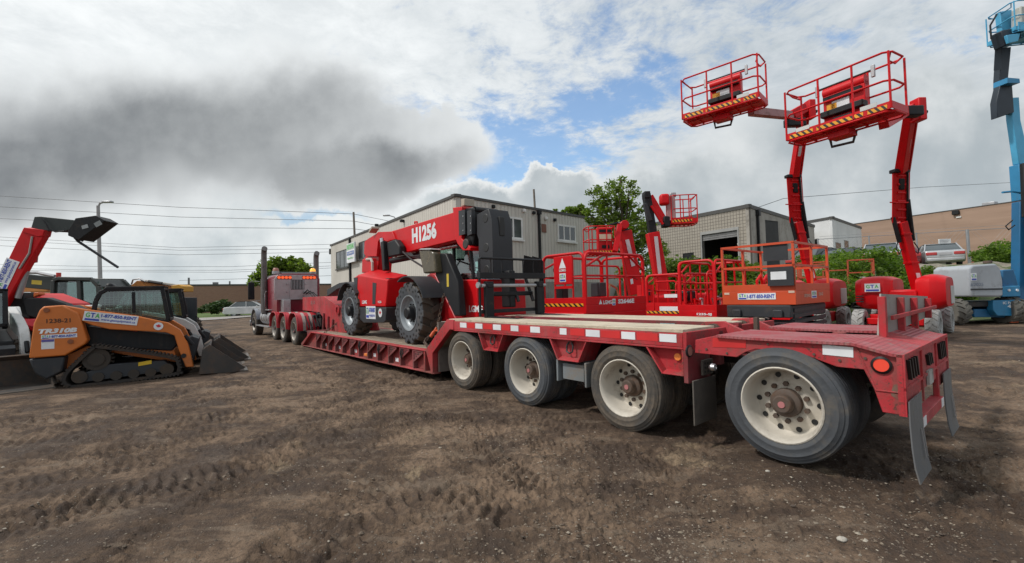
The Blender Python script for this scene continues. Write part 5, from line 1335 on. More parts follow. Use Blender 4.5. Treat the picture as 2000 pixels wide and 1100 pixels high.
pole('utility_pole', 'thin distant pole seen left of the tree behind the truck', 'utility pole', 502.5, 516, 90, .12)
def wires():
    L = [((-300, 372, 60), (0, 383, 55), (350, 405, 52), (690, 418, 50), (800, 440, 70)), ((-300, 394, 60), (0, 404, 55), (350, 424, 52), (690, 432, 50), (800, 452, 70)),
         ((-300, 417, 60), (0, 427, 55), (350, 444, 52), (690, 447, 50), (800, 462, 70)), ((-300, 452, 70), (0, 463, 70), (350, 484, 70), (660, 477, 70)), ((-300, 458, 70), (0, 469, 70), (350, 489, 70), (660, 486, 70)),
         ((-300, 472, 80), (0, 480, 80), (350, 498, 80), (660, 492, 80)), ((-200, 512, 90), (200, 521, 90), (450, 521, 90), (660, 512, 90)), ((-200, 520, 90), (200, 528, 90), (450, 528, 90), (660, 519, 90)), ((-200, 523, 92), (200, 531, 92), (450, 532, 92), (660, 523, 92)),
         ((350, 548, 85), (500, 544, 85), (660, 538, 85)), ((1478, 406, 40), (1530, 388, 45), (1800, 366, 60), (2100, 350, 70))]
    for i, pts in enumerate(L):
        P3 = [P(*p) for p in pts]; c = P3[0]; m = M().tube([p-c for p in P3], .026 if pts[0][2] < 75 else .032, 5)
        o = m.build('power_line', mat('wire_dark', (.05, .055, .06), .6)); o.location = c
        h = ['topmost', 'second from top', 'third from top', 'fourth from top', 'fifth from top', 'sixth from top', 'upper of the low distant', 'middle of the low distant', 'lowest of the low distant', 'faint one just over the brick plant roof', 'thin one rising right from the garage roof']
        tag(o, ('power line, '+h[i]+' strands crossing the sky on the left') if i < 9 else ('power line, '+h[i]), 'power line', 'overhead power lines')
wires()
def embank():
    def hh(x, y):
        # the toe runs parallel to the far side of the lifts
        d = (y-17.5)+.12*(x-10); s = np.clip(d/8., 0, 1); s = s*s*(3-2*s); t = np.clip((x-6.5)/4., 0, 1); t = t*t*(3-2*t)
        return 2.5*s*t
    xs = np.concatenate([np.linspace(5, 34, 150), np.linspace(35, 160, 40)]); ys = np.concatenate([np.linspace(15, 34, 110), np.linspace(35, 170, 40)])
    X, Y_ = np.meshgrid(xs, ys); Z = hh(X, Y_); on = np.clip(Z/.3, 0, 1)
    Z = Z+(fbm(X*.9, Y_*.9, 4, 50)-.5)*.35*on*np.clip((28-Y_)/4, .08, 1) - .06*(1-on)
    n0, n1 = X.shape; i = np.arange(n0-1)[:, None]*n1; j = np.arange(n1-1)[None]
    f = np.stack([i+j, i+j+1, i+n1+j+1, i+n1+j], -1).reshape(-1, 4); me = bpy.data.meshes.new('embankment'); me.from_pydata(np.stack([X, Y_, Z], -1).reshape(-1, 3).tolist(), [], f.tolist()); me.polygons.foreach_set('use_smooth', [True]*len(me.polygons))
    def fm(n, b, tc, x, y, z):
        k = n.noise(tc, .7, 6, .65); k2 = n.noise(tc, 6, 6, .7); c = n.mix(n.maprange(k2, .35, .65), (.16, .135, .105), (.33, .295, .24)); c = n.mix(n.maprange(n.math('ADD', k, n.math('MULTIPLY', z, -.05)), .34, .44, 0, .9), c, (.065, .10, .025)); n.link(c, b.inputs['Base Color']); setbump(n, b, k2, .06)
    me.materials.append(surf('weedy_gravel_bank', fm, .95)); o = bpy.data.objects.new('embankment', me); C.objects.link(o); tag(o, kind='structure')
    return hh
EMB = embank()
def emb_z(x, y): return float(EMB(np.array([x]), np.array([y]))[0])
def verge():
    # grass strip, asphalt road and kerb far left
    def strip(name, pts, z, mt):
        m = M().add([(p.x, p.y, z) for p in pts], [tuple(range(len(pts)))]); o = m.build(name, mt); tag(o, kind='structure'); return o
    gm = mat('short_grass', (.085, .135, .03), .95, dirt=.3, dcol=(.13, .12, .05), dscale=.8, bump=.5, bscale=12)
    strip('grass_verge', [G(230, 628), G(340, 624.5), G(430, 620.5), G(520, 615), G(650, 610), G(700, 603), G(400, 607), G(100, 610), G(-100, 614), G(-100, 640)], .05, gm)
    strip('road', [G(-100, 650), G(220, 637), G(345, 630), G(430, 625), G(500, 619), G(640, 612.5), G(650, 610), G(520, 615), G(430, 620.4), G(340, 624.4), G(230, 628), G(-100, 640)], .06, mat('pale_asphalt', (.30, .28, .26), .9, dirt=.3))
verge()
# ------------------------------------------------------------------ trees and shrubs
def leafmat(name, a, b_, t=.35):
    m = bpy.data.materials.new(name); m.use_nodes = True; n = N(m.node_tree); b = m.node_tree.nodes['Principled BSDF']
    ri = n.new('ShaderNodeNewGeometry').outputs['Random Per Island']; tc = n.new('ShaderNodeTexCoord').outputs['Object']
    c = n.mix(ri, a, b_); c = n.mix(n.maprange(n.noise(tc, .9, 3), .35, .65, 0, .55), c, tuple(v*.55 for v in a)); n.link(c, b.inputs['Base Color']); b.inputs['Roughness'].default_value = .55; b.inputs['Specular IOR Level'].default_value = .3
    tr = n.new('ShaderNodeBsdfTranslucent'); n.link(n.mix(1., c, (1.3, 1.5, .6), 'MULTIPLY'), tr.inputs[0]); mx = n.new('ShaderNodeMixShader'); mx.inputs[0].default_value = t
    out = m.node_tree.nodes['Material Output']; n.link(b.outputs[0], mx.inputs[1]); n.link(tr.outputs[0], mx.inputs[2]); n.link(mx.outputs[0], out.inputs[0]); MATS[name] = m; return m
LEAFA = leafmat('maple_leaf', (.10, .155, .028), (.24, .32, .055), .5); LEAFB = leafmat('bush_leaf', (.075, .14, .022), (.20, .30, .045), .45); LEAFC = leafmat('juniper_leaf', (.03, .06, .022), (.075, .12, .04), .2)
BARK = mat('bark', (.075, .058, .045), .9, dirt=.4, bump=.5, bscale=15)
def leaves(clumps, n, size, seed):
    rng = np.random.RandomState(seed); out = []
    C_ = np.array([c[0] for c in clumps]); Rr = np.array([c[1] for c in clumps]); w = Rr.mean(1)**2; w = w/w.sum()
    k = rng.choice(len(clumps), n, p=w); d = rng.normal(size=(n, 3)); d /= np.linalg.norm(d, axis=1)[:, None]; rad = rng.random(n)**.6*1.25
    c = C_[k]+d*Rr[k]*rad[:, None]*(.85+.3*rng.random((n, 1)))
    a = rng.normal(size=(n, 3)); a /= np.linalg.norm(a, axis=1)[:, None]; a[:, 2] *= .6; b = np.cross(a, rng.normal(size=(n, 3))); b /= np.linalg.norm(b, axis=1)[:, None]
    s = size*(.6+.8*rng.random((n, 1))); q = np.stack([c-a*s, c+b*s*.45-a*s*.1, c+a*s, c-b*s*.45-a*s*.1], 1).reshape(-1, 3)
    return q.tolist(), np.arange(4*n).reshape(-1, 4).tolist()
def tree(name, label, cat, base, trunk, clumps, n, size, seed, lm, group=None, tr=.12):
    """clumps: world centre and radii; each gets a limb from the trunk"""
    root = thing(name, label, cat, base, 0, group); b = Vector(base); m = M()
    if trunk:
        top = Vector(trunk)-b; m.tube([(0, 0, -.2), top*.35+Vector((.1, 0, 0)), top*.7, top], tr, 8, rs=[tr, tr*.85, tr*.6, tr*.25]); rnd = random.Random(seed)
        for c, r in clumps:
            e = Vector(c)-b; k = min(.95, max(.25, (e.z/max(top.z, .1))*.62)); s = top*k; m.tube([s, s.lerp(e, .5)+Vector((rnd.uniform(-.1, .1), 0, .15)), e], tr*.3, 5, rs=[tr*.38, tr*.22, tr*.08])
            for q in range(3): e2 = e+Vector((rnd.uniform(-1, 1)*r[0], rnd.uniform(-1, 1)*r[1], rnd.uniform(-.3, 1)*r[2]))*.85; m.tube([s.lerp(e, .6), e2], tr*.1, 4, rs=[tr*.12, tr*.04])
        m.build('trunk', BARK, root)
    v, f = leaves([((Vector(c)-b)[:], r) for c, r in clumps], n, size, seed)
    me = bpy.data.meshes.new('crown'); me.from_pydata(v, [], f); me.update(); me.materials.append(lm); o = bpy.data.objects.new('crown', me); C.objects.link(o); o.parent = root
    return root
def clp(l, Y, dy=.6, seed=1):
    rnd = random.Random(seed); out = []
    for px, py, r in l:
        p = P(px, py, Y+rnd.uniform(-dy, dy)); k = r*Y/FPX; out.append((tuple(p), (k, k, k*.85)))
    return out
def build_trees():
    Yt = 26
    l = [(1195, 362, 13), (1214, 352, 10), (1208, 372, 15), (1232, 360, 9), (1238, 376, 12), (1168, 372, 11), (1152, 376, 8), (1180, 385, 16), (1205, 395, 20), (1228, 398, 17), (1176, 405, 16), (1160, 398, 9), (1150, 415, 9), (1185, 425, 22), (1215, 428, 24), (1240, 425, 16), (1252, 410, 10), (1170, 440, 14), (1150, 432, 8), (1235, 450, 22), (1205, 455, 22), (1262, 440, 14), (1258, 465, 18), (1240, 480, 22), (1275, 470, 14), (1290, 480, 12), (1296, 492, 10), (1215, 485, 18), (1240, 510, 22), (1270, 510, 18), (1225, 535, 20), (1262, 540, 22), (1240, 565, 18), (1142, 412, 6), (1280, 455, 8)]
    tree('maple_tree', 'leafy green maple tree between the beige office building and the red mast lifts', 'tree', (P(1222, 600, Yt).x, Yt, .0), P(1212, 350, Yt), clp(l, Yt, 1.0, 2), 8200, .115, 3, LEAFA, tr=.14)
    l = [(1112, 410, 7), (1125, 414, 10), (1140, 418, 9), (1085, 412, 4), (1100, 414, 4), (1135, 405, 6)]
    tree('tree', 'green tree top showing above the right end of the beige office roof', 'tree', (P(1125, 600, 44).x, 44, 0), P(1125, 410, 44), clp(l, 44, 1.2, 3), 1600, .16, 4, LEAFA, tr=.2)
    l = [(520, 520, 12), (540, 514, 13), (560, 518, 15), (580, 516, 12), (594, 524, 12), (545, 532, 18), (575, 536, 20), (515, 536, 14), (500, 545, 12), (600, 542, 12), (530, 552, 16), (560, 555, 18), (493, 554, 7), (568, 505, 5), (588, 507, 4)]
    tree('tree', 'round green tree behind the truck cab in front of the brick plant', 'tree', (P(550, 600, 52).x, 52, 0), P(550, 520, 52), clp(l, 52, 1.5, 4), 6000, .26, 5, LEAFA, tr=.22)
    # junipers at the verge
    l = [(392, 606, 6), (402, 603, 8), (414, 600, 9), (426, 598, 10), (438, 597, 11), (450, 599, 9), (461, 602, 9), (470, 606, 6), (436, 591, 6), (420, 606, 8), (445, 606, 8)]
    tree('juniper_bush', 'low dark spreading juniper bush on the grass before the brick plant', 'bush', (P(430, 612, 48).x, 48, 0), None, clp(l, 48, 1., 6), 3500, .17, 6, LEAFC)
    # shrubs on the embankment
    S_ = [('leafy green shrub patch below the open garage door', [(1290, 545, 20), (1310, 520, 16), (1330, 530, 20), (1355, 522, 16), (1375, 535, 22), (1350, 550, 22), (1310, 555, 22)], 19.5, 4200, LEAFB),
          ('bright green shrub patch in front of the garage door edge', [(1395, 520, 14), (1410, 535, 18), (1385, 555, 20), (1420, 515, 12), (1440, 520, 12), (1430, 550, 22), (1460, 535, 18)], 19.5, 3600, LEAFB),
          ('dark shrub behind the small orange scissor lifts', [(1610, 545, 18), (1625, 520, 14), (1640, 505, 14), (1655, 530, 24), (1630, 560, 24), (1670, 510, 18), (1680, 545, 26)], 21, 4500, LEAFB),
          ('tall green shrub beside the dark parked cars', [(1700, 505, 18), (1715, 520, 22), (1735, 510, 20), (1725, 545, 26), (1752, 530, 20), (1700, 560, 24), (1722, 495, 8), (1765, 550, 18)], 21.5, 4600, LEAFB),
          ('shrub thicket between the red boom lift and the blue lift', [(1840, 560, 20), (1860, 545, 18), (1850, 580, 22), (1875, 570, 22), (1885, 545, 16), (1860, 600, 18), (1890, 595, 16), (1845, 610, 12)], 19.5, 4600, LEAFB),
          ('pale green shrub above the grey engine hood of the blue lift', [(1925, 500, 13), (1940, 492, 13), (1955, 485, 12), (1968, 495, 15), (1950, 508, 16), (1915, 508, 8), (1972, 510, 14), (1905, 498, 7)], 25, 2600, LEAFB),
          ('shrub on the bank under the silver sedan', [(1790, 545, 14), (1805, 560, 16), (1812, 530, 9), (1780, 575, 14)], 22, 1400, LEAFB),
          ('long low green hedge along the foot of the bank behind the red scissor lifts', [(1285+22*k, 562+(k%3)*8, 22) for k in range(22)], 18.6, 9000, LEAFB),
          ('low weeds covering the bank slope at the right between the lifts', [(1760+20*k, 590+(k%3)*7, 16) for k in range(7)], 18.8, 3500, LEAFB),
          ('weedy green growth on top of the bank below the white building', [(1570+16*k, 512+(k%2)*8, 11) for k in range(8)], 24, 3000, LEAFB)]
    for i, (lb, l, Y, n, lm) in enumerate(S_):
        c = P(l[0][0], 600, Y); l = [(a, b, r*1.3) for a, b, r in l]; n = int(n*1.5); tree('shrub', lb, 'shrub', (P(sum(q[0] for q in l)/len(l), 600, Y).x, Y, emb_z(P(l[0][0], 600, Y).x, Y)), None, clp(l, Y, 1.2, 10+i), n, .085 if Y < 24 else .10, 20+i, lm, 'shrubs on the bank')
build_trees()
def chain_fence():
    root = thing('chain_link_fence', 'chain link fence with thin grey posts along the top of the bank', 'fence', (P(1560, 480, 29).x, 29, 2.5))
    o = Vector(root.location); pm = mat('galvanised_post', (.34, .35, .36), .5, .5)
    pts = [(1600, 31), (1700, 30), (1793, 29), (1893, 28), (1990, 27.2), (2080, 26.5)]; tops = []
    for px, Y in pts:
        p = P(px, 500, Y); p.z = 2.5; q = p-o; tops.append(q); M().cyl(q, q+Vector((-.04, 0, 2.3)), .045 if px != 1893 else .08, 8).build('post', pm, root)
    m = M()
    for a, b in zip(tops[:-1], tops[1:]):
        up = Vector((0, 0, 1)); m.tube([a+up*2.25, b+up*2.25], .02, 5); m.tube([a+up*2.42+Vector((0, -.1, 0)), b+up*2.42+Vector((0, -.1, 0))], .008, 4); L = (b-a).length; k = int(L/.22)
        for i in range(k):
            t = i/k; p = a.lerp(b, t)
            for s in (-1, 1):
                dd = 2.2/L*.8
                t2 = t+s*dd
                if 0 <= t2 <= 1: m.tube([p+up*.03, a.lerp(b, t2)+up*2.23], .0045, 3)
    w = m.build('wire_mesh', pm, root)
chain_fence()
# ------------------------------------------------------------------ machines on the left
ORNG = mat('loader_orange', (.60, .165, .028), .45, dirt=.28, dcol=(.20, .12, .07), dscale=2)
LWHITE = mat('loader_white', (.58, .58, .56), .45, dirt=.3, dcol=(.25, .21, .17), dscale=2)
BUCK = mat('worn_bucket', (.060, .056, .052), .55, .25, dirt=.75, dcol=(.13, .09, .065), dscale=3)
K1 = lambda x, y: (x/2.62, 380+y/2.62)
LG = G(240, 748); LYAW = R_(33); LF = Fr(LG, LYAW)
def loader_shapes():
    """side profiles of a compact loader in its own frame (x forward, near side y=0)"""
    T = lambda l, y: LF.pr([K1(*q) for q in l], y)
    d = {}
    d['tower'] = T([(205, 592), (225, 573), (320, 566), (405, 606), (450, 742), (440, 764), (335, 824), (150, 838), (175, 660)], .06)
    d['rear_low'] = T([(148, 842), (335, 828), (322, 905), (240, 948), (180, 915)], .10)
    d['arm'] = T([(320, 567), (420, 585), (700, 622), (860, 656), (922, 692), (962, 762), (992, 882), (950, 884), (915, 795), (893, 722), (850, 706), (560, 690), (470, 668), (400, 640)], .08)
    d['cab'] = T([(480, 600), (490, 545), (512, 505), (545, 488), (830, 480), (862, 640), (845, 652)], .38)
    d['win'] = T([(508, 590), (512, 548), (530, 515), (556, 506), (672, 500), (676, 606)], .372)
    d['win2'] = T([(690, 606), (686, 500), (768, 496), (830, 632)], .372)
    d['side'] = T([(450, 672), (895, 716), (905, 770), (880, 800), (450, 775)], .30)
    d['sidered'] = T([(495, 660), (715, 692), (700, 700), (520, 682)], .295)
    d['frame'] = T([(330, 828), (450, 775), (890, 795), (915, 860), (700, 830), (470, 790), (360, 905), (320, 900)], .34)
    d['track'] = T([(322, 968), (318, 945), (345, 898), (470, 783), (515, 776), (870, 828), (918, 868), (918, 900), (885, 926), (400, 988), (345, 985)], .0)
    d['sprocket'] = T([(490, 845)], -.0)[0]
    d['bucket'] = T([(1022, 912), (1040, 790), (1075, 765), (1255, 880), (1200, 902)], .10)
    d['under'] = T([(380, 930), (560, 870), (840, 850), (880, 880), (880, 900), (400, 965)], .06)
    return d
LS = loader_shapes()
def band(m, pts, y0, y1, th):
    """closed rubber belt following the points"""
    n_ = len(pts); cx = sum(p[0] for p in pts)/n_; cz = sum(p[1] for p in pts)/n_
    inner = []
    for i in range(n_):
        a = Vector(pts[i-1]); b = Vector(pts[i]); c = Vector(pts[(i+1) % n_]); t = ((b-a).normalized()+(c-b).normalized()).normalized(); nn = Vector((-t.y, t.x))
        if nn.dot(Vector((cx, cz))-b) < 0: nn = -nn
        inner.append(b+nn*th)
    vs = [(p[0], y0, p[1]) for p in pts]+[(p[0], y1, p[1]) for p in pts]+[(p[0], y0, p[1]) for p in inner]+[(p[0], y1, p[1]) for p in inner]
    for i in range(n_):
        j = (i+1) % n_
        vs0 = i; m_ = [(i, j, n_+j, n_+i), (2*n_+i, 3*n_+i, 3*n_+j, 2*n_+j), (i, 2*n_+i, 2*n_+j, j), (n_+i, n_+j, 3*n_+j, 3*n_+i)]
        if i == 0: allf = []
        allf += m_
    m.add(vs, allf)
def smoothpoly(pts, k=3):
    out = []; n_ = len(pts)
    for i in range(n_):
        p0, p1, p2, p3 = [Vector(pts[(i+j-1) % n_]) for j in range(4)]
        for s in range(k): t = s/k; out.append(.5*((2*p1)+(p2-p0)*t+(2*p0-5*p1+4*p2-p3)*t*t+(3*p1-p0-3*p2+p3)*t**3))
    return out
def loader(name, label, o, yaw, paint, tracked, plain, W=1.55, signs=True):
    t = thing(name, label, 'loader', o, yaw, 'compact loaders parked in a row')
    s = LS
    for y0, y1 in ((.02, .26), (W-.26, W-.02)):
        M().prism(s['tower'], y0, y1).build('rear_tower', paint, t, bevel=.025, seg=3)
        a = M().prism(s['arm'], y0+.04, y1-.06).build('lift_arm', paint, t, bevel=.015)
    M().prism(s['rear_low'], .06, W-.06).build('counterweight', GREYP, t, bevel=.03)
    M().prism([(p[0], p[1]) for p in s['tower'][:1]]+[s['tower'][2], s['tower'][3], s['tower'][4], s['tower'][7]], .30, W-.30).build('engine_cover', BLKP, t, bevel=.03)
    M().prism(s['side'], .28, W-.28).build('side_panel', BLKP, t, bevel=.02)
    if plain != 'white': M().prism(s['sidered'], .27, .279).build('red_hose_cover', mat('cover_red', (.55, .03, .03), .4), t)
    M().prism(s['frame'], .32, W-.32).build('lower_frame', paint, t, bevel=.01)
    # cab with glazed sides
    c = s['cab']; m = M()
    for y in (.38, W-.38):
        pts = [Vector((p[0], y, p[1])) for p in c]
        for a, b in zip(pts, pts[1:]+pts[:1]): m.beam(a, b, .07, .07, up=(0, 1, 0))
        w = s['win'][4]; w2 = s['win'][5]; m.beam((w[0]+.03, y, w[1]), (w2[0]+.03, y, w2[1]), .05, .06, up=(0, 1, 0))
    for i in (2, 3, 4, 5): m.beam((c[i][0], .38, c[i][1]), (c[i][0], W-.38, c[i][1]), .06, .06, up=(1, 0, 0))
    m.prism([(c[3][0]-.05, c[3][1]+.0), (c[4][0]+.02, c[4][1]+.0), (c[4][0]+.05, c[4][1]+.05), (c[3][0], c[3][1]+.06)], .34, W-.34)
    cab = m.build('cab_frame', BLKP, t, bevel=.01)
    g = M()
    for y in (.385, W-.385): g.add([(p[0], y, p[1]) for p in c], [tuple(range(len(c)))])
    g.add([(c[4][0], .4, c[4][1]), (c[5][0], .4, c[5][1]), (c[5][0], W-.4, c[5][1]), (c[4][0], W-.4, c[4][1])], [(0, 1, 2, 3)])
    g.build('cab_glass', CGLASS, cab)
    gr = M()                                               # side guard mesh
    x0, x1 = c[1][0]+.06, c[4][0]-.02; z0, z1 = c[0][1], c[3][1]
    for i in range(15): x = x0+(x1-x0)*i/14; gr.beam((x, .395, z0-.1), (x, .395, z1), .008, .008, up=(0, 1, 0))
    for i in range(9): z = z0-.1+(z1-z0)*i/9; gr.beam((x0, .40, z), (x1, .40, z), .008, .008, up=(0, 1, 0))
    gr.build('guard_mesh', mat('pale_mesh', (.25, .27, .26), .6), cab)
    xs = (x0+x1)/2; M().box(xs-.35, xs+.1, .55, W-.55, z0-.25, z0+.05).box(xs-.42, xs-.30, .55, W-.55, z0+.05, z0+.55).build('seat', BLKP, cab, bevel=.05)
    if tracked:
        tr = smoothpoly(s['track'], 4)
        # even belt with outward lugs
        for y0, y1 in ((.0, .36), (W-.36, W)):
            m = M(); band(m, tr, y0, y1, .045)
            L = 0; 
            cx = sum(p[0] for p in tr)/len(tr); cz = sum(p[1] for p in tr)/len(tr); step = .062; acc = 0
            for a, b in zip(tr, tr[1:]+tr[:1]):
                l = (b-a).length; d = (b-a).normalized(); nn = Vector((d.y, -d.x))
                if nn.dot(a-Vector((cx, cz))) < 0: nn = -nn
                while acc < l:
                    p = a+d*acc; q = p+nn*.008; m.obox((q.x, (y0+y1)/2, q.y), (d.x*.016, 0, d.y*.016), (0, (y1-y0)/2+.004, 0), (nn.x*.015, 0, nn.y*.015)); acc += step
                acc -= l
            tb = m.build('track', RUBBER_D, t)
            M().prism(s['under'], y0+.06, y1-.04).build('roller_frame', GREYP, tb, bevel=.01)
            sx, sz = s['sprocket']; sp = M().cyl((sx, y0+.05, sz), (sx, y1-.05, sz), .20, 28)
            for i in range(20):
                a = 2*math.pi*i/20; sp.obox((sx+math.cos(a)*.215, (y0+y1)/2, sz+math.sin(a)*.215), (math.cos(a)*.03, 0, math.sin(a)*.03), (0, .05, 0), (-math.sin(a)*.014, 0, math.cos(a)*.014))
            sp.cyl((sx, y0+.03, sz), (sx, y0+.05, sz), .12, 24); sp.build('drive_sprocket', mat('muddy_steel', (.05, .042, .035), .7, .3, dirt=.6), tb)
            xs_ = [p[0] for p in s['track']]; xa, xb = min(xs_)+.22, max(xs_)-.20; r = M()
            for i in range(6):
                x = xa+(xb-xa)*i/5; z = .145+(.03 if i in (0, 5) else 0); rr = .085 if i not in (0, 5) else .11
                M().cyl((x, y0+.03, z), (x, y1-.03, z), rr, 18).build('roller', mat('muddy_steel', (.05, .042, .035), .7, .3), tb)
            if y0 == 0 and signs:
                c_ = LF.at(*K1(742, 863), .055); M().obox((c_.x, .055, c_.z), (.10, 0, .012), (0, .003, 0), (0, 0, .035)).build('warning_label', mat('label_yellow2', (.65, .42, .02), .5), tb)
    else:
        xs_ = [p[0] for p in s['track']]; xa, xb = min(xs_)+.42, max(xs_)-.42
        for x in (xa, xb):
            for y, sg in ((.0, -1), (W, 1)): wheel_big(t, (x, y, .40), (0, sg, 0), .41, .27, .22, paint, n=12, lug_h=.035, hubr=.06, hubd=-.02)
    # coupler and bucket
    bx = s['bucket']; x0 = s['arm'][7][0]
    M().prism([(x0-.12, .18), (x0+.08, .12), (x0+.22, .72), (x0+.10, .78), (x0-.05, .70)], .30, W-.30).build('coupler', GREYP, t, bevel=.01)
    m = M(); a, b, c_, d, e = [Vector(p) for p in bx]
    for y in (-.12, W+.09): m.prism(bx, y, y+.03)
    m.hexa([(a.x, -.09, a.y), (d.x, -.09, .012), (d.x, W+.09, .012), (a.x, W+.09, a.y), (a.x, -.09, a.y+.02), (d.x-.02, -.09, .03), (d.x-.02, W+.09, .03), (a.x, W+.09, a.y+.02)])
    m.hexa([(a.x-.01, -.09, a.y), (a.x+.02, -.09, a.y), (a.x+.02, W+.09, a.y), (a.x-.01, W+.09, a.y), (b.x-.01, -.09, b.y), (b.x+.02, -.09, b.y), (b.x+.02, W+.09, b.y), (b.x-.01, W+.09, b.y)])
    m.hexa([(b.x-.01, -.09, b.y), (b.x+.02, -.09, b.y-.01), (b.x+.02, W+.09, b.y-.01), (b.x-.01, W+.09, b.y), (c_.x-.01, -.09, c_.y), (c_.x+.02, -.09, c_.y-.02), (c_.x+.02, W+.09, c_.y-.02), (c_.x-.01, W+.09, c_.y)])
    bo = m.build('bucket', BUCK, t)
    M().box(d.x-.10, d.x+.04, -.10, W+.10, .004, .030).build('cutting_edge', mat('bright_edge', (.16, .14, .12), .5, .4, dirt=.5, dscale=8), bo)
    for y0 in (.10, W-.14):
        x1 = s['arm'][5][0]; M().cyl((x1-.05, y0, s['arm'][4][1]-.12), (x0+.12, y0, .62), .035, 10).build('tilt_cylinder', BLKP, t)
    return t
def build_orange():
    t = loader('track_loader', 'orange compact track loader with black cab and a dark bucket resting on the mud', LG, LYAW, ORNG, True, 'orange')
    T = lambda x, y, yy=.02: LF.at(*K1(x, y), yy)
    rt = (1, 0, 0); up = (0, 0, 1)
    ink = mat('dark_stencil', (.06, .03, .02), .7)
    wd = lambda x0, x1, y: (T(x1, y)-T(x0, y)).length
    text(t, '1238-21', T(300, 646), rt, up, .075, ink, bold=.02, width=wd(238, 362, 646))
    text(t, 'TR310B', T(297, 697), rt, up, .085, MW, bold=.06, width=wd(200, 398, 695), slant=.25, name='model_badge')
    gta_sign(t, T(304, 725), rt, up, wd(212, 396, 722), .070, url=False)
    p = plate(t, T(245, 766), rt, up, wd(212, 279, 766), .17, MW, 'notice')
    q = T(245, 748); M().obox((q.x, .012, q.z), (wd(212, 279, 766)*.48, 0, 0), (0, .001, 0), (0, 0, .02)).build('stripe', mat('violet_ink', (.12, .10, .35), .6), p)
    a = LF.at(*K1(435, 626), .12); b = LF.at(*K1(705, 652), .12); c = (a+b)/2; r = (b-a); w = r.length; r.normalize()
    c = LF.at(*K1(570, 634), .055); u_ = Vector((0, -1, 0)).cross(r).normalized(); u_ = u_ if u_.z > 0 else -u_
    gta_sign(t, c+Vector((0, -.006, 0)), r, u_, w*1.02, .175, True)
    maple(t, LF.at(*K1(811, 674), .055)+Vector((0, -.004, 0)), r, u_, .075)
    for x, y in ((240, 592), (362, 752)): q = T(x, y); M().cyl((q.x, .022, q.z), (q.x, -.005, q.z), .04, 16).build('pivot_pin', mat('brown_pin', (.25, .08, .03), .5), t)
    q = LF.at(*K1(940, 825), .06); M().cyl((q.x, .062, q.z), (q.x, .045, q.z), .045, 16).build('pin_hole', MBLACK, t)
build_orange()
def off(o, yaw, dx, dy): return Vector(o)+Vector((math.cos(yaw)*dx-math.sin(yaw)*dy, math.sin(yaw)*dx+math.cos(yaw)*dy, 0))
loader('skid_steer', 'white skid steer loader mostly hidden behind the orange track loader, its white arm showing', off(LG, LYAW, .16, 2.0), LYAW, LWHITE, False, 'white')
loader('skid_steer', 'white loader behind two others with only its dark bucket edge showing at the far right', off(LG, LYAW, -.25, 3.9), LYAW, LWHITE, False, 'white')
TIP = LS['bucket'][3][0]; LG2 = off((-8.78, 7.45, 0), R_(-36), -TIP, -.775)
loader('skid_steer', 'white skid steer loader cut off by the left edge with a dark bucket in front', LG2, R_(-36), LWHITE, False, 'white')
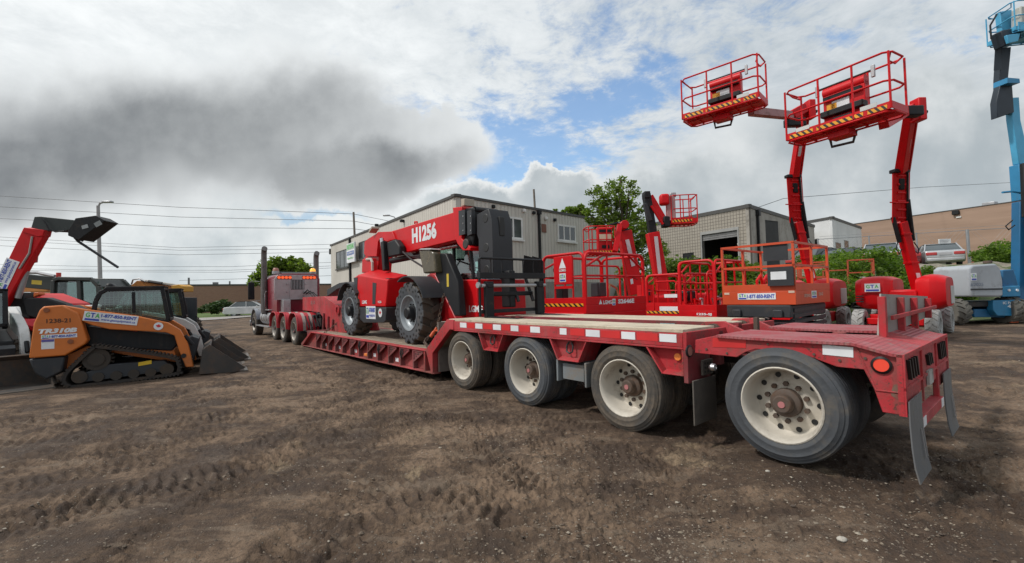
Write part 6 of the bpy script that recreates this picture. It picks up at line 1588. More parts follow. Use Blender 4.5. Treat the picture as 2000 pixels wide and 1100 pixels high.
def build_left_far():
    # raised attachment plate behind the orange loader
    F = Fr(P(395, 600, 13.0).xy.to_3d(), R_(10)); t = thing('attachment_plate', 'black upright loader attachment plate between the orange loader cab and the brick plant', 'attachment', F.o, F.yaw)
    a = F.pr([K1(918, 525), K1(1005, 528), K1(1006, 656), K1(935, 655)], 0.); M().prism(a, 0, .05).build('plate', GREYP, t, bevel=.01)
    M().box(a[0][0]+.1, a[1][0]-.1, .05, .15, .1, .9).build('support', BLKP, t)
    # red telehandler with raised boom
    F = Fr(P(60, 600, 12.5).xy.to_3d(), R_(8)); t = thing('telehandler', 'red telehandler at the left with its boom raised and black jib against the sky', 'telehandler', F.o, F.yaw)
    T = lambda l, y=0.: F.pr([K1(*q) for q in l], y)
    bm = T([(-70, 560), (118, 172), (150, 168), (226, 184), (222, 215), (60, 500), (-20, 640)]); M().prism(bm, -.0, .20).build('boom', LRED, t, bevel=.02)
    c = T([(112, 190), (122, 168), (226, 182), (218, 212), (190, 215)], -.03); M().prism(c, -.03, .23).build('boom_collar', LRED, t, bevel=.01)
    d = Vector((bm[1][0]-bm[0][0], 0, bm[1][1]-bm[0][1])).normalized(); u_ = Vector((-d.z, 0, d.x)); u_ = u_ if u_.z > 0 else -u_
    q = F.at(*K1(28, 420), 0); gta_sign(t, q+Vector((0, -.01, 0)), d, u_, 1.0, .34, True)
    M().prism(T([(157, 176), (176, 114), (205, 112), (390, 132), (402, 160), (330, 190), (250, 186)], .05), .05, .28).build('jib', mat('black_green_paint', (.02, .028, .027), .45, dirt=.15), t, bevel=.01)
    M().prism(T([(370, 190), (408, 126), (510, 112), (556, 138), (424, 236), (370, 214)], .05), -.10, .45).build('jib_head', BLKP, t, bevel=.01)
    p = F.at(*K1(435, 165), -.1); plate(t, p+Vector((0, -.003, 0)), (1, 0, .3), (-.3, 0, 1), .16, .10, mat('pale_grey_tag', (.35, .37, .37), .5), 'tag')
    p = F.at(*K1(502, 150), -.1); plate(t, p+Vector((0, -.003, 0)), (1, 0, .6), (-.6, 0, 1), .18, .13, mat('grey_tag', (.22, .24, .24), .5), 'tag')
    m = M().tube([F.at(*K1(424, 236), .1), F.at(*K1(380, 222), .1), F.at(*K1(400, 240), .1), F.at(*K1(604, 373), .1)], .035, 6); m.build('hanging_fork', GREYP, t)
    m = M()
    m.tube([F.at(*K1(210, 120), -.02), F.at(*K1(235, 150), -.04), F.at(*K1(250, 178), -.04), F.at(*K1(285, 192), -.02), F.at(*K1(330, 186), -.02)], .018, 6); m.build('hose', BLKP, t)
    M().tube([F.at(*K1(165, 215), -.02), F.at(*K1(150, 300), -.03), F.at(*K1(100, 380), -.02)], .025, 6).build('hose', mat('pale_hose', (.3, .28, .26), .6), t)
    M().cyl(F.at(*K1(150, 320), .15), F.at(*K1(128, 430), .15), .05, 10).build('piston_rod', CHROME, t)
    M().cyl(F.at(*K1(135, 390), .15), F.at(*K1(92, 530), .15), .075, 10).build('lift_cylinder', ALU, t)
    M().prism(T([(130, 300), (165, 300), (160, 345), (135, 350)], .08), .05, .28).build('cylinder_lug', TRED, t)
    M().prism(T([(-60, 640), (-40, 560), (60, 520), (150, 505), (190, 520), (300, 560), (310, 640), (300, 700), (-60, 700)], .5), .5, 1.7).build('body', LRED, t, bevel=.05)
    M().prism(T([(60, 600), (75, 545), (110, 530), (230, 528), (330, 560), (400, 640), (330, 640), (200, 640)], .2), .2, .5).build('engine_hood', BLKP, t, bevel=.04)
    M().prism(T([(85, 640), (210, 635), (340, 650), (330, 680), (170, 678), (85, 660)], .12), .12, .6).build('side_panel', mat('pink_red_panel', (.62, .03, .05), .35), t, bevel=.02)
    M().prism(T([(-40, 620), (-30, 505), (48, 500), (55, 530), (80, 640)], -.2), .2, .9).build('cab_frame', BLKP, t, bevel=.03)
    M().prism(T([(170, 525), (200, 512), (196, 500), (172, 502)], .3), .3, .5).build('orange_lamp', mat('orange_lens', (.75, .16, .03), .4), t, bevel=.01)
    for x in (-.9, 1.6):
        for y, s_ in ((.3, -1), (1.9, 1)): wheel_big(t, (x, y, .55), (0, s_, 0), .56, .35, .30, ALU, n=14, lug_h=.045)
    # dark machine with cab and beacon behind
    F = Fr(P(150, 600, 17).xy.to_3d(), R_(4)); t = thing('rotating_telehandler', 'dark green-black telehandler with glazed cab, red beacon and a long boom lying to the left', 'telehandler', F.o, F.yaw)
    T = lambda l, y=0.: F.pr([K1(*q) for q in l], y); DG = mat('dark_olive_paint', (.035, .042, .038), .45, dirt=.2)
    M().prism(T([(40, 400), (272, 425), (285, 470), (276, 492), (40, 470)]), .1, .6).build('boom', DG, t, bevel=.02)
    q = F.at(*K1(188, 450), .1); plate(t, q, (1, 0, -.1), (.1, 0, 1), .36, .16, mat('label_yellow', (.55, .40, .04), .5), 'warning_label')
    text(t, 'ATN', F.at(*K1(105, 437), .1), (1, 0, -.1), (.1, 0, 1), .14, MW, bold=.02, width=.45)
    M().tube([F.at(*K1(100, 397), .1), F.at(*K1(190, 400), .1), F.at(*K1(280, 418), .1)], .06, 8).build('cylinder', ALU, t)
    c = T([(268, 600), (276, 440), (300, 430), (470, 433), (505, 470), (515, 600)], .0)
    m = M()
    for y in (.0, 1.5):
        pts = [Vector((p[0], y, p[1])) for p in c]
        for a, b in zip(pts, pts[1:]): m.beam(a, b, .13, .13, up=(0, 1, 0))
        a, b = T([(405, 440), (412, 600)], y); m.beam((a[0], y, a[1]), (b[0], y, b[1]), .14, .10, up=(0, 1, 0))
    m.prism([c[1], c[2], c[3], c[4], (c[4][0], c[4][1]-.05), (c[3][0], c[3][1]-.1), (c[2][0], c[2][1]-.1)], .05, 1.45)
    z = (c[1][1]+c[0][1])/2
    m.box(c[0][0], c[0][0]+.5, .02, 1.4, c[0][1]-.6, c[2][1]-.12).box(c[0][0]-.2, c[5][0]+.2, .0, 1.5, c[0][1]-.9, c[0][1]-.0)
    cab = m.build('cab_frame', DG, t, bevel=.02)
    for ya in (.02, 1.47): M().box(c[1][0]+.1, c[4][0], ya, ya+.01, c[0][1], c[3][1]-.1).build('cab_glass', CGLASS, cab)
    M().box(c[2][0]+.5, c[2][0]+.9, .5, 1.0, c[0][1], c[0][1]+.55).build('seat', BLKP, cab, bevel=.05)
    q = F.at(*K1(300, 427), .3); M().cyl(q, q+Vector((0, 0, .2)), .075, 12).build('beacon', mat('red_beacon', (.55, .05, .04), .3), t)
    M().prism(T([(200, 520), (260, 495), (330, 520), (420, 570), (520, 600), (520, 700), (120, 700), (150, 560)], -.3), .1, 1.6).build('body', DG, t, bevel=.04)
    m = M()
    for k in range(3): m = M(); m.tube([F.at(*K1(230, 520+8*k), -.35), F.at(*K1(330, 545+8*k), -.35), F.at(*K1(430, 580+8*k), -.35)], .025, 6); m.build('hose', BLKP, t)
    for x in (-1.2, 1.6):
        for y, s_ in ((-.1, -1), (1.8, 1)): wheel_big(t, (x, y, .6), (0, s_, 0), .6, .4, .3, ALU, n=14)
    # folded yellow boom lift further back
    F = Fr(P(300, 600, 19).xy.to_3d(), R_(3)); t = thing('yellow_boom_lift', 'orange yellow folded boom machine showing over the roof of the orange loader cab', 'boom lift', F.o, F.yaw)
    T = lambda l, y=0.: F.pr([K1(*q) for q in l], y); YO = mat('boom_orange', (.50, .20, .045), .5, dirt=.3)
    M().prism(T([(648, 476), (690, 440), (730, 442), (870, 470), (868, 484), (700, 480)]), .1, .5).build('lower_boom', YO, t, bevel=.02)
    M().prism(T([(700, 440), (740, 448), (900, 470), (900, 462), (730, 436)], -.1), .0, .3).build('upper_boom', mat('pale_steel_boom', (.42, .40, .36), .5, .3), t, bevel=.01)
    M().prism(T([(868, 466), (905, 460), (928, 470), (928, 497), (868, 500)], -.2), -.1, .6).build('end_block', mat('amber_block', (.55, .28, .03), .5, dirt=.3), t, bevel=.02)
    M().tube([F.at(*K1(672, 460), .0), F.at(*K1(680, 436), .0), F.at(*K1(715, 430), .0), F.at(*K1(745, 445), .0)], .035, 6).build('hose', CHROME, t)
    M().tube([F.at(*K1(760, 445), .0), F.at(*K1(830, 455), .0)], .06, 8).build('cylinder', STEEL, t)
    M().box(-1.8, .6, 0., 1.6, .6, 1.5).build('turntable', YO, t, bevel=.05); M().box(-2.2, .8, .1, 1.5, .4, .62).build('chassis', GREYP, t, bevel=.03)
    for x in (-1.9, .5):
        for y, s_ in ((.0, -1), (1.7, 1)): wheel_big(t, (x, y, .45), (0, s_, 0), .46, .3, .25, YO, n=14)
    F = Fr(P(80, 600, 20).xy.to_3d(), R_(2)); t = thing('orange_boom_arm', 'orange telescopic arm of a lift lying behind the dark boom at the far left', 'boom lift', F.o, F.yaw)
    T = lambda l, y=0.: F.pr([K1(*q) for q in l], y)
    M().prism(T([(20, 465), (240, 484), (240, 498), (20, 500)]), 0, .4).build('boom', YO, t, bevel=.02); M().prism(T([(60, 458), (250, 476), (250, 484), (60, 468)]), .05, .3).build('inner_boom', mat('pale_steel_boom', (.42, .40, .36), .5, .3), t)
    M().prism(T([(-60, 500), (150, 502), (150, 640), (-60, 640)]), .1, 1.4).build('turntable', YO, t, bevel=.05)
    M().box(-2.0, 1.2, .1, 1.4, .3, 1.2).build('chassis', GREYP, t, bevel=.03)
    for x in (-1.5, .9):
        for y, s_ in ((.0, -1), (1.5, 1)): wheel_big(t, (x, y, .45), (0, s_, 0), .46, .3, .25, YO, n=14)
build_left_far()
# ------------------------------------------------------------------ aerial lifts on the right
VY = .6925; UY = VY+math.pi/2
ORED = mat('skyjack_orange', (.58, .075, .022), .45, dirt=.2, dscale=2)
WTYRE = mat('non_marking_tyre', (.36, .36, .35), .75, dirt=.5, dcol=(.22, .20, .17), dscale=5)
DTYRE = mat('dusty_lug_tyre', (.12, .115, .10), .85, dirt=.5, dcol=(.20, .18, .15), dscale=5)
def rail_loop(m, pts, r, n=6): m.tube(pts, r, n)
def rounded(a, b, zb, zt, r=.12, k=4):
    """gate-like rail: up from a, rounded over, down at b"""
    a = vec(a); b = vec(b); d = (b-a).normalized(); out = [Vector((a.x, a.y, zb)), Vector((a.x, a.y, zt-r))]
    for i in range(1, k+1): t = math.pi/2*i/k; out.append(Vector((a.x, a.y, zt-r))+d*(r*(1-math.cos(t)))+Vector((0, 0, r*math.sin(t))))
    for i in range(k, -1, -1): t = math.pi/2*i/k; out.append(Vector((b.x, b.y, zt-r))-d*(r*(1-math.cos(t)))+Vector((0, 0, r*math.sin(t))))
    out.append(Vector((b.x, b.y, zb))); return out
def scissor(name, label, o, yaw, L, W, zf, paint, base, H=1.1, tubes=True, full=True, group=None, dk=.22, tilt=None, square=False, tw=WTYRE):
    """platform lift: x along the long side, y along the short side; corner of the deck at the origin"""
    t = thing(name, label, 'scissor lift', o, yaw, group)
    M().box(0, L, 0, W, zf-dk, zf-.02).build('platform', paint, t, bevel=.01)
    m = M()
    for a in ((0, 0, L, .02), (0, W-.02, L, W)): m.box(a[0], a[2], a[1]-.001, a[3]+.001, zf-.021, zf+.14)
    for a in ((0, .02), (L-.02, L)): m.box(a[0]-.001, a[1]+.001, .021, W-.021, zf-.021, zf+.14)
    m.build('toe_board', paint, t, bevel=.004)
    m = M(); r = .027; zt = zf+H
    if not square:
        rails = [((.03, .03, 0), (L*.98, .03, 0)), ((.03, W-.03, 0), (L*.98, W-.03, 0)), ((.03, .06, 0), (.03, W-.06, 0)), ((L-.03, .06, 0), (L-.03, W-.06, 0))]
        for a, b in rails: m.tube(rounded(a, b, zf-.05, zt, .16), r*1.25, 8)
        for z in (.55,):
            m.tube([(.03, .03, zf+z*H), (L-.03, .03, zf+z*H), (L-.03, W-.03, zf+z*H), (.03, W-.03, zf+z*H)], r, 6, closed=True)
        for x in (.35, .65):
            m.tube([(L*x, .03, zf), (L*x-.06*(x > .5), .03, zt)], r, 6); m.tube([(L*x, W-.03, zf), (L*x, W-.03, zt)], r, 6)
        m.tube([(.03, .03, zf+.72*H), (L*.33, .03, zt)], r, 6); m.tube([(L*.70, .03, zt), (L-.03, .03, zf+.66*H)], r, 6)
        m.tube([(L*.33, W-.03, zt-.02), (.1, W-.03, zf+.75*H)], r, 6)
        m.tube(rounded((L*.33, W*.5, 0), (L*.95, W*.5, 0), zf, zf+.80*H, .14), r, 6)
    else:
        b = .05
        for x in (0+b/2, L-b/2, L*.5):
            for y in (b/2, W-b/2): m.beam((x, y, zf), (x, y, zt), b, b, up=(1, 0, 0))
        for z in (zt, zf+H*.52):
            for y in (b/2, W-b/2): m.beam((0, y, z), (L, y, z), b, b)
            for x in (b/2, L-b/2): m.beam((x, b, z), (x, W-b, z), b, b)
    m.build('guard_rail', paint, t)
    if not full: return t
    # folded scissor stack and chassis
    st = M(); k = 4
    for i in range(k):
        z = zf-dk-.04-(i+.5)*(zf-dk-.55)/k; hh = (zf-dk-.55)/k*.40
        for y in (.10, W-.14):
            st.beam((.12, y, z-hh*.5), (L-.12, y, z+hh*.5), .05, hh*1.5); st.beam((.12, y+.05, z+hh*.5), (L-.12, y+.05, z-hh*.5), .05, hh*1.5)
        st.cyl((.15, .08, z), (.15, W-.08, z), .03, 8).cyl((L-.15, .08, z), (L-.15, W-.08, z), .03, 8)
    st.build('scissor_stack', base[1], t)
    M().box(.0, L, .06, W-.06, .18, .52).build('chassis', base[0], t, bevel=.02)
    M().box(.3, L-.3, .01, .059, .2, .48).box(.3, L-.3, W-.059, W-.01, .2, .48).build('tray_door', base[0], t, bevel=.01)
    for x in (.25, L-.28):
        for y, s in ((.0, -1), (W, 1)): wheel_big(t, (x, y+.0*s, .20), (0, s, 0), .20, .11, .12, STEEL, n=10, lug_h=.012, mt=tw, hubr=.04, hubd=-.01)
    return t
def flag(t, fr, px, py, w, h, m, axis, off, name='label'):
    """small panel on the short (x=0) or long (y=0) face"""
    if axis == 'x': q = fr.atx(px, py, 0.); return plate(t, (-.006+off, q.y, q.z), (0, -1, 0), (0, 0, 1), w, h, m, name)
    q = fr.at(px, py, 0.); return plate(t, (q.x, -.006+off, q.z), (1, 0, 0), (0, 0, 1), w, h, m, name)
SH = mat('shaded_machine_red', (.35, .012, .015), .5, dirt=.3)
def build_scissors():
    # big red scissor lift
    c = P(1145, 596, 10.0); zf = c.z+.02; o = Vector((c.x, c.y, 0)); F = Fr(o, VY)
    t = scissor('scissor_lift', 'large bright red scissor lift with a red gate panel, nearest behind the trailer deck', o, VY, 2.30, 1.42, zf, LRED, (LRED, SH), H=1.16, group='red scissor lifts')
    hazard(t, (-.006, .72, zf-.02), (0, -1, 0), (0, 0, 1), 1.28, .07, 8)
    M().box(-.03, -.008, .05, 1.38, zf-.42, zf-.20).build('entry_plate', LRED, t, bevel=.01)
    gta_sign(t, (-.04, .62, zf-.28), (0, -1, 0), (0, 0, 1), .60, .12, url=False)
    # gate with logo panel
    g = M().box(.0, .03, .40, .98, zf+.46, zf+1.12).build('gate_panel', LRED, t, bevel=.01)
    M().box(.0, .03, .40, .98, zf+.36, zf+.42).build('gate_bar', LRED, t)
    lg = M().add([(-.006, .69, zf+1.08), (-.006, .80, zf+.84), (-.006, .58, zf+.84)], [(0, 1, 2)]).build('logo', MW, g)
    text(g, 'LGMG', (-.004, .69, zf+.79), (0, -1, 0), (0, 0, 1), .06, MW, bold=.03)
    gta_sign(g, (-.006, .69, zf+.62), (0, -1, 0), (0, 0, 1), .20, .20, phone=False)
    M().tube([(.03, .40, zf), (.03, .40, zf+1.1)], .022, 6).build('gate_post', LRED, t); M().tube([(.03, .98, zf), (.03, .98, zf+1.1)], .022, 6).build('gate_post', LRED, t)
    M().cyl((.3, 1.15, zf+.85), (.4, 1.2, zf+.80), .12, 12).build('controller', BLKP, t)
    text(t, 'LGMG', F.at(1184, 590.5, -.004)+Vector((.05, 0, 0)), (1, 0, 0), (0, 0, 1), .09, MW, bold=.03)
    q = F.at(1173, 590, -.004); M().add([(q.x, q.y, q.z+.06), (q.x+.06, q.y, q.z-.05), (q.x-.06, q.y, q.z-.05)], [(0, 1, 2)]).build('logo', MW, t)
    q = F.at(1199, 590, -.004); gta_sign(t, q, (1, 0, 0), (0, 0, 1), .12, .15, phone=False)
    text(t, 'S2646E', F.at(1223, 588, -.004), (1, 0, 0), (0, 0, 1), .11, MW, bold=.05, width=.64)
    fa = mat('faded_pink_letter', (.55, .25, .25), .6)
    M().box(.02, 2.28, .0, .03, zf-.40, zf-.225).build('side_skirt', LRED, t, bevel=.01)
    text(t, '1230-501', (.55, -.001, zf-.31), (1, 0, 0), (0, 0, 1), .085, fa, bold=.02, width=.46)
    M().tube([(1.75, .0, zf+.60), (1.95, .0, zf+.55)], .01, 4).build('tag_wire', BLKP, t); q = F.at(1234, 550, -.03); plate(t, q, (1, 0, .2), (-.2, 0, 1), .10, .12, MW, 'paper_tag')
    m = M().tube([(1.4, .5, zf+.1), (1.55, .55, zf+.45), (1.9, .6, zf+.35), (2.0, .6, zf+.1)], .03, 6); m.build('cable', mat('tan_cable', (.35, .2, .1), .7), t)
    M().box(1.1, 1.35, .5, .8, zf+.15, zf+.5).build('control_box', GREYP, t, bevel=.02); M().box(.2, .4, .9, 1.2, zf, zf+.4).build('tool_box', BLKP, t, bevel=.02)
    # small red scissor lift
    c = P(1341, 606, 12.9); zf = c.z; o = Vector((c.x, c.y, 0)); F = Fr(o, VY)
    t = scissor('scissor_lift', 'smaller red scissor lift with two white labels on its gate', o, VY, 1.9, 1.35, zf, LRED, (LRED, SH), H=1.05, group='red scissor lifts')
    hazard(t, (-.006, .68, zf-.07), (0, -1, 0), (0, 0, 1), 1.25, .07, 8)
    M().tube([(-.0, .25, zf), (-.0, .25, zf+.75), (0, .35, zf+.85), (0, .95, zf+.85), (0, 1.05, zf+.75), (0, 1.05, zf)], .024, 6).build('gate', LRED, t)
    p = F.atx(1307, 603, 0); plate(t, (-.01, p.y, p.z), (0, -1, 0), (0, 0, 1), .62, .13, MW, 'notice'); p = F.atx(1311, 578, 0); plate(t, (-.03, p.y, p.z), (0, -1, 0), (0, 0, 1), .42, .10, MW, 'notice')
    M().box(-.004, .0, .05, 1.3, zf+.10, zf+.22).build('gate_plate', LRED, t)
    text(t, 'LGMG', (.55, -.004, zf-.05), (1, 0, 0), (0, 0, 1), .07, MW, bold=.03); gta_sign(t, (.82, -.004, zf-.04), (1, 0, 0), (0, 0, 1), .12, .14, phone=False)
    text(t, 'S1932E', (1.15, -.004, zf-.03), (1, 0, 0), (0, 0, 1), .065, MW, bold=.03)
    M().box(.02, 1.88, .0, .03, zf-.42, zf-.225).build('side_skirt', LRED, t, bevel=.01); text(t, '1235-022', (.3, -.001, zf-.30), (1, 0, 0), (0, 0, 1), .10, fa, bold=.02, width=.42)
    M().box(.5, .95, .2, .6, zf+.25, zf+.55).build('engine', BLKP, t, bevel=.05)
    for a, b in (((.2, .2, zf), (.6, .3, zf+.6)), ((.9, .2, zf+.1), (1.3, .4, zf+.5)), ((.3, .6, zf+.1), (1.2, .3, zf+.25))): M().cyl(a, b, .04, 8).build('strut', LRED, t)
    # another red lift between it and the orange one
    c = P(1400, 606, 12.0); o = Vector((c.x, c.y, 0)); zf = c.z; F = Fr(o, VY)
    t = scissor('scissor_lift', 'red scissor lift half hidden behind the left end of the big orange scissor lift', o, VY, 1.9, 1.1, zf, LRED, (LRED, SH), H=1.35, group='red scissor lifts')
    text(t, '1235-SJ', (-.005, .35, zf-.12), (0, -1, 0), (0, 0, 1), .08, MW, bold=.04, width=.42)
    random.seed(8); 
    for k in range(9):
        x, y = random.uniform(.2, 1.7), random.uniform(.2, .9); M().tube([(x, y, zf), (x+random.uniform(-.2, .2), y, zf+.3), (x+random.uniform(-.3, .3), y, zf+random.uniform(.2, .5))], .03, 6).build('hose', random.choice([LRED, LRED, BLKP, ALU]), t)
    # big orange scissor lift
    c = P(1554, 568, 9.9); zf = c.z+.02; o = Vector((c.x, c.y, 0)); F = Fr(o, VY)
    t = scissor('scissor_lift', 'big orange scissor lift with square rails, two dark panels and a phone number sign', o, VY, 2.35, 1.62, zf, ORED, (mat('graphite_stack', (.11, .12, .13), .5, .2, dirt=.3), GREYP), H=1.06, square=True, dk=.33, group='orange scissor lifts')
    gta_sign(t, F.atx(1477, 579, -.006)+Vector((-.0, 0, 0)), (0, -1, 0), (0, 0, 1), .84, .15, url=False)
    q = F.atx(1512, 491, 0); plate(t, (.06, q.y, q.z), (0, -1, 0), (0, 0, 1), .50, .42, GREYP, 'control_panel', .05)
    q = F.atx(1526, 540, 0); p = plate(t, (-.05, q.y, q.z), (0, -1, 0), (0, 0, 1), .52, .42, GREYP, 'manual_box', .06); plate(p, (-.085, q.y+.03, q.z+.02), (0, -1, 0), (0, 0, 1), .32, .18, MW, 'notice')
    text(t, 'SKYJACK', F.at(1577, 578, -.004), (1, 0, 0), (0, 0, 1), .085, mat('cream_letter', (.55, .40, .33), .6), bold=.03, width=.42, slant=.2)
    gta_sign(t, F.at(1590, 575, -.004), (1, 0, 0), (0, 0, 1), .34, .17, phone=False)
    text(t, '1201-02', F.at(1603, 574, -.004), (1, 0, 0), (0, 0, 1), .08, mat('cream_letter', (.55, .40, .33), .6), bold=.03, width=.30)
    q = F.atx(1420, 574, 0); plate(t, (-.006, q.y, q.z), (0, -1, 0), (0, 0, 1), .12, .05, mat('pale_sticker', (.6, .45, .35), .5), 'sticker'); q = F.atx(1546, 570, 0); plate(t, (-.006, q.y, q.z), (0, -1, 0), (0, 0, 1), .12, .05, mat('pale_sticker', (.6, .45, .35), .5), 'sticker')
    M().box(-.05, 2.3, .1, 1.5, zf-.62, zf-.34).build('upper_arm_frame', GREYP, t, bevel=.02)
    for y in (.35, 1.25): M().box(-.12, -.055, y-.1, y+.1, zf-.62, zf-.44).build('step', GREYP, t, bevel=.02)
    random.seed(5)
    for k in range(8): x, y = random.uniform(.3, 2.), random.uniform(.3, 1.3); M().tube([(x, y, zf), (x, y, zf+.25), (x+.2, y, zf+.38), (x+.35, y, zf+.15)], .035, 6).build('pipe', random.choice([LRED, LRED, ALU]), t)
    # small orange scissors behind
    G_ = 'orange scissor lifts'
    for px, Y, lb, zf in ((1618, 16.0, 'small orange scissor lift with a white tag, directly right of the big orange one', 1.25), (1660, 19.0, 'dull orange scissor lift behind, near the shrub left of the red boom lift turntable', 1.05), (1712, 18.5, 'orange scissor lift rail showing just above the red boom lift turntable', 1.45)):
        c = P(px, 600, Y); t = scissor('scissor_lift', lb, Vector((c.x, c.y, 0)), VY+.25, 1.9, .9, zf, mat('dull_orange_lift', (.42, .075, .03), .55, dirt=.4), (GREYP, STEEL), H=1.1, square=True, group=G_, tw=DTYRE)
        plate(t, (.2, -.02, zf+.45), (1, 0, 0), (0, 0, 1), .22, .28, MW, 'paper_tag')
        M().box(.9, 1.2, .2, .5, zf, zf+.4).build('control_box', mat('pale_box', (.5, .5, .48), .6), t, bevel=.02)
build_scissors()
def basket(t, F, L, W, H=1.1, paint=LRED, console=True, r=.022, rows=3):
    """platform in its own frame F (x long side, y short side); geometry goes to thing t in world axes"""
    w = lambda p: F.wor(p)-Vector(t.location)
    fl = M(); A = [w(p) for p in ((.12, 0, 0), (L-.12, 0, 0), (L, .12, 0), (L, W-.12, 0), (L-.12, W, 0), (.12, W, 0), (0, W-.12, 0), (0, .12, 0))]
    up = Vector((0, 0, 1)); n_ = 8
    fl.tube([a for a in A], .022, 6, closed=True)
    fl.add([w(p) for p in ((.05, .05, .03), (L-.05, .05, .03), (L-.05, W-.05, .03), (.05, W-.05, .03), (.05, .05, .05), (L-.05, .05, .05), (L-.05, W-.05, .05), (.05, W-.05, .05))], [(3, 2, 1, 0), (4, 5, 6, 7), (0, 1, 5, 4), (1, 2, 6, 5), (2, 3, 7, 6), (3, 0, 4, 7)])
    for k in range(1, 6): fl.beam(w((L*k/6, .03, .015)), w((L*k/6, W-.03, .015)), .04, .03)
    fl.beam(w((.05, W*.35, .0)), w((L-.05, W*.35, .0)), .03, .03)
    fl.build('platform_floor', paint, t)
    tb = M()
    for a, b in (((0, .0), (L, .0)), ((0, W), (L, W)), ((0, 0), (0, W)), ((L, 0), (L, W))): tb.beam(w((a[0], a[1], .11)), w((b[0], b[1], .11)), .012, .15)
    tb.build('toe_board', paint, t)
    m = M()
    for z in (H, H*.52):
        k = .12; m.tube([w(p) for p in ((k, 0, z), (L-k, 0, z), (L, k, z), (L, W-k, z), (L-k, W, z), (k, W, z), (0, W-k, z), (0, k, z))], r, 6, closed=True)
    for x in (.02, L*.36, L*.68, L-.02):
        for y in (0., W): m.tube([w((x, y, .05)), w((x, y, H))], r, 6)
    m.tube([w((.02, .1, H)), w((.10, .2, H-.12)), w((.10, W-.2, H-.12)), w((.02, W-.1, H))], r*.8, 6); m.tube([w((L-.02, .1, H)), w((L-.10, .2, H-.12)), w((L-.10, W-.2, H-.12)), w((L-.02, W-.1, H))], r*.8, 6)
    m.build('guard_rail', paint, t)
    rt = F.x; nrm = F.y
    return w
def boomlift(name, label, o, yaw, turn_w, group, Bsk, path, up_path, elbow, cyls, wheelmat=WTYRE, small=False):
    t = thing(name, label, 'boom lift', o, yaw, group)
    return t
def wl(t, pts): return [Vector(p)-Vector(t.location) for p in pts]
def booms(t, segs):
    for (nm, a, b, w, h, mt) in segs:
        a = vec(a)-Vector(t.location); b = vec(b)-Vector(t.location); M().beam(a, b, w, h, up=(0, -1, .05)).build(nm, mt, t, bevel=.012)
def ladder_elbow(t, a, b, w=.34):
    """open linkage with two side plates and round rungs between a and b"""
    a = vec(a)-Vector(t.location); b = vec(b)-Vector(t.location); d = (b-a).normalized(); s = Vector((1, .12, 0)).normalized(); L = (b-a).length
    for k in (-1, 1): M().beam(a+s*k*w/2, b+s*k*w/2, .035, .26, up=(0, 1, 0) if False else s).build('elbow_plate', LRED, t, bevel=.01)
    n_ = 6
    for i in range(n_): p = a+d*(L*(i+.5)/n_); m = M().cyl(p-s*w/2, p+s*w/2, .045, 10); m.build('cross_tube', LRED, t)
    p = a+d*L*.75; M().obox(p+Vector((0, .05, 0)), s*.09, Vector((0, .1, 0)), d*.16).build('hose_guide', BLKP, t, bevel=.03)
    p = a+d*L*.38; M().tube([p+s*w*.5, p+s*(w*.5+.0)+Vector((0, -.1, 0)), p-s*(w*.5+.32)+Vector((0, -.12, 0)), p-s*w*.5], .018, 5).build('hose_bracket', LRED, t)
def console(t, F, L, W, x0, x1):
    w = lambda p: F.wor(p)-Vector(t.location); ex = F.x; ey = F.y; up = Vector((0, 0, 1))
    def bx(x, y, z, hx, hy, hz, mt, nm, bv=.02): return M().obox(w((x, y, z)), ex*hx, ey*hy, up*hz).build(nm, mt, t, bevel=bv)
    xm = (x0+x1)/2; hx = (x1-x0)/2
    bx(xm, W*.72, .60, hx, .10, .40, LRED, 'control_console'); 
    M().cyl(w((x0, W*.70, .98)), w((x1, W*.70, .98)), .12, 16).build('console_hood', LRED, t)
    bx(xm, W*.55, .45, hx*1.02, .12, .07, BLKP, 'foot_guard'); bx(xm, W*.58, .80, hx*.9, .10, .05, BLKP, 'dash', .01)
    bx(xm-.05, W*.56, .62, hx*.42, .012, .10, MW, 'notice', 0); bx(xm-hx*.55, W*.56, .60, hx*.25, .012, .08, MYEL, 'warning_label', 0)
    bx(xm, W*.5, .22, hx*.45, .05, .10, GREYP, 'tray', .01)
    M().tube([w((x0-.10, W*.62, 1.12)), w((x1+.14, W*.62, 1.12))], .018, 6).build('sensor_bar', STEEL, t)
    for x in (x0-.12, x1+.16): bx(x, W*.60, 1.08, .035, .03, .13, ALU, 'sensor', .01)
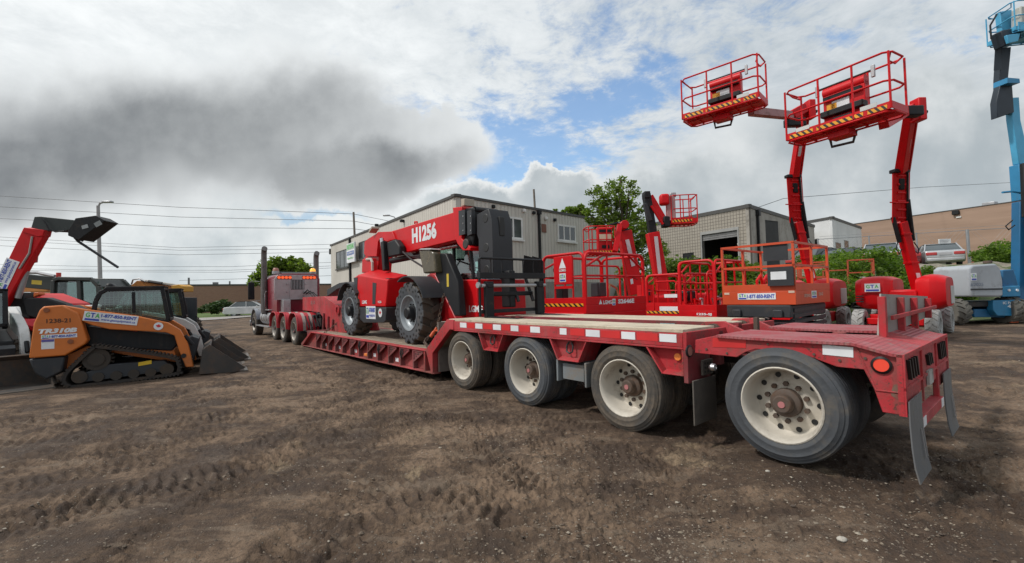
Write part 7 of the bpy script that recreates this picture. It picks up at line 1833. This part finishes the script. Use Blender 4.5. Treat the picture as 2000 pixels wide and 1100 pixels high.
def build_booms():
    # right-hand lift ----------------------------------------------------
    V_ = Vector((math.cos(VY), math.sin(VY), 0)); U_ = Vector((-math.sin(VY), math.cos(VY), 0))
    def base(o, name, label, body_px=True):
        t = thing(name, label, 'boom lift', o, 0., 'red articulated boom lifts')
        w = lambda a, b, z: V_*a+U_*b+Vector((0, 0, z))
        def bx(a0, a1, b0, b1, z0, z1): return [w(a0, b0, z0), w(a1, b0, z0), w(a1, b1, z0), w(a0, b1, z0), w(a0, b0, z1), w(a1, b0, z1), w(a1, b1, z1), w(a0, b1, z1)]
        M().hexa(bx(.25, 2.05, .30, 1.55, .28, .62)).build('chassis', LRED, t, bevel=.03)
        M().hexa(bx(-.12, .25, .30, 1.55, .34, .52)).build('axle_beam', LRED, t, bevel=.02); M().hexa(bx(2.05, 2.45, .3, 1.55, .34, .52)).build('axle_beam', LRED, t, bevel=.02)
        for a in (.0, 2.2):
            for b, s in ((.0, -1), (1.85, 1)): wheel_big(t, w(a, b, .385), U_*s, .39, .26, .20, WTYRE, n=14, lug_h=.03, mt=WTYRE, hubr=.06, hubd=-.02, twist=.8, lugw=.72)
        # turntable: two rounded lobes joined by a lower deck
        def lobe(b0, b1, nm):
            rings = []; n2 = 24
            for b, sc in ((b0, .80), (b0+.18, .96), ((b0+b1)/2, 1.0), (b1-.18, .96), (b1, .80)):
                r = []
                for i in range(n2):
                    th = 2*math.pi*i/n2; c_, s_ = math.cos(th), math.sin(th); e = 2/4.5
                    r.append(w(.95+sc*.92*math.copysign(abs(c_)**e, c_), b, 1.24+sc*.50*math.copysign(abs(s_)**e, s_)))
                rings.append(r)
            vs = [p for r in rings for p in r]; fs = [(i*n2+j, i*n2+(j+1) % n2, (i+1)*n2+(j+1) % n2, (i+1)*n2+j) for i in range(4) for j in range(n2)]+[tuple(range(n2)), tuple(range(4*n2, 5*n2))]
            return M().add(vs, fs, True).build(nm, LRED, t, sharp=28)
        l1 = lobe(.98, 1.86, 'turntable_cover'); l2 = lobe(-.12, .50, 'turntable_cover')
        M().hexa(bx(.1, 1.7, .45, 1.05, .74, 1.32)).build('turntable', LRED, t, bevel=.05)
        M().hexa(bx(.2, 1.4, .5, 1.1, .6, .74)).build('slew_ring', STEEL, t)
        for zz in (.98, 1.06, 1.14): M().hexa(bx(-.02, .03, 1.62, 1.80, zz, zz+.035)).build('vent_slot', MBLACK, t)
        for bb in (1.42,): M().hexa(bx(-.012, .03, .98, 1.86, 1.245, 1.255)).build('panel_seam', SH, t)
        gta_sign(t, w(-.01, 1.40, 1.40), -U_, (0, 0, 1), .36, .24, phone=False)
        M().cyl(w(.35, 1.3, 1.58), w(.35, 1.3, 1.68), .06, 12).build('beacon', mat('orange_lens', (.75, .16, .03), .4), t)
        M().hexa(bx(1.0, 1.6, -.14, -.122, .9, 1.4)).build('side_panel', mat('pale_box', (.5, .5, .48), .6), t, bevel=.01)
        return t, w
    R1 = G(1838, 662)
    for which in (0, 1):
        o = Vector((R1.x, R1.y, 0))+U_*(2.55*which)
        t, w = base(o, 'boom_lift', ('red boom lift with turntable in full view and the nearer, larger raised basket', 'red boom lift behind the big orange scissor lift, holding the left raised basket')[which])
        T0 = Vector(t.location); L = lambda p: vec(p)-T0
        if which == 0:
            foot = P(1800, 592, 13.0); knee = P(1759, 434, 12.7); k2 = P(1760, 335, 12.3); tip = P(1779, 212, 11.0)
            near, far, L_, W_ = Vector((7.73, 8.9, 4.98)), Vector((6.72, 10.8, 4.98)), 2.12, .68
            s2 = 0
        else:
            foot = P(1592, 575, 15.0); knee = P(1557, 434, 14.8); k2 = P(1551, 345, 14.4); tip = P(1570, 212, 13.4)
            near, far, L_, W_ = P(1484, 187, 11.7), P(1332, 240, 13.15), 2.08, .80
        booms(t, [('lower_boom', foot, knee, .21, .23, LRED)])
        # tapered upper boom
        a = L(k2); b = L(tip); M().beam(a, b, .22, .22, up=(0, -1, .05), w2=.18, h2=.19).build('upper_boom', LRED, t, bevel=.012)
        s = Vector((1, .12, 0)).normalized()
        M().beam(a+s*.20, b+s*.17, .05, .12, up=(0, -1, .05)).build('outer_link', LRED, t, bevel=.01)
        kk = L(knee); ladder_elbow(t, knee, k2, .27)
        # black cylinders on both sides of the lower boom
        f = L(foot); d = (kk-f).normalized()
        M().cyl(kk+s*.24-d*.55, kk+s*.22+(a-kk)*.45, .055, 12).build('lift_cylinder', BLKP, t); M().cyl(kk+s*.22+(a-kk)*.45, a+s*.20, .028, 10).build('piston_rod', ALU, t)
        M().cyl(kk-s*.20-d*.60, kk-s*.20+d*.15, .055, 12).build('lift_cylinder', BLKP, t)
        for q_ in range(3): M().tube([f+s*(.12+.02*q_), f.lerp(kk, .5)+s*(.125+.02*q_)+Vector((0, -.03, 0)), kk+s*(.15+.02*q_)+Vector((0, -.05, 0)), a+s*(.13+.02*q_)+Vector((0, -.05, 0)), a.lerp(b, .5)+s*(.12+.015*q_), b+s*.12]
            , .011, 5).build('hydraulic_hose', BLKP, t)
        for q_ in (.12, .5, .85): M().obox(f.lerp(kk, q_), s*.13, Vector((0, .14, 0)), d*.03).build('boom_clamp', LRED, t, bevel=.005)
        M().obox(f.lerp(kk, .3)+Vector((0, -.125, 0)), s*.06, Vector((0, .003, 0)), d*.18).build('decal', MW, t)
        M().obox(a.lerp(b, .4)+Vector((0, -.118, 0)), s*.05, Vector((0, .003, 0)), (b-a).normalized()*.22).build('decal', mat('pale_label', (.55, .56, .55), .5), t)
        for sg in (-1, 1): M().tube([kk+s*.26*sg-d*.6, kk+s*.36*sg-d*.8, kk+s*.30*sg-d*.95, kk+s*.18*sg-d*.8], .014, 5).build('hose_loop', BLKP, t)
        M().obox(a-s*.05, s*.24, Vector((0, .10, 0)), Vector((0, 0, .05))).build('elbow_cap', BLKP, t, bevel=.02)
        # basket
        dirx = (far-near); dirx.z = 0; yaw = math.atan2(dirx.y, dirx.x)
        Fb = Fr((near.x, near.y, (near.z+far.z)/2), yaw)
        # local +y must point away to the right
        if Fb.y.x < 0: Fb = Fr((far.x, far.y, (near.z+far.z)/2), yaw+math.pi)
        basket(t, Fb, L_, W_, 1.21)
        y_ = 1
        ww = lambda p: Fb.wor(p)-T0
        # stripes on the face toward the yard (y=0 side)
        sgn = -1 if Fb.y.x > 0 else 1
        out = Fb.y*-1; rt = out.cross(Vector((0, 0, -1))).normalized(); rt = Vector((0, 0, 1)).cross(out).normalized()
        for (xa, xb) in ((.10, .62), (.70, 1.62), (1.70, L_-.08)): hazard(t, ww(((xa+xb)/2, -.010, .09)), rt, (0, 0, 1), xb-xa, .085, max(3, int((xb-xa)/.12)))
        for x in (.40, L_-.40): plate(t, ww((x, -.012, .20)), rt, (0, 0, 1), .30, .09, mat('pale_label', (.55, .56, .55), .5), 'label')
        console(t, Fb, L_, W_, .66, 1.50)
        # bracket under the floor and jib to the boom tip
        mid = ww((L_*.5, W_+.1, -.02)); tp = L(tip)
        M().obox(ww((L_*.48, W_*.6, -.09)), Fb.x*.22, Fb.y*.18, Vector((0, 0, .07))).build('platform_mount', LRED, t, bevel=.01)
        M().tube([ww((L_*.36, W_*.6, -.08)), ww((L_*.36, W_*.7, -.28)), ww((L_*.55, W_*.8, -.28)), ww((L_*.58, W_*.8, -.05))], .035, 6).build('rotator', STEEL, t)
        e = ww((L_*.42, W_+.15, .0))
        if which == 1:
            e = ww((L_*.78, W_+.05, .02)); j = L(P(1545, 226, 13.3)); M().beam(e, j, .20, .22, w2=.19, h2=.21).build('jib', mat('dusty_pink_arm', (.38, .20, .20), .5, dirt=.3), t, bevel=.01)
            M().beam(j, tp, .24, .28).build('jib_knuckle', LRED, t, bevel=.02); M().obox(j+Vector((.1, 0, -.22)), (.28, 0, 0), (0, .12, 0), (0, 0, .12)).build('valve_block', BLKP, t, bevel=.03)
        else:
            e = ww((L_*.78, W_+.08, -.02)); M().beam(e, tp, .18, .20).build('jib', LRED, t, bevel=.01)
            M().obox(tp+Vector((-.35, -.3, -.20)), (.30, 0, 0), (0, .12, 0), (0, 0, .12)).build('valve_block', BLKP, t, bevel=.03)
        M().obox(tp+Vector((.18, 0, -.05)), (.10, 0, 0), (0, .14, 0), (.0, 0, .28)).build('tip_plate', LRED, t, bevel=.03)
        M().cyl(tp+Vector((.2, 0, -.1)), tp+Vector((.38, 0, -.1)), .05, 10).build('tip_pin', STEEL, t)
build_booms()
def build_masts():
    # two slim mast lifts
    WL = mat('long_decal', (.60, .60, .62), .5, dirt=.3)
    t = thing('mast_lift', 'red mast lift with a black upper mast and small basket against the sky', 'boom lift', Vector((P(1290, 600, 18).x, 18, 0)), 0, 'red mast lifts'); T0 = Vector(t.location); L = lambda px, py, Y=18: P(px, py, Y)-T0
    M().beam(L(1297, 580), L(1274, 455), .46, .42, up=(0, 1, 0)).build('lower_mast', LRED, t, bevel=.02)
    M().beam(L(1289, 535, 17.75), L(1281, 462, 17.75), .14, .02, up=(0, 1, 0)).build('decal', WL, t)
    M().beam(L(1275, 457), L(1262, 380), .28, .30, up=(0, 1, 0)).build('upper_mast', BLKP, t, bevel=.01); M().beam(L(1270, 432, 17.9), L(1259, 398, 17.9), .16, .20, up=(0, 1, 0)).build('mast_cover', GREYP, t, bevel=.02)
    M().beam(L(1268, 384), L(1296, 432), .26, .26, up=(0, 1, 0)).build('jib', LRED, t, bevel=.02); M().cyl(L(1272, 402, 17.8), L(1295, 438, 17.8), .05, 8).build('jib_rod', LRED, t)
    M().obox(L(1262, 382), (.12, 0, 0), (0, .2, 0), (0, 0, .14)).build('mast_head', BLKP, t, bevel=.03); M().obox(L(1300, 434), (.14, 0, 0), (0, .2, 0), (0, 0, .22)).build('jib_end', BLKP, t, bevel=.05)
    M().tube([L(1302, 430), L(1305, 412), L(1311, 408), L(1312, 425)], .04, 6).build('hose', BLKP, t)
    c = P(1311, 434, 17.8); Fb = Fr((c.x, c.y, c.z-.06), R_(-8)); basket(t, Fb, 1.02, .95, 1.12)
    ww = lambda p: Fb.wor(p)-T0
    hazard(t, ww((.42, -.012, .10)), Fb.x, (0, 0, 1), .74, .10, 6); M().obox(ww((.42, -.0, .12)), Fb.x*.42, Fb.y*.005, Vector((0, 0, .11))).build('front_plate', LRED, t)
    M().obox(ww((.02, .1, .62)), Fb.x*.16, Fb.y*.1, Vector((0, 0, .50))).build('basket_mount', mat('dusty_pink_arm', (.38, .20, .20), .5), t, bevel=.02); M().obox(ww((-.22, .1, .98)), Fb.x*.18, Fb.y*.2, Vector((0, 0, .22))).build('control_console', LRED, t, bevel=.08)
    M().obox(ww((.12, .1, 1.16)), Fb.x*.12, Fb.y*.06, Vector((0, 0, .10))).build('hand_guard', ALU, t, bevel=.04)
    for i, (x0, x1) in enumerate(((1252, 1276),)): 
        a = L(1254, 612, 14.5); b = L(1277, 556, 14.5)
        m = M().box(a.x, b.x, a.y, a.y+.5, a.z, b.z); m.slot(1)
        for z in (.22, .62): m.box((a.x+b.x)/2-.03, (a.x+b.x)/2+.08, a.y-.006, a.y+.0, a.z+(b.z-a.z)*z, a.z+(b.z-a.z)*(z+.22))
        m.build('ladder_panel', [LRED, MBLACK], t)
    M().box(-.6, 1.6, -1.2, .6, .35, 1.35).build('base_cover', LRED, t, bevel=.08); M().box(-.8, 1.8, -1.2, .6, .2, .36).build('chassis', GREYP, t, bevel=.02)
    for x in (-.4, 1.4):
        for y, s in ((-1.25, -1), (.65, 1)): wheel_big(t, (x, y, .3), (0, s, 0), .3, .2, .16, STEEL, n=12, lug_h=.02, mt=WTYRE)
    t = thing('mast_lift', 'red mast lift with a lowered basket sitting just above the large red scissor lift', 'boom lift', Vector((P(1235, 600, 17).x, 17, 0)), 0, 'red mast lifts'); T0 = Vector(t.location); L = lambda px, py, Y=17: P(px, py, Y)-T0
    M().beam(L(1242, 575), L(1219, 452), .48, .42, up=(0, 1, 0)).build('lower_mast', LRED, t, bevel=.02); M().beam(L(1237, 520, 16.75), L(1225, 468, 16.75), .14, .02, up=(0, 1, 0)).build('decal', WL, t)
    M().beam(L(1219, 460), L(1214, 446), .34, .36, up=(0, 1, 0)).build('upper_mast', GREYP, t, bevel=.01); M().cyl(L(1218, 440, 16.6)+Vector((0, -.2, 0)), L(1218, 440, 16.6)+Vector((0, .3, 0)), .16, 16).build('head_drum', LRED, t, bevel=.02)
    M().beam(L(1210, 440, 16.5), L(1201, 492, 16.2), .18, .20, up=(0, 1, 0)).build('jib', LRED, t, bevel=.01); M().tube([L(1190, 440, 16.5), L(1205, 436, 16.5), L(1216, 441, 16.6)], .05, 6).build('hose', BLKP, t)
    c = P(1150, 496, 16.2); Fb = Fr((c.x, c.y, c.z-.02), R_(4)); basket(t, Fb, 1.0, .85, 1.02); ww = lambda p: Fb.wor(p)-T0
    hazard(t, ww((.45, -.012, .08)), Fb.x, (0, 0, 1), .80, .09, 8)
    M().obox(ww((.66, .25, .55)), Fb.x*.28, Fb.y*.12, Vector((0, 0, .45))).build('control_console', LRED, t, bevel=.05); M().obox(ww((.66, .12, .62)), Fb.x*.22, Fb.y*.006, Vector((0, 0, .12))).build('notice', mat('cream_notice', (.62, .58, .42), .5), t); M().obox(ww((.66, .11, .86)), Fb.x*.22, Fb.y*.006, Vector((0, 0, .05))).build('dash', BLKP, t); M().obox(ww((.66, .11, .28)), Fb.x*.14, Fb.y*.006, Vector((0, 0, .06))).build('tray', BLKP, t)
    M().box(-.9, 1.2, -1.2, .5, .35, 1.3).build('base_cover', LRED, t, bevel=.08); M().box(-1.0, 1.3, -1.2, .5, .2, .36).build('chassis', GREYP, t, bevel=.02)
    for x in (-.7, 1.):
        for y, s in ((-1.25, -1), (.55, 1)): wheel_big(t, (x, y, .3), (0, s, 0), .3, .2, .16, STEEL, n=12, lug_h=.02, mt=WTYRE)
build_masts()
def build_blue():
    BL = mat('lift_blue', (.028, .22, .42), .45, dirt=.2, dscale=2); DB = mat('lift_dark_blue', (.012, .12, .26), .45, dirt=.25); SK = mat('lift_sky_blue', (.07, .36, .58), .45, dirt=.15); BB = mat('blue_black', (.012, .022, .035), .5); GT = mat('grey_tank', (.36, .39, .42), .6, dirt=.3, dscale=2)
    o = G(1888, 637); o = Vector((o.x, o.y, 0)); F = Fr(o, R_(6)); t = thing('blue_boom_lift', 'tall blue boom lift with a pale grey engine hood at the right edge', 'boom lift', o, R_(6))
    pr = F.pr
    for x, y, s in ((-.26, .45, -1), (2.5, .45, 1), (-.26, 2.7, -1), (2.5, 2.7, 1)): 
        wheel_big(t, (x, y+(.0), .47), (s, 0, 0), .48, .52, .24, BL, n=15, lug_h=.04, mt=DTYRE, twist=.7, lugw=.6)
    # the near tyre is seen square on to its tread: steered
    M().prism(pr([(1903, 604), (1940, 604), (1940, 596), (2030, 590), (2030, 622), (1942, 620), (1903, 620)], .35), .35, 1.7).build('chassis', DB, t, bevel=.02)
    M().prism(pr([(1940, 587), (2040, 584), (2040, 618), (1948, 617), (1940, 606)], .15), .15, .35).build('front_cover', BL, t, bevel=.02)
    text(t, 'IC Power', F.at(1974, 591.5, .15), (1, 0, 0), (0, 0, 1), .09, MW, bold=.03, width=.62); text(t, '4x4', F.at(1977, 598, .15), (1, 0, 0), (0, 0, 1), .12, MW, bold=.05, width=.38)
    M().box(3.4, 3.9, .2, .5, .35, .5).build('cable_reel', mat('tan_rope', (.35, .25, .15), .8), t, bevel=.1)
    M().prism(pr([(1892, 524), (1900, 518), (1945, 515), (1953, 524), (1958, 548), (1959, 578), (1952, 580), (1896, 580), (1892, 560)], .0), -.02, 1.2).build('engine_hood', GT, t, bevel=.06, seg=3)
    M().prism(pr([(1896, 564), (1958, 563), (1958, 566), (1896, 567)], -.02), -.03, -.019).build('hood_seam', GREYP, t)
    gta_sign(t, F.at(1902, 541, -.03), (1, 0, 0), (0, 0, 1), .22, .26, phone=False); text(t, '#2025', F.at(1908, 556, -.03), (1, 0, 0), (0, 0, 1), .12, mat('pale_scribble', (.18, .22, .30), .6), bold=.0, width=.5)
    q = F.at(1929, 515, .3); M().cyl(q, q+Vector((0, 0, .10)), .12, 14).build('filler_cap', RUSTY, t, bevel=.02)
    M().prism(pr([(1958, 528), (1980, 526), (1992, 565), (1995, 580), (1959, 580)], .3), .3, 1.4).build('turntable', DB, t, bevel=.03)
    M().prism(pr([(1958, 560), (1992, 558), (1994, 579), (1958, 580)], .1), .1, .3).build('tool_tray', BL, t, bevel=.02)
    for a in (1970, 1986): q = F.at(a, 567, .1); M().cyl(q, q+Vector((0, -.03, 0)), .045, 12).build('round_lamp', MW, t)
    M().box(.2, 3.0, .3, 1.7, .62, .80).build('slew_deck', STEEL, t, bevel=.02)
    # tower
    M().prism(pr([(1976, 610), (1978, 396), (2032, 388), (2036, 605)], .95), .72, 1.0).build('lower_boom', DB, t, bevel=.02); M().prism(pr([(1984, 400), (2034, 394), (2036, 560), (1988, 560)], .9), .44, .499).build('boom_face', BL, t, bevel=.01)
    M().prism(pr([(1973, 325), (1990, 322), (2034, 330), (2036, 386), (1978, 394)], .95), .68, 1.0).build('elbow_plate', BL, t, bevel=.02)
    M().prism(pr([(1970, 325), (1978, 325), (1982, 428), (1974, 428)], .75), .3, .44).build('lift_cylinder', BLKP, t, bevel=.03)
    M().tube([F.at(1958, 376, .5), F.at(1978, 374, .5), F.at(2000, 378, .5)], .04, 6).build('hose_bracket', BL, t); M().tube([F.at(1978, 430, .3), F.at(1964, 442, .3), F.at(1970, 449, .3), F.at(1982, 440, .3)], .02, 6).build('hose_loop', BLKP, t)
    M().prism(pr([(1961, 196), (1976, 195), (1979, 240), (1998, 322), (1976, 324), (1963, 236)], .95), .72, .93).build('upper_boom', SK, t, bevel=.02)
    M().prism(pr([(1930, 205), (1938, 170), (1960, 168), (1964, 225), (1932, 236)], .95), .68, .9).build('black_knuckle', BB, t, bevel=.02)
    M().prism(pr([(1942, 100), (1961, 98), (1955, 160), (1960, 205), (1938, 200), (1938, 160)], .95), .72, .93).build('jib', BB, t, bevel=.02); M().prism(pr([(1937, 164), (1960, 166), (1961, 174), (1937, 174)], .95), .46, .9).build('jib_collar', BL, t)
    M().prism(pr([(1929, 76), (1940, 75), (1939, 143), (1925, 145)], .95), .68, .7).build('jib_cover', BB, t, bevel=.03)
    M().prism(pr([(1939, 30), (1962, 26), (1962, 95), (1947, 98)], .95), .72, .9).build('jib_head', SK, t, bevel=.02); M().tube([F.at(1936, 76, .45), F.at(1934, 50, .45), F.at(1947, 28, .45)], .03, 6).build('hose', BLKP, t)
    M().prism(pr([(1950, 62), (1985, 55), (1990, 78), (1960, 92)], .4), .3, .7).build('rotator', BB, t, bevel=.05); M().prism(pr([(1963, 70), (1990, 66), (1986, 82), (1968, 86)], .25), .2, .3).build('mount_plate', SK, t, bevel=.02)
    c = F.wor(F.at(1982, 60, .2)); Fb = Fr((c.x, c.y, c.z-.02), R_(-8)); W0 = Matrix.Rotation(R_(6), 4, 'Z')
    b = thing('tmp', '', '', c); L_, W_ = 2.2, 1.1
    basket(b, Fb, L_, W_, 1.1, SK)
    inv = Matrix.Rotation(-R_(6), 4, 'Z'); dlt = inv @ (Vector(c)-o)
    for ch in list(b.children): ch.parent = t; ch.matrix_local = Matrix.Translation(dlt) @ inv
    bpy.data.objects.remove(b)
    q = dlt; M().box(q.x+.45, q.x+.95, q.y+.1, q.y+.4, q.z+.2, q.z+1.0).build('control_console', mat('beige_box', (.45, .46, .42), .6), t, bevel=.04); M().box(q.x+.1, q.x+2.1, q.y-.05, q.y-.03, q.z+.02, q.z+.30).build('front_plate', SK, t)
    M().tube([(q.x+1.4, q.y, q.z+.1), (q.x+1.5, q.y, q.z+.6), (q.x+1.7, q.y, q.z+.2)], .03, 6).build('hose', BLKP, t)
    M().box(2.0, 2.35, .2, .3, .02, .12).build('orange_rag', mat('rag_orange', (.6, .12, .05), .8), t, bevel=.04)
build_blue()
def car(name, label, o, yaw, paint, L=4.7, W=1.8, H=1.42, lamps=True, plate_=True, group=None):
    t = thing(name, label, 'car', o, yaw, group)
    h = H
    body = [(-L/2, .35), (-L/2-.02, .62), (-L/2+.05, .93), (-L/2+.55, .98), (L/2-1.35, .95), (L/2-.35, .80), (L/2-.02, .62), (L/2, .32), (L/2-.1, .22), (-L/2+.1, .22)]
    b = M().prism(body, -W/2, W/2).build('body', paint, t, bevel=.09, seg=4)
    roof = [(-L/2+.50, .955), (-L/2+1.15, h-.03), (-L/2+1.5, h), (-L/2+2.4, h), (-L/2+2.7, h-.05), (L/2-1.25, .94)]
    n_ = len(roof); ins = [0.06, .20, .22, .22, .20, .06]; vs = [(x, -W/2+i, z) for (x, z), i in zip(roof, ins)]+[(x, W/2-i, z) for (x, z), i in zip(roof, ins)]
    M().add(vs, [tuple(range(n_)), tuple(range(2*n_-1, n_-1, -1))]+[(i, i+n_, (i+1) % n_+n_, (i+1) % n_) for i in range(n_)]).build('windows', mat('car_glass', (.06, .075, .08), .06, spec=.9), t, bevel=.03)
    rf = [(-L/2+1.10, h-.045), (-L/2+1.5, h+.008), (-L/2+2.4, h+.008), (-L/2+2.72, h-.05)]; vs = [(x, -W/2+.19, z) for x, z in rf]+[(x, W/2-.19, z) for x, z in rf]
    M().add(vs, [(i, i+1, i+5, i+4) for i in range(3)]).build('roof', paint, t)
    m = M()
    for s in (-1, 1):
        for (a, ia), (c, ic) in (((0, .05), (1, .19)), ((4, .19), (5, .05))): m.beam((roof[a][0], s*(W/2-ia), roof[a][1]), (roof[c][0], s*(W/2-ic), roof[c][1]), .06, .06)
        m.beam((-L/2+2.05, s*(W/2-.03), .95), (-L/2+2.0, s*(W/2-.20), h-.02), .05, .07)
    m.build('pillars', paint, t)
    for x in (-L/2+.95, L/2-.95):
        for y, s in ((-W/2+.02, -1), (W/2-.02, 1)):
            r = M().lathe([(.21, .0), (.20, -.03), (.10, -.05), (.001, -.04)], (x, y, .32), (0, s, 0), 18).build('wheel', ALU, t); M().lathe([(.205, -.005), (.23, .012), (.31, .0), (.325, -.03), (.325, -.18), (.2, -.2)], (x, y, .32), (0, s, 0), 24).build('tyre', TYRE, r)
            M().lathe([(.36, .021), (.36, -.1)], (x, y, .33), (0, s, 0), 20, a0=0, a1=2*math.pi).build('arch_shadow_gap', BLKP, t) if False else None
    if lamps:
        for s in (-1, 1): M().box(-L/2-.045, -L/2+.25, s*(W/2-.32)-.20, s*(W/2-.32)+.29 if s > 0 else s*(W/2-.32)+.20, .66, .84).build('tail_lamp', mat('tail_red', (.42, .05, .05), .25), t, bevel=.03) if s > 0 else M().box(-L/2-.045, -L/2+.25, -W/2+.03, -W/2+.50, .66, .84).build('tail_lamp', mat('tail_red', (.42, .05, .05), .25), t, bevel=.03)
        M().box(-L/2-.05, -L/2-.0, -.27, .27, .66, .80).build('number_plate', mat('pale_plate', (.40, .40, .42), .5), t)
        M().box(-L/2-.06, -L/2+.1, -W/2+.05, W/2-.05, .30, .50).build('bumper', paint, t, bevel=.05)
    for s in (-1, 1): M().box(L/2-1.75, L/2-1.6, s*(W/2+.09)-.07, s*(W/2+.09)+.07, .92, 1.05).build('side_mirror', paint, t, bevel=.03)
    return t
def build_cars():
    SIL = mat('silver_paint', (.50, .51, .52), .28, .5, coat=.5, dirt=.08); DK = mat('dark_car_paint', (.02, .023, .028), .25, coat=.5, dirt=.15); RD = mat('dark_red_car', (.15, .015, .02), .3, coat=.4)
    c = P(1847, 518, 26.5); yaw = R_(56)
    car('sedan', 'silver sedan seen from behind on the bank between the boom lifts', (c.x+math.cos(yaw)*2.2, c.y+math.sin(yaw)*2.2, 2.5), yaw, SIL, W=1.75, L=4.5)
    g = 'cars parked on the bank'
    for px, Y, yw, pt, lb, H in ((1722, 28, 50, SIL, 'pale silver hatchback half hidden by shrubs right of the white building', 1.5), (1748, 29.5, 58, RD, 'dark red car just left of the lower arm of the right boom lift', 1.4), (1652, 30, 25, DK, 'black car in front of the white building door', 1.45), (1605, 31, 20, DK, 'black pickup beside the white building corner window', 1.6), (1690, 38, 10, DK, 'dark car farther back between the white building and the tan warehouse', 1.5), (1790, 38, 12, DK, 'dark blue van parked against the tan warehouse wall', 1.7), (1960, 40, 8, DK, 'black car partly behind the pale green shrub by the blue lift', 1.5), (1990, 46, 5, mat('white_car', (.6, .6, .6), .3, coat=.4), 'white van against the tan warehouse at the right edge', 1.9)):
        c = P(px, 505, Y); car('car', lb, (c.x, c.y, emb_z(c.x, c.y)), R_(yw), pt, H=H, group=g)
    c = P(500, 600, 47); car('white_car', 'small white car parked beside the juniper bush left of the truck', (c.x-.5, c.y, .0), R_(20), mat('white_car', (.6, .6, .6), .3, coat=.4), H=1.5)
    for px, py, Y, lb in ((1845, 473, 31.5, 'small white yard sign above the silver sedan roof'), (1751, 482, 32, 'small white yard sign among the dark parked cars')):
        c = P(px, py, Y); t = thing('yard_sign', lb, 'sign', (c.x, c.y, emb_z(c.x, c.y))); z = c.z-emb_z(c.x, c.y); M().box(-.42, .42, -.02, .02, z-.22, z+.22).build('board', MW, t); M().cyl((0, .04, 0), (0, .04, z), .03, 8).build('post', ALU, t)
        for k in range(3): M().box(-.34, .34-.1*k, -.024, -.021, z+.12-.10*k, z+.15-.10*k).build('stripe', mat('grey_ink', (.25, .25, .27), .6), t)
build_cars()
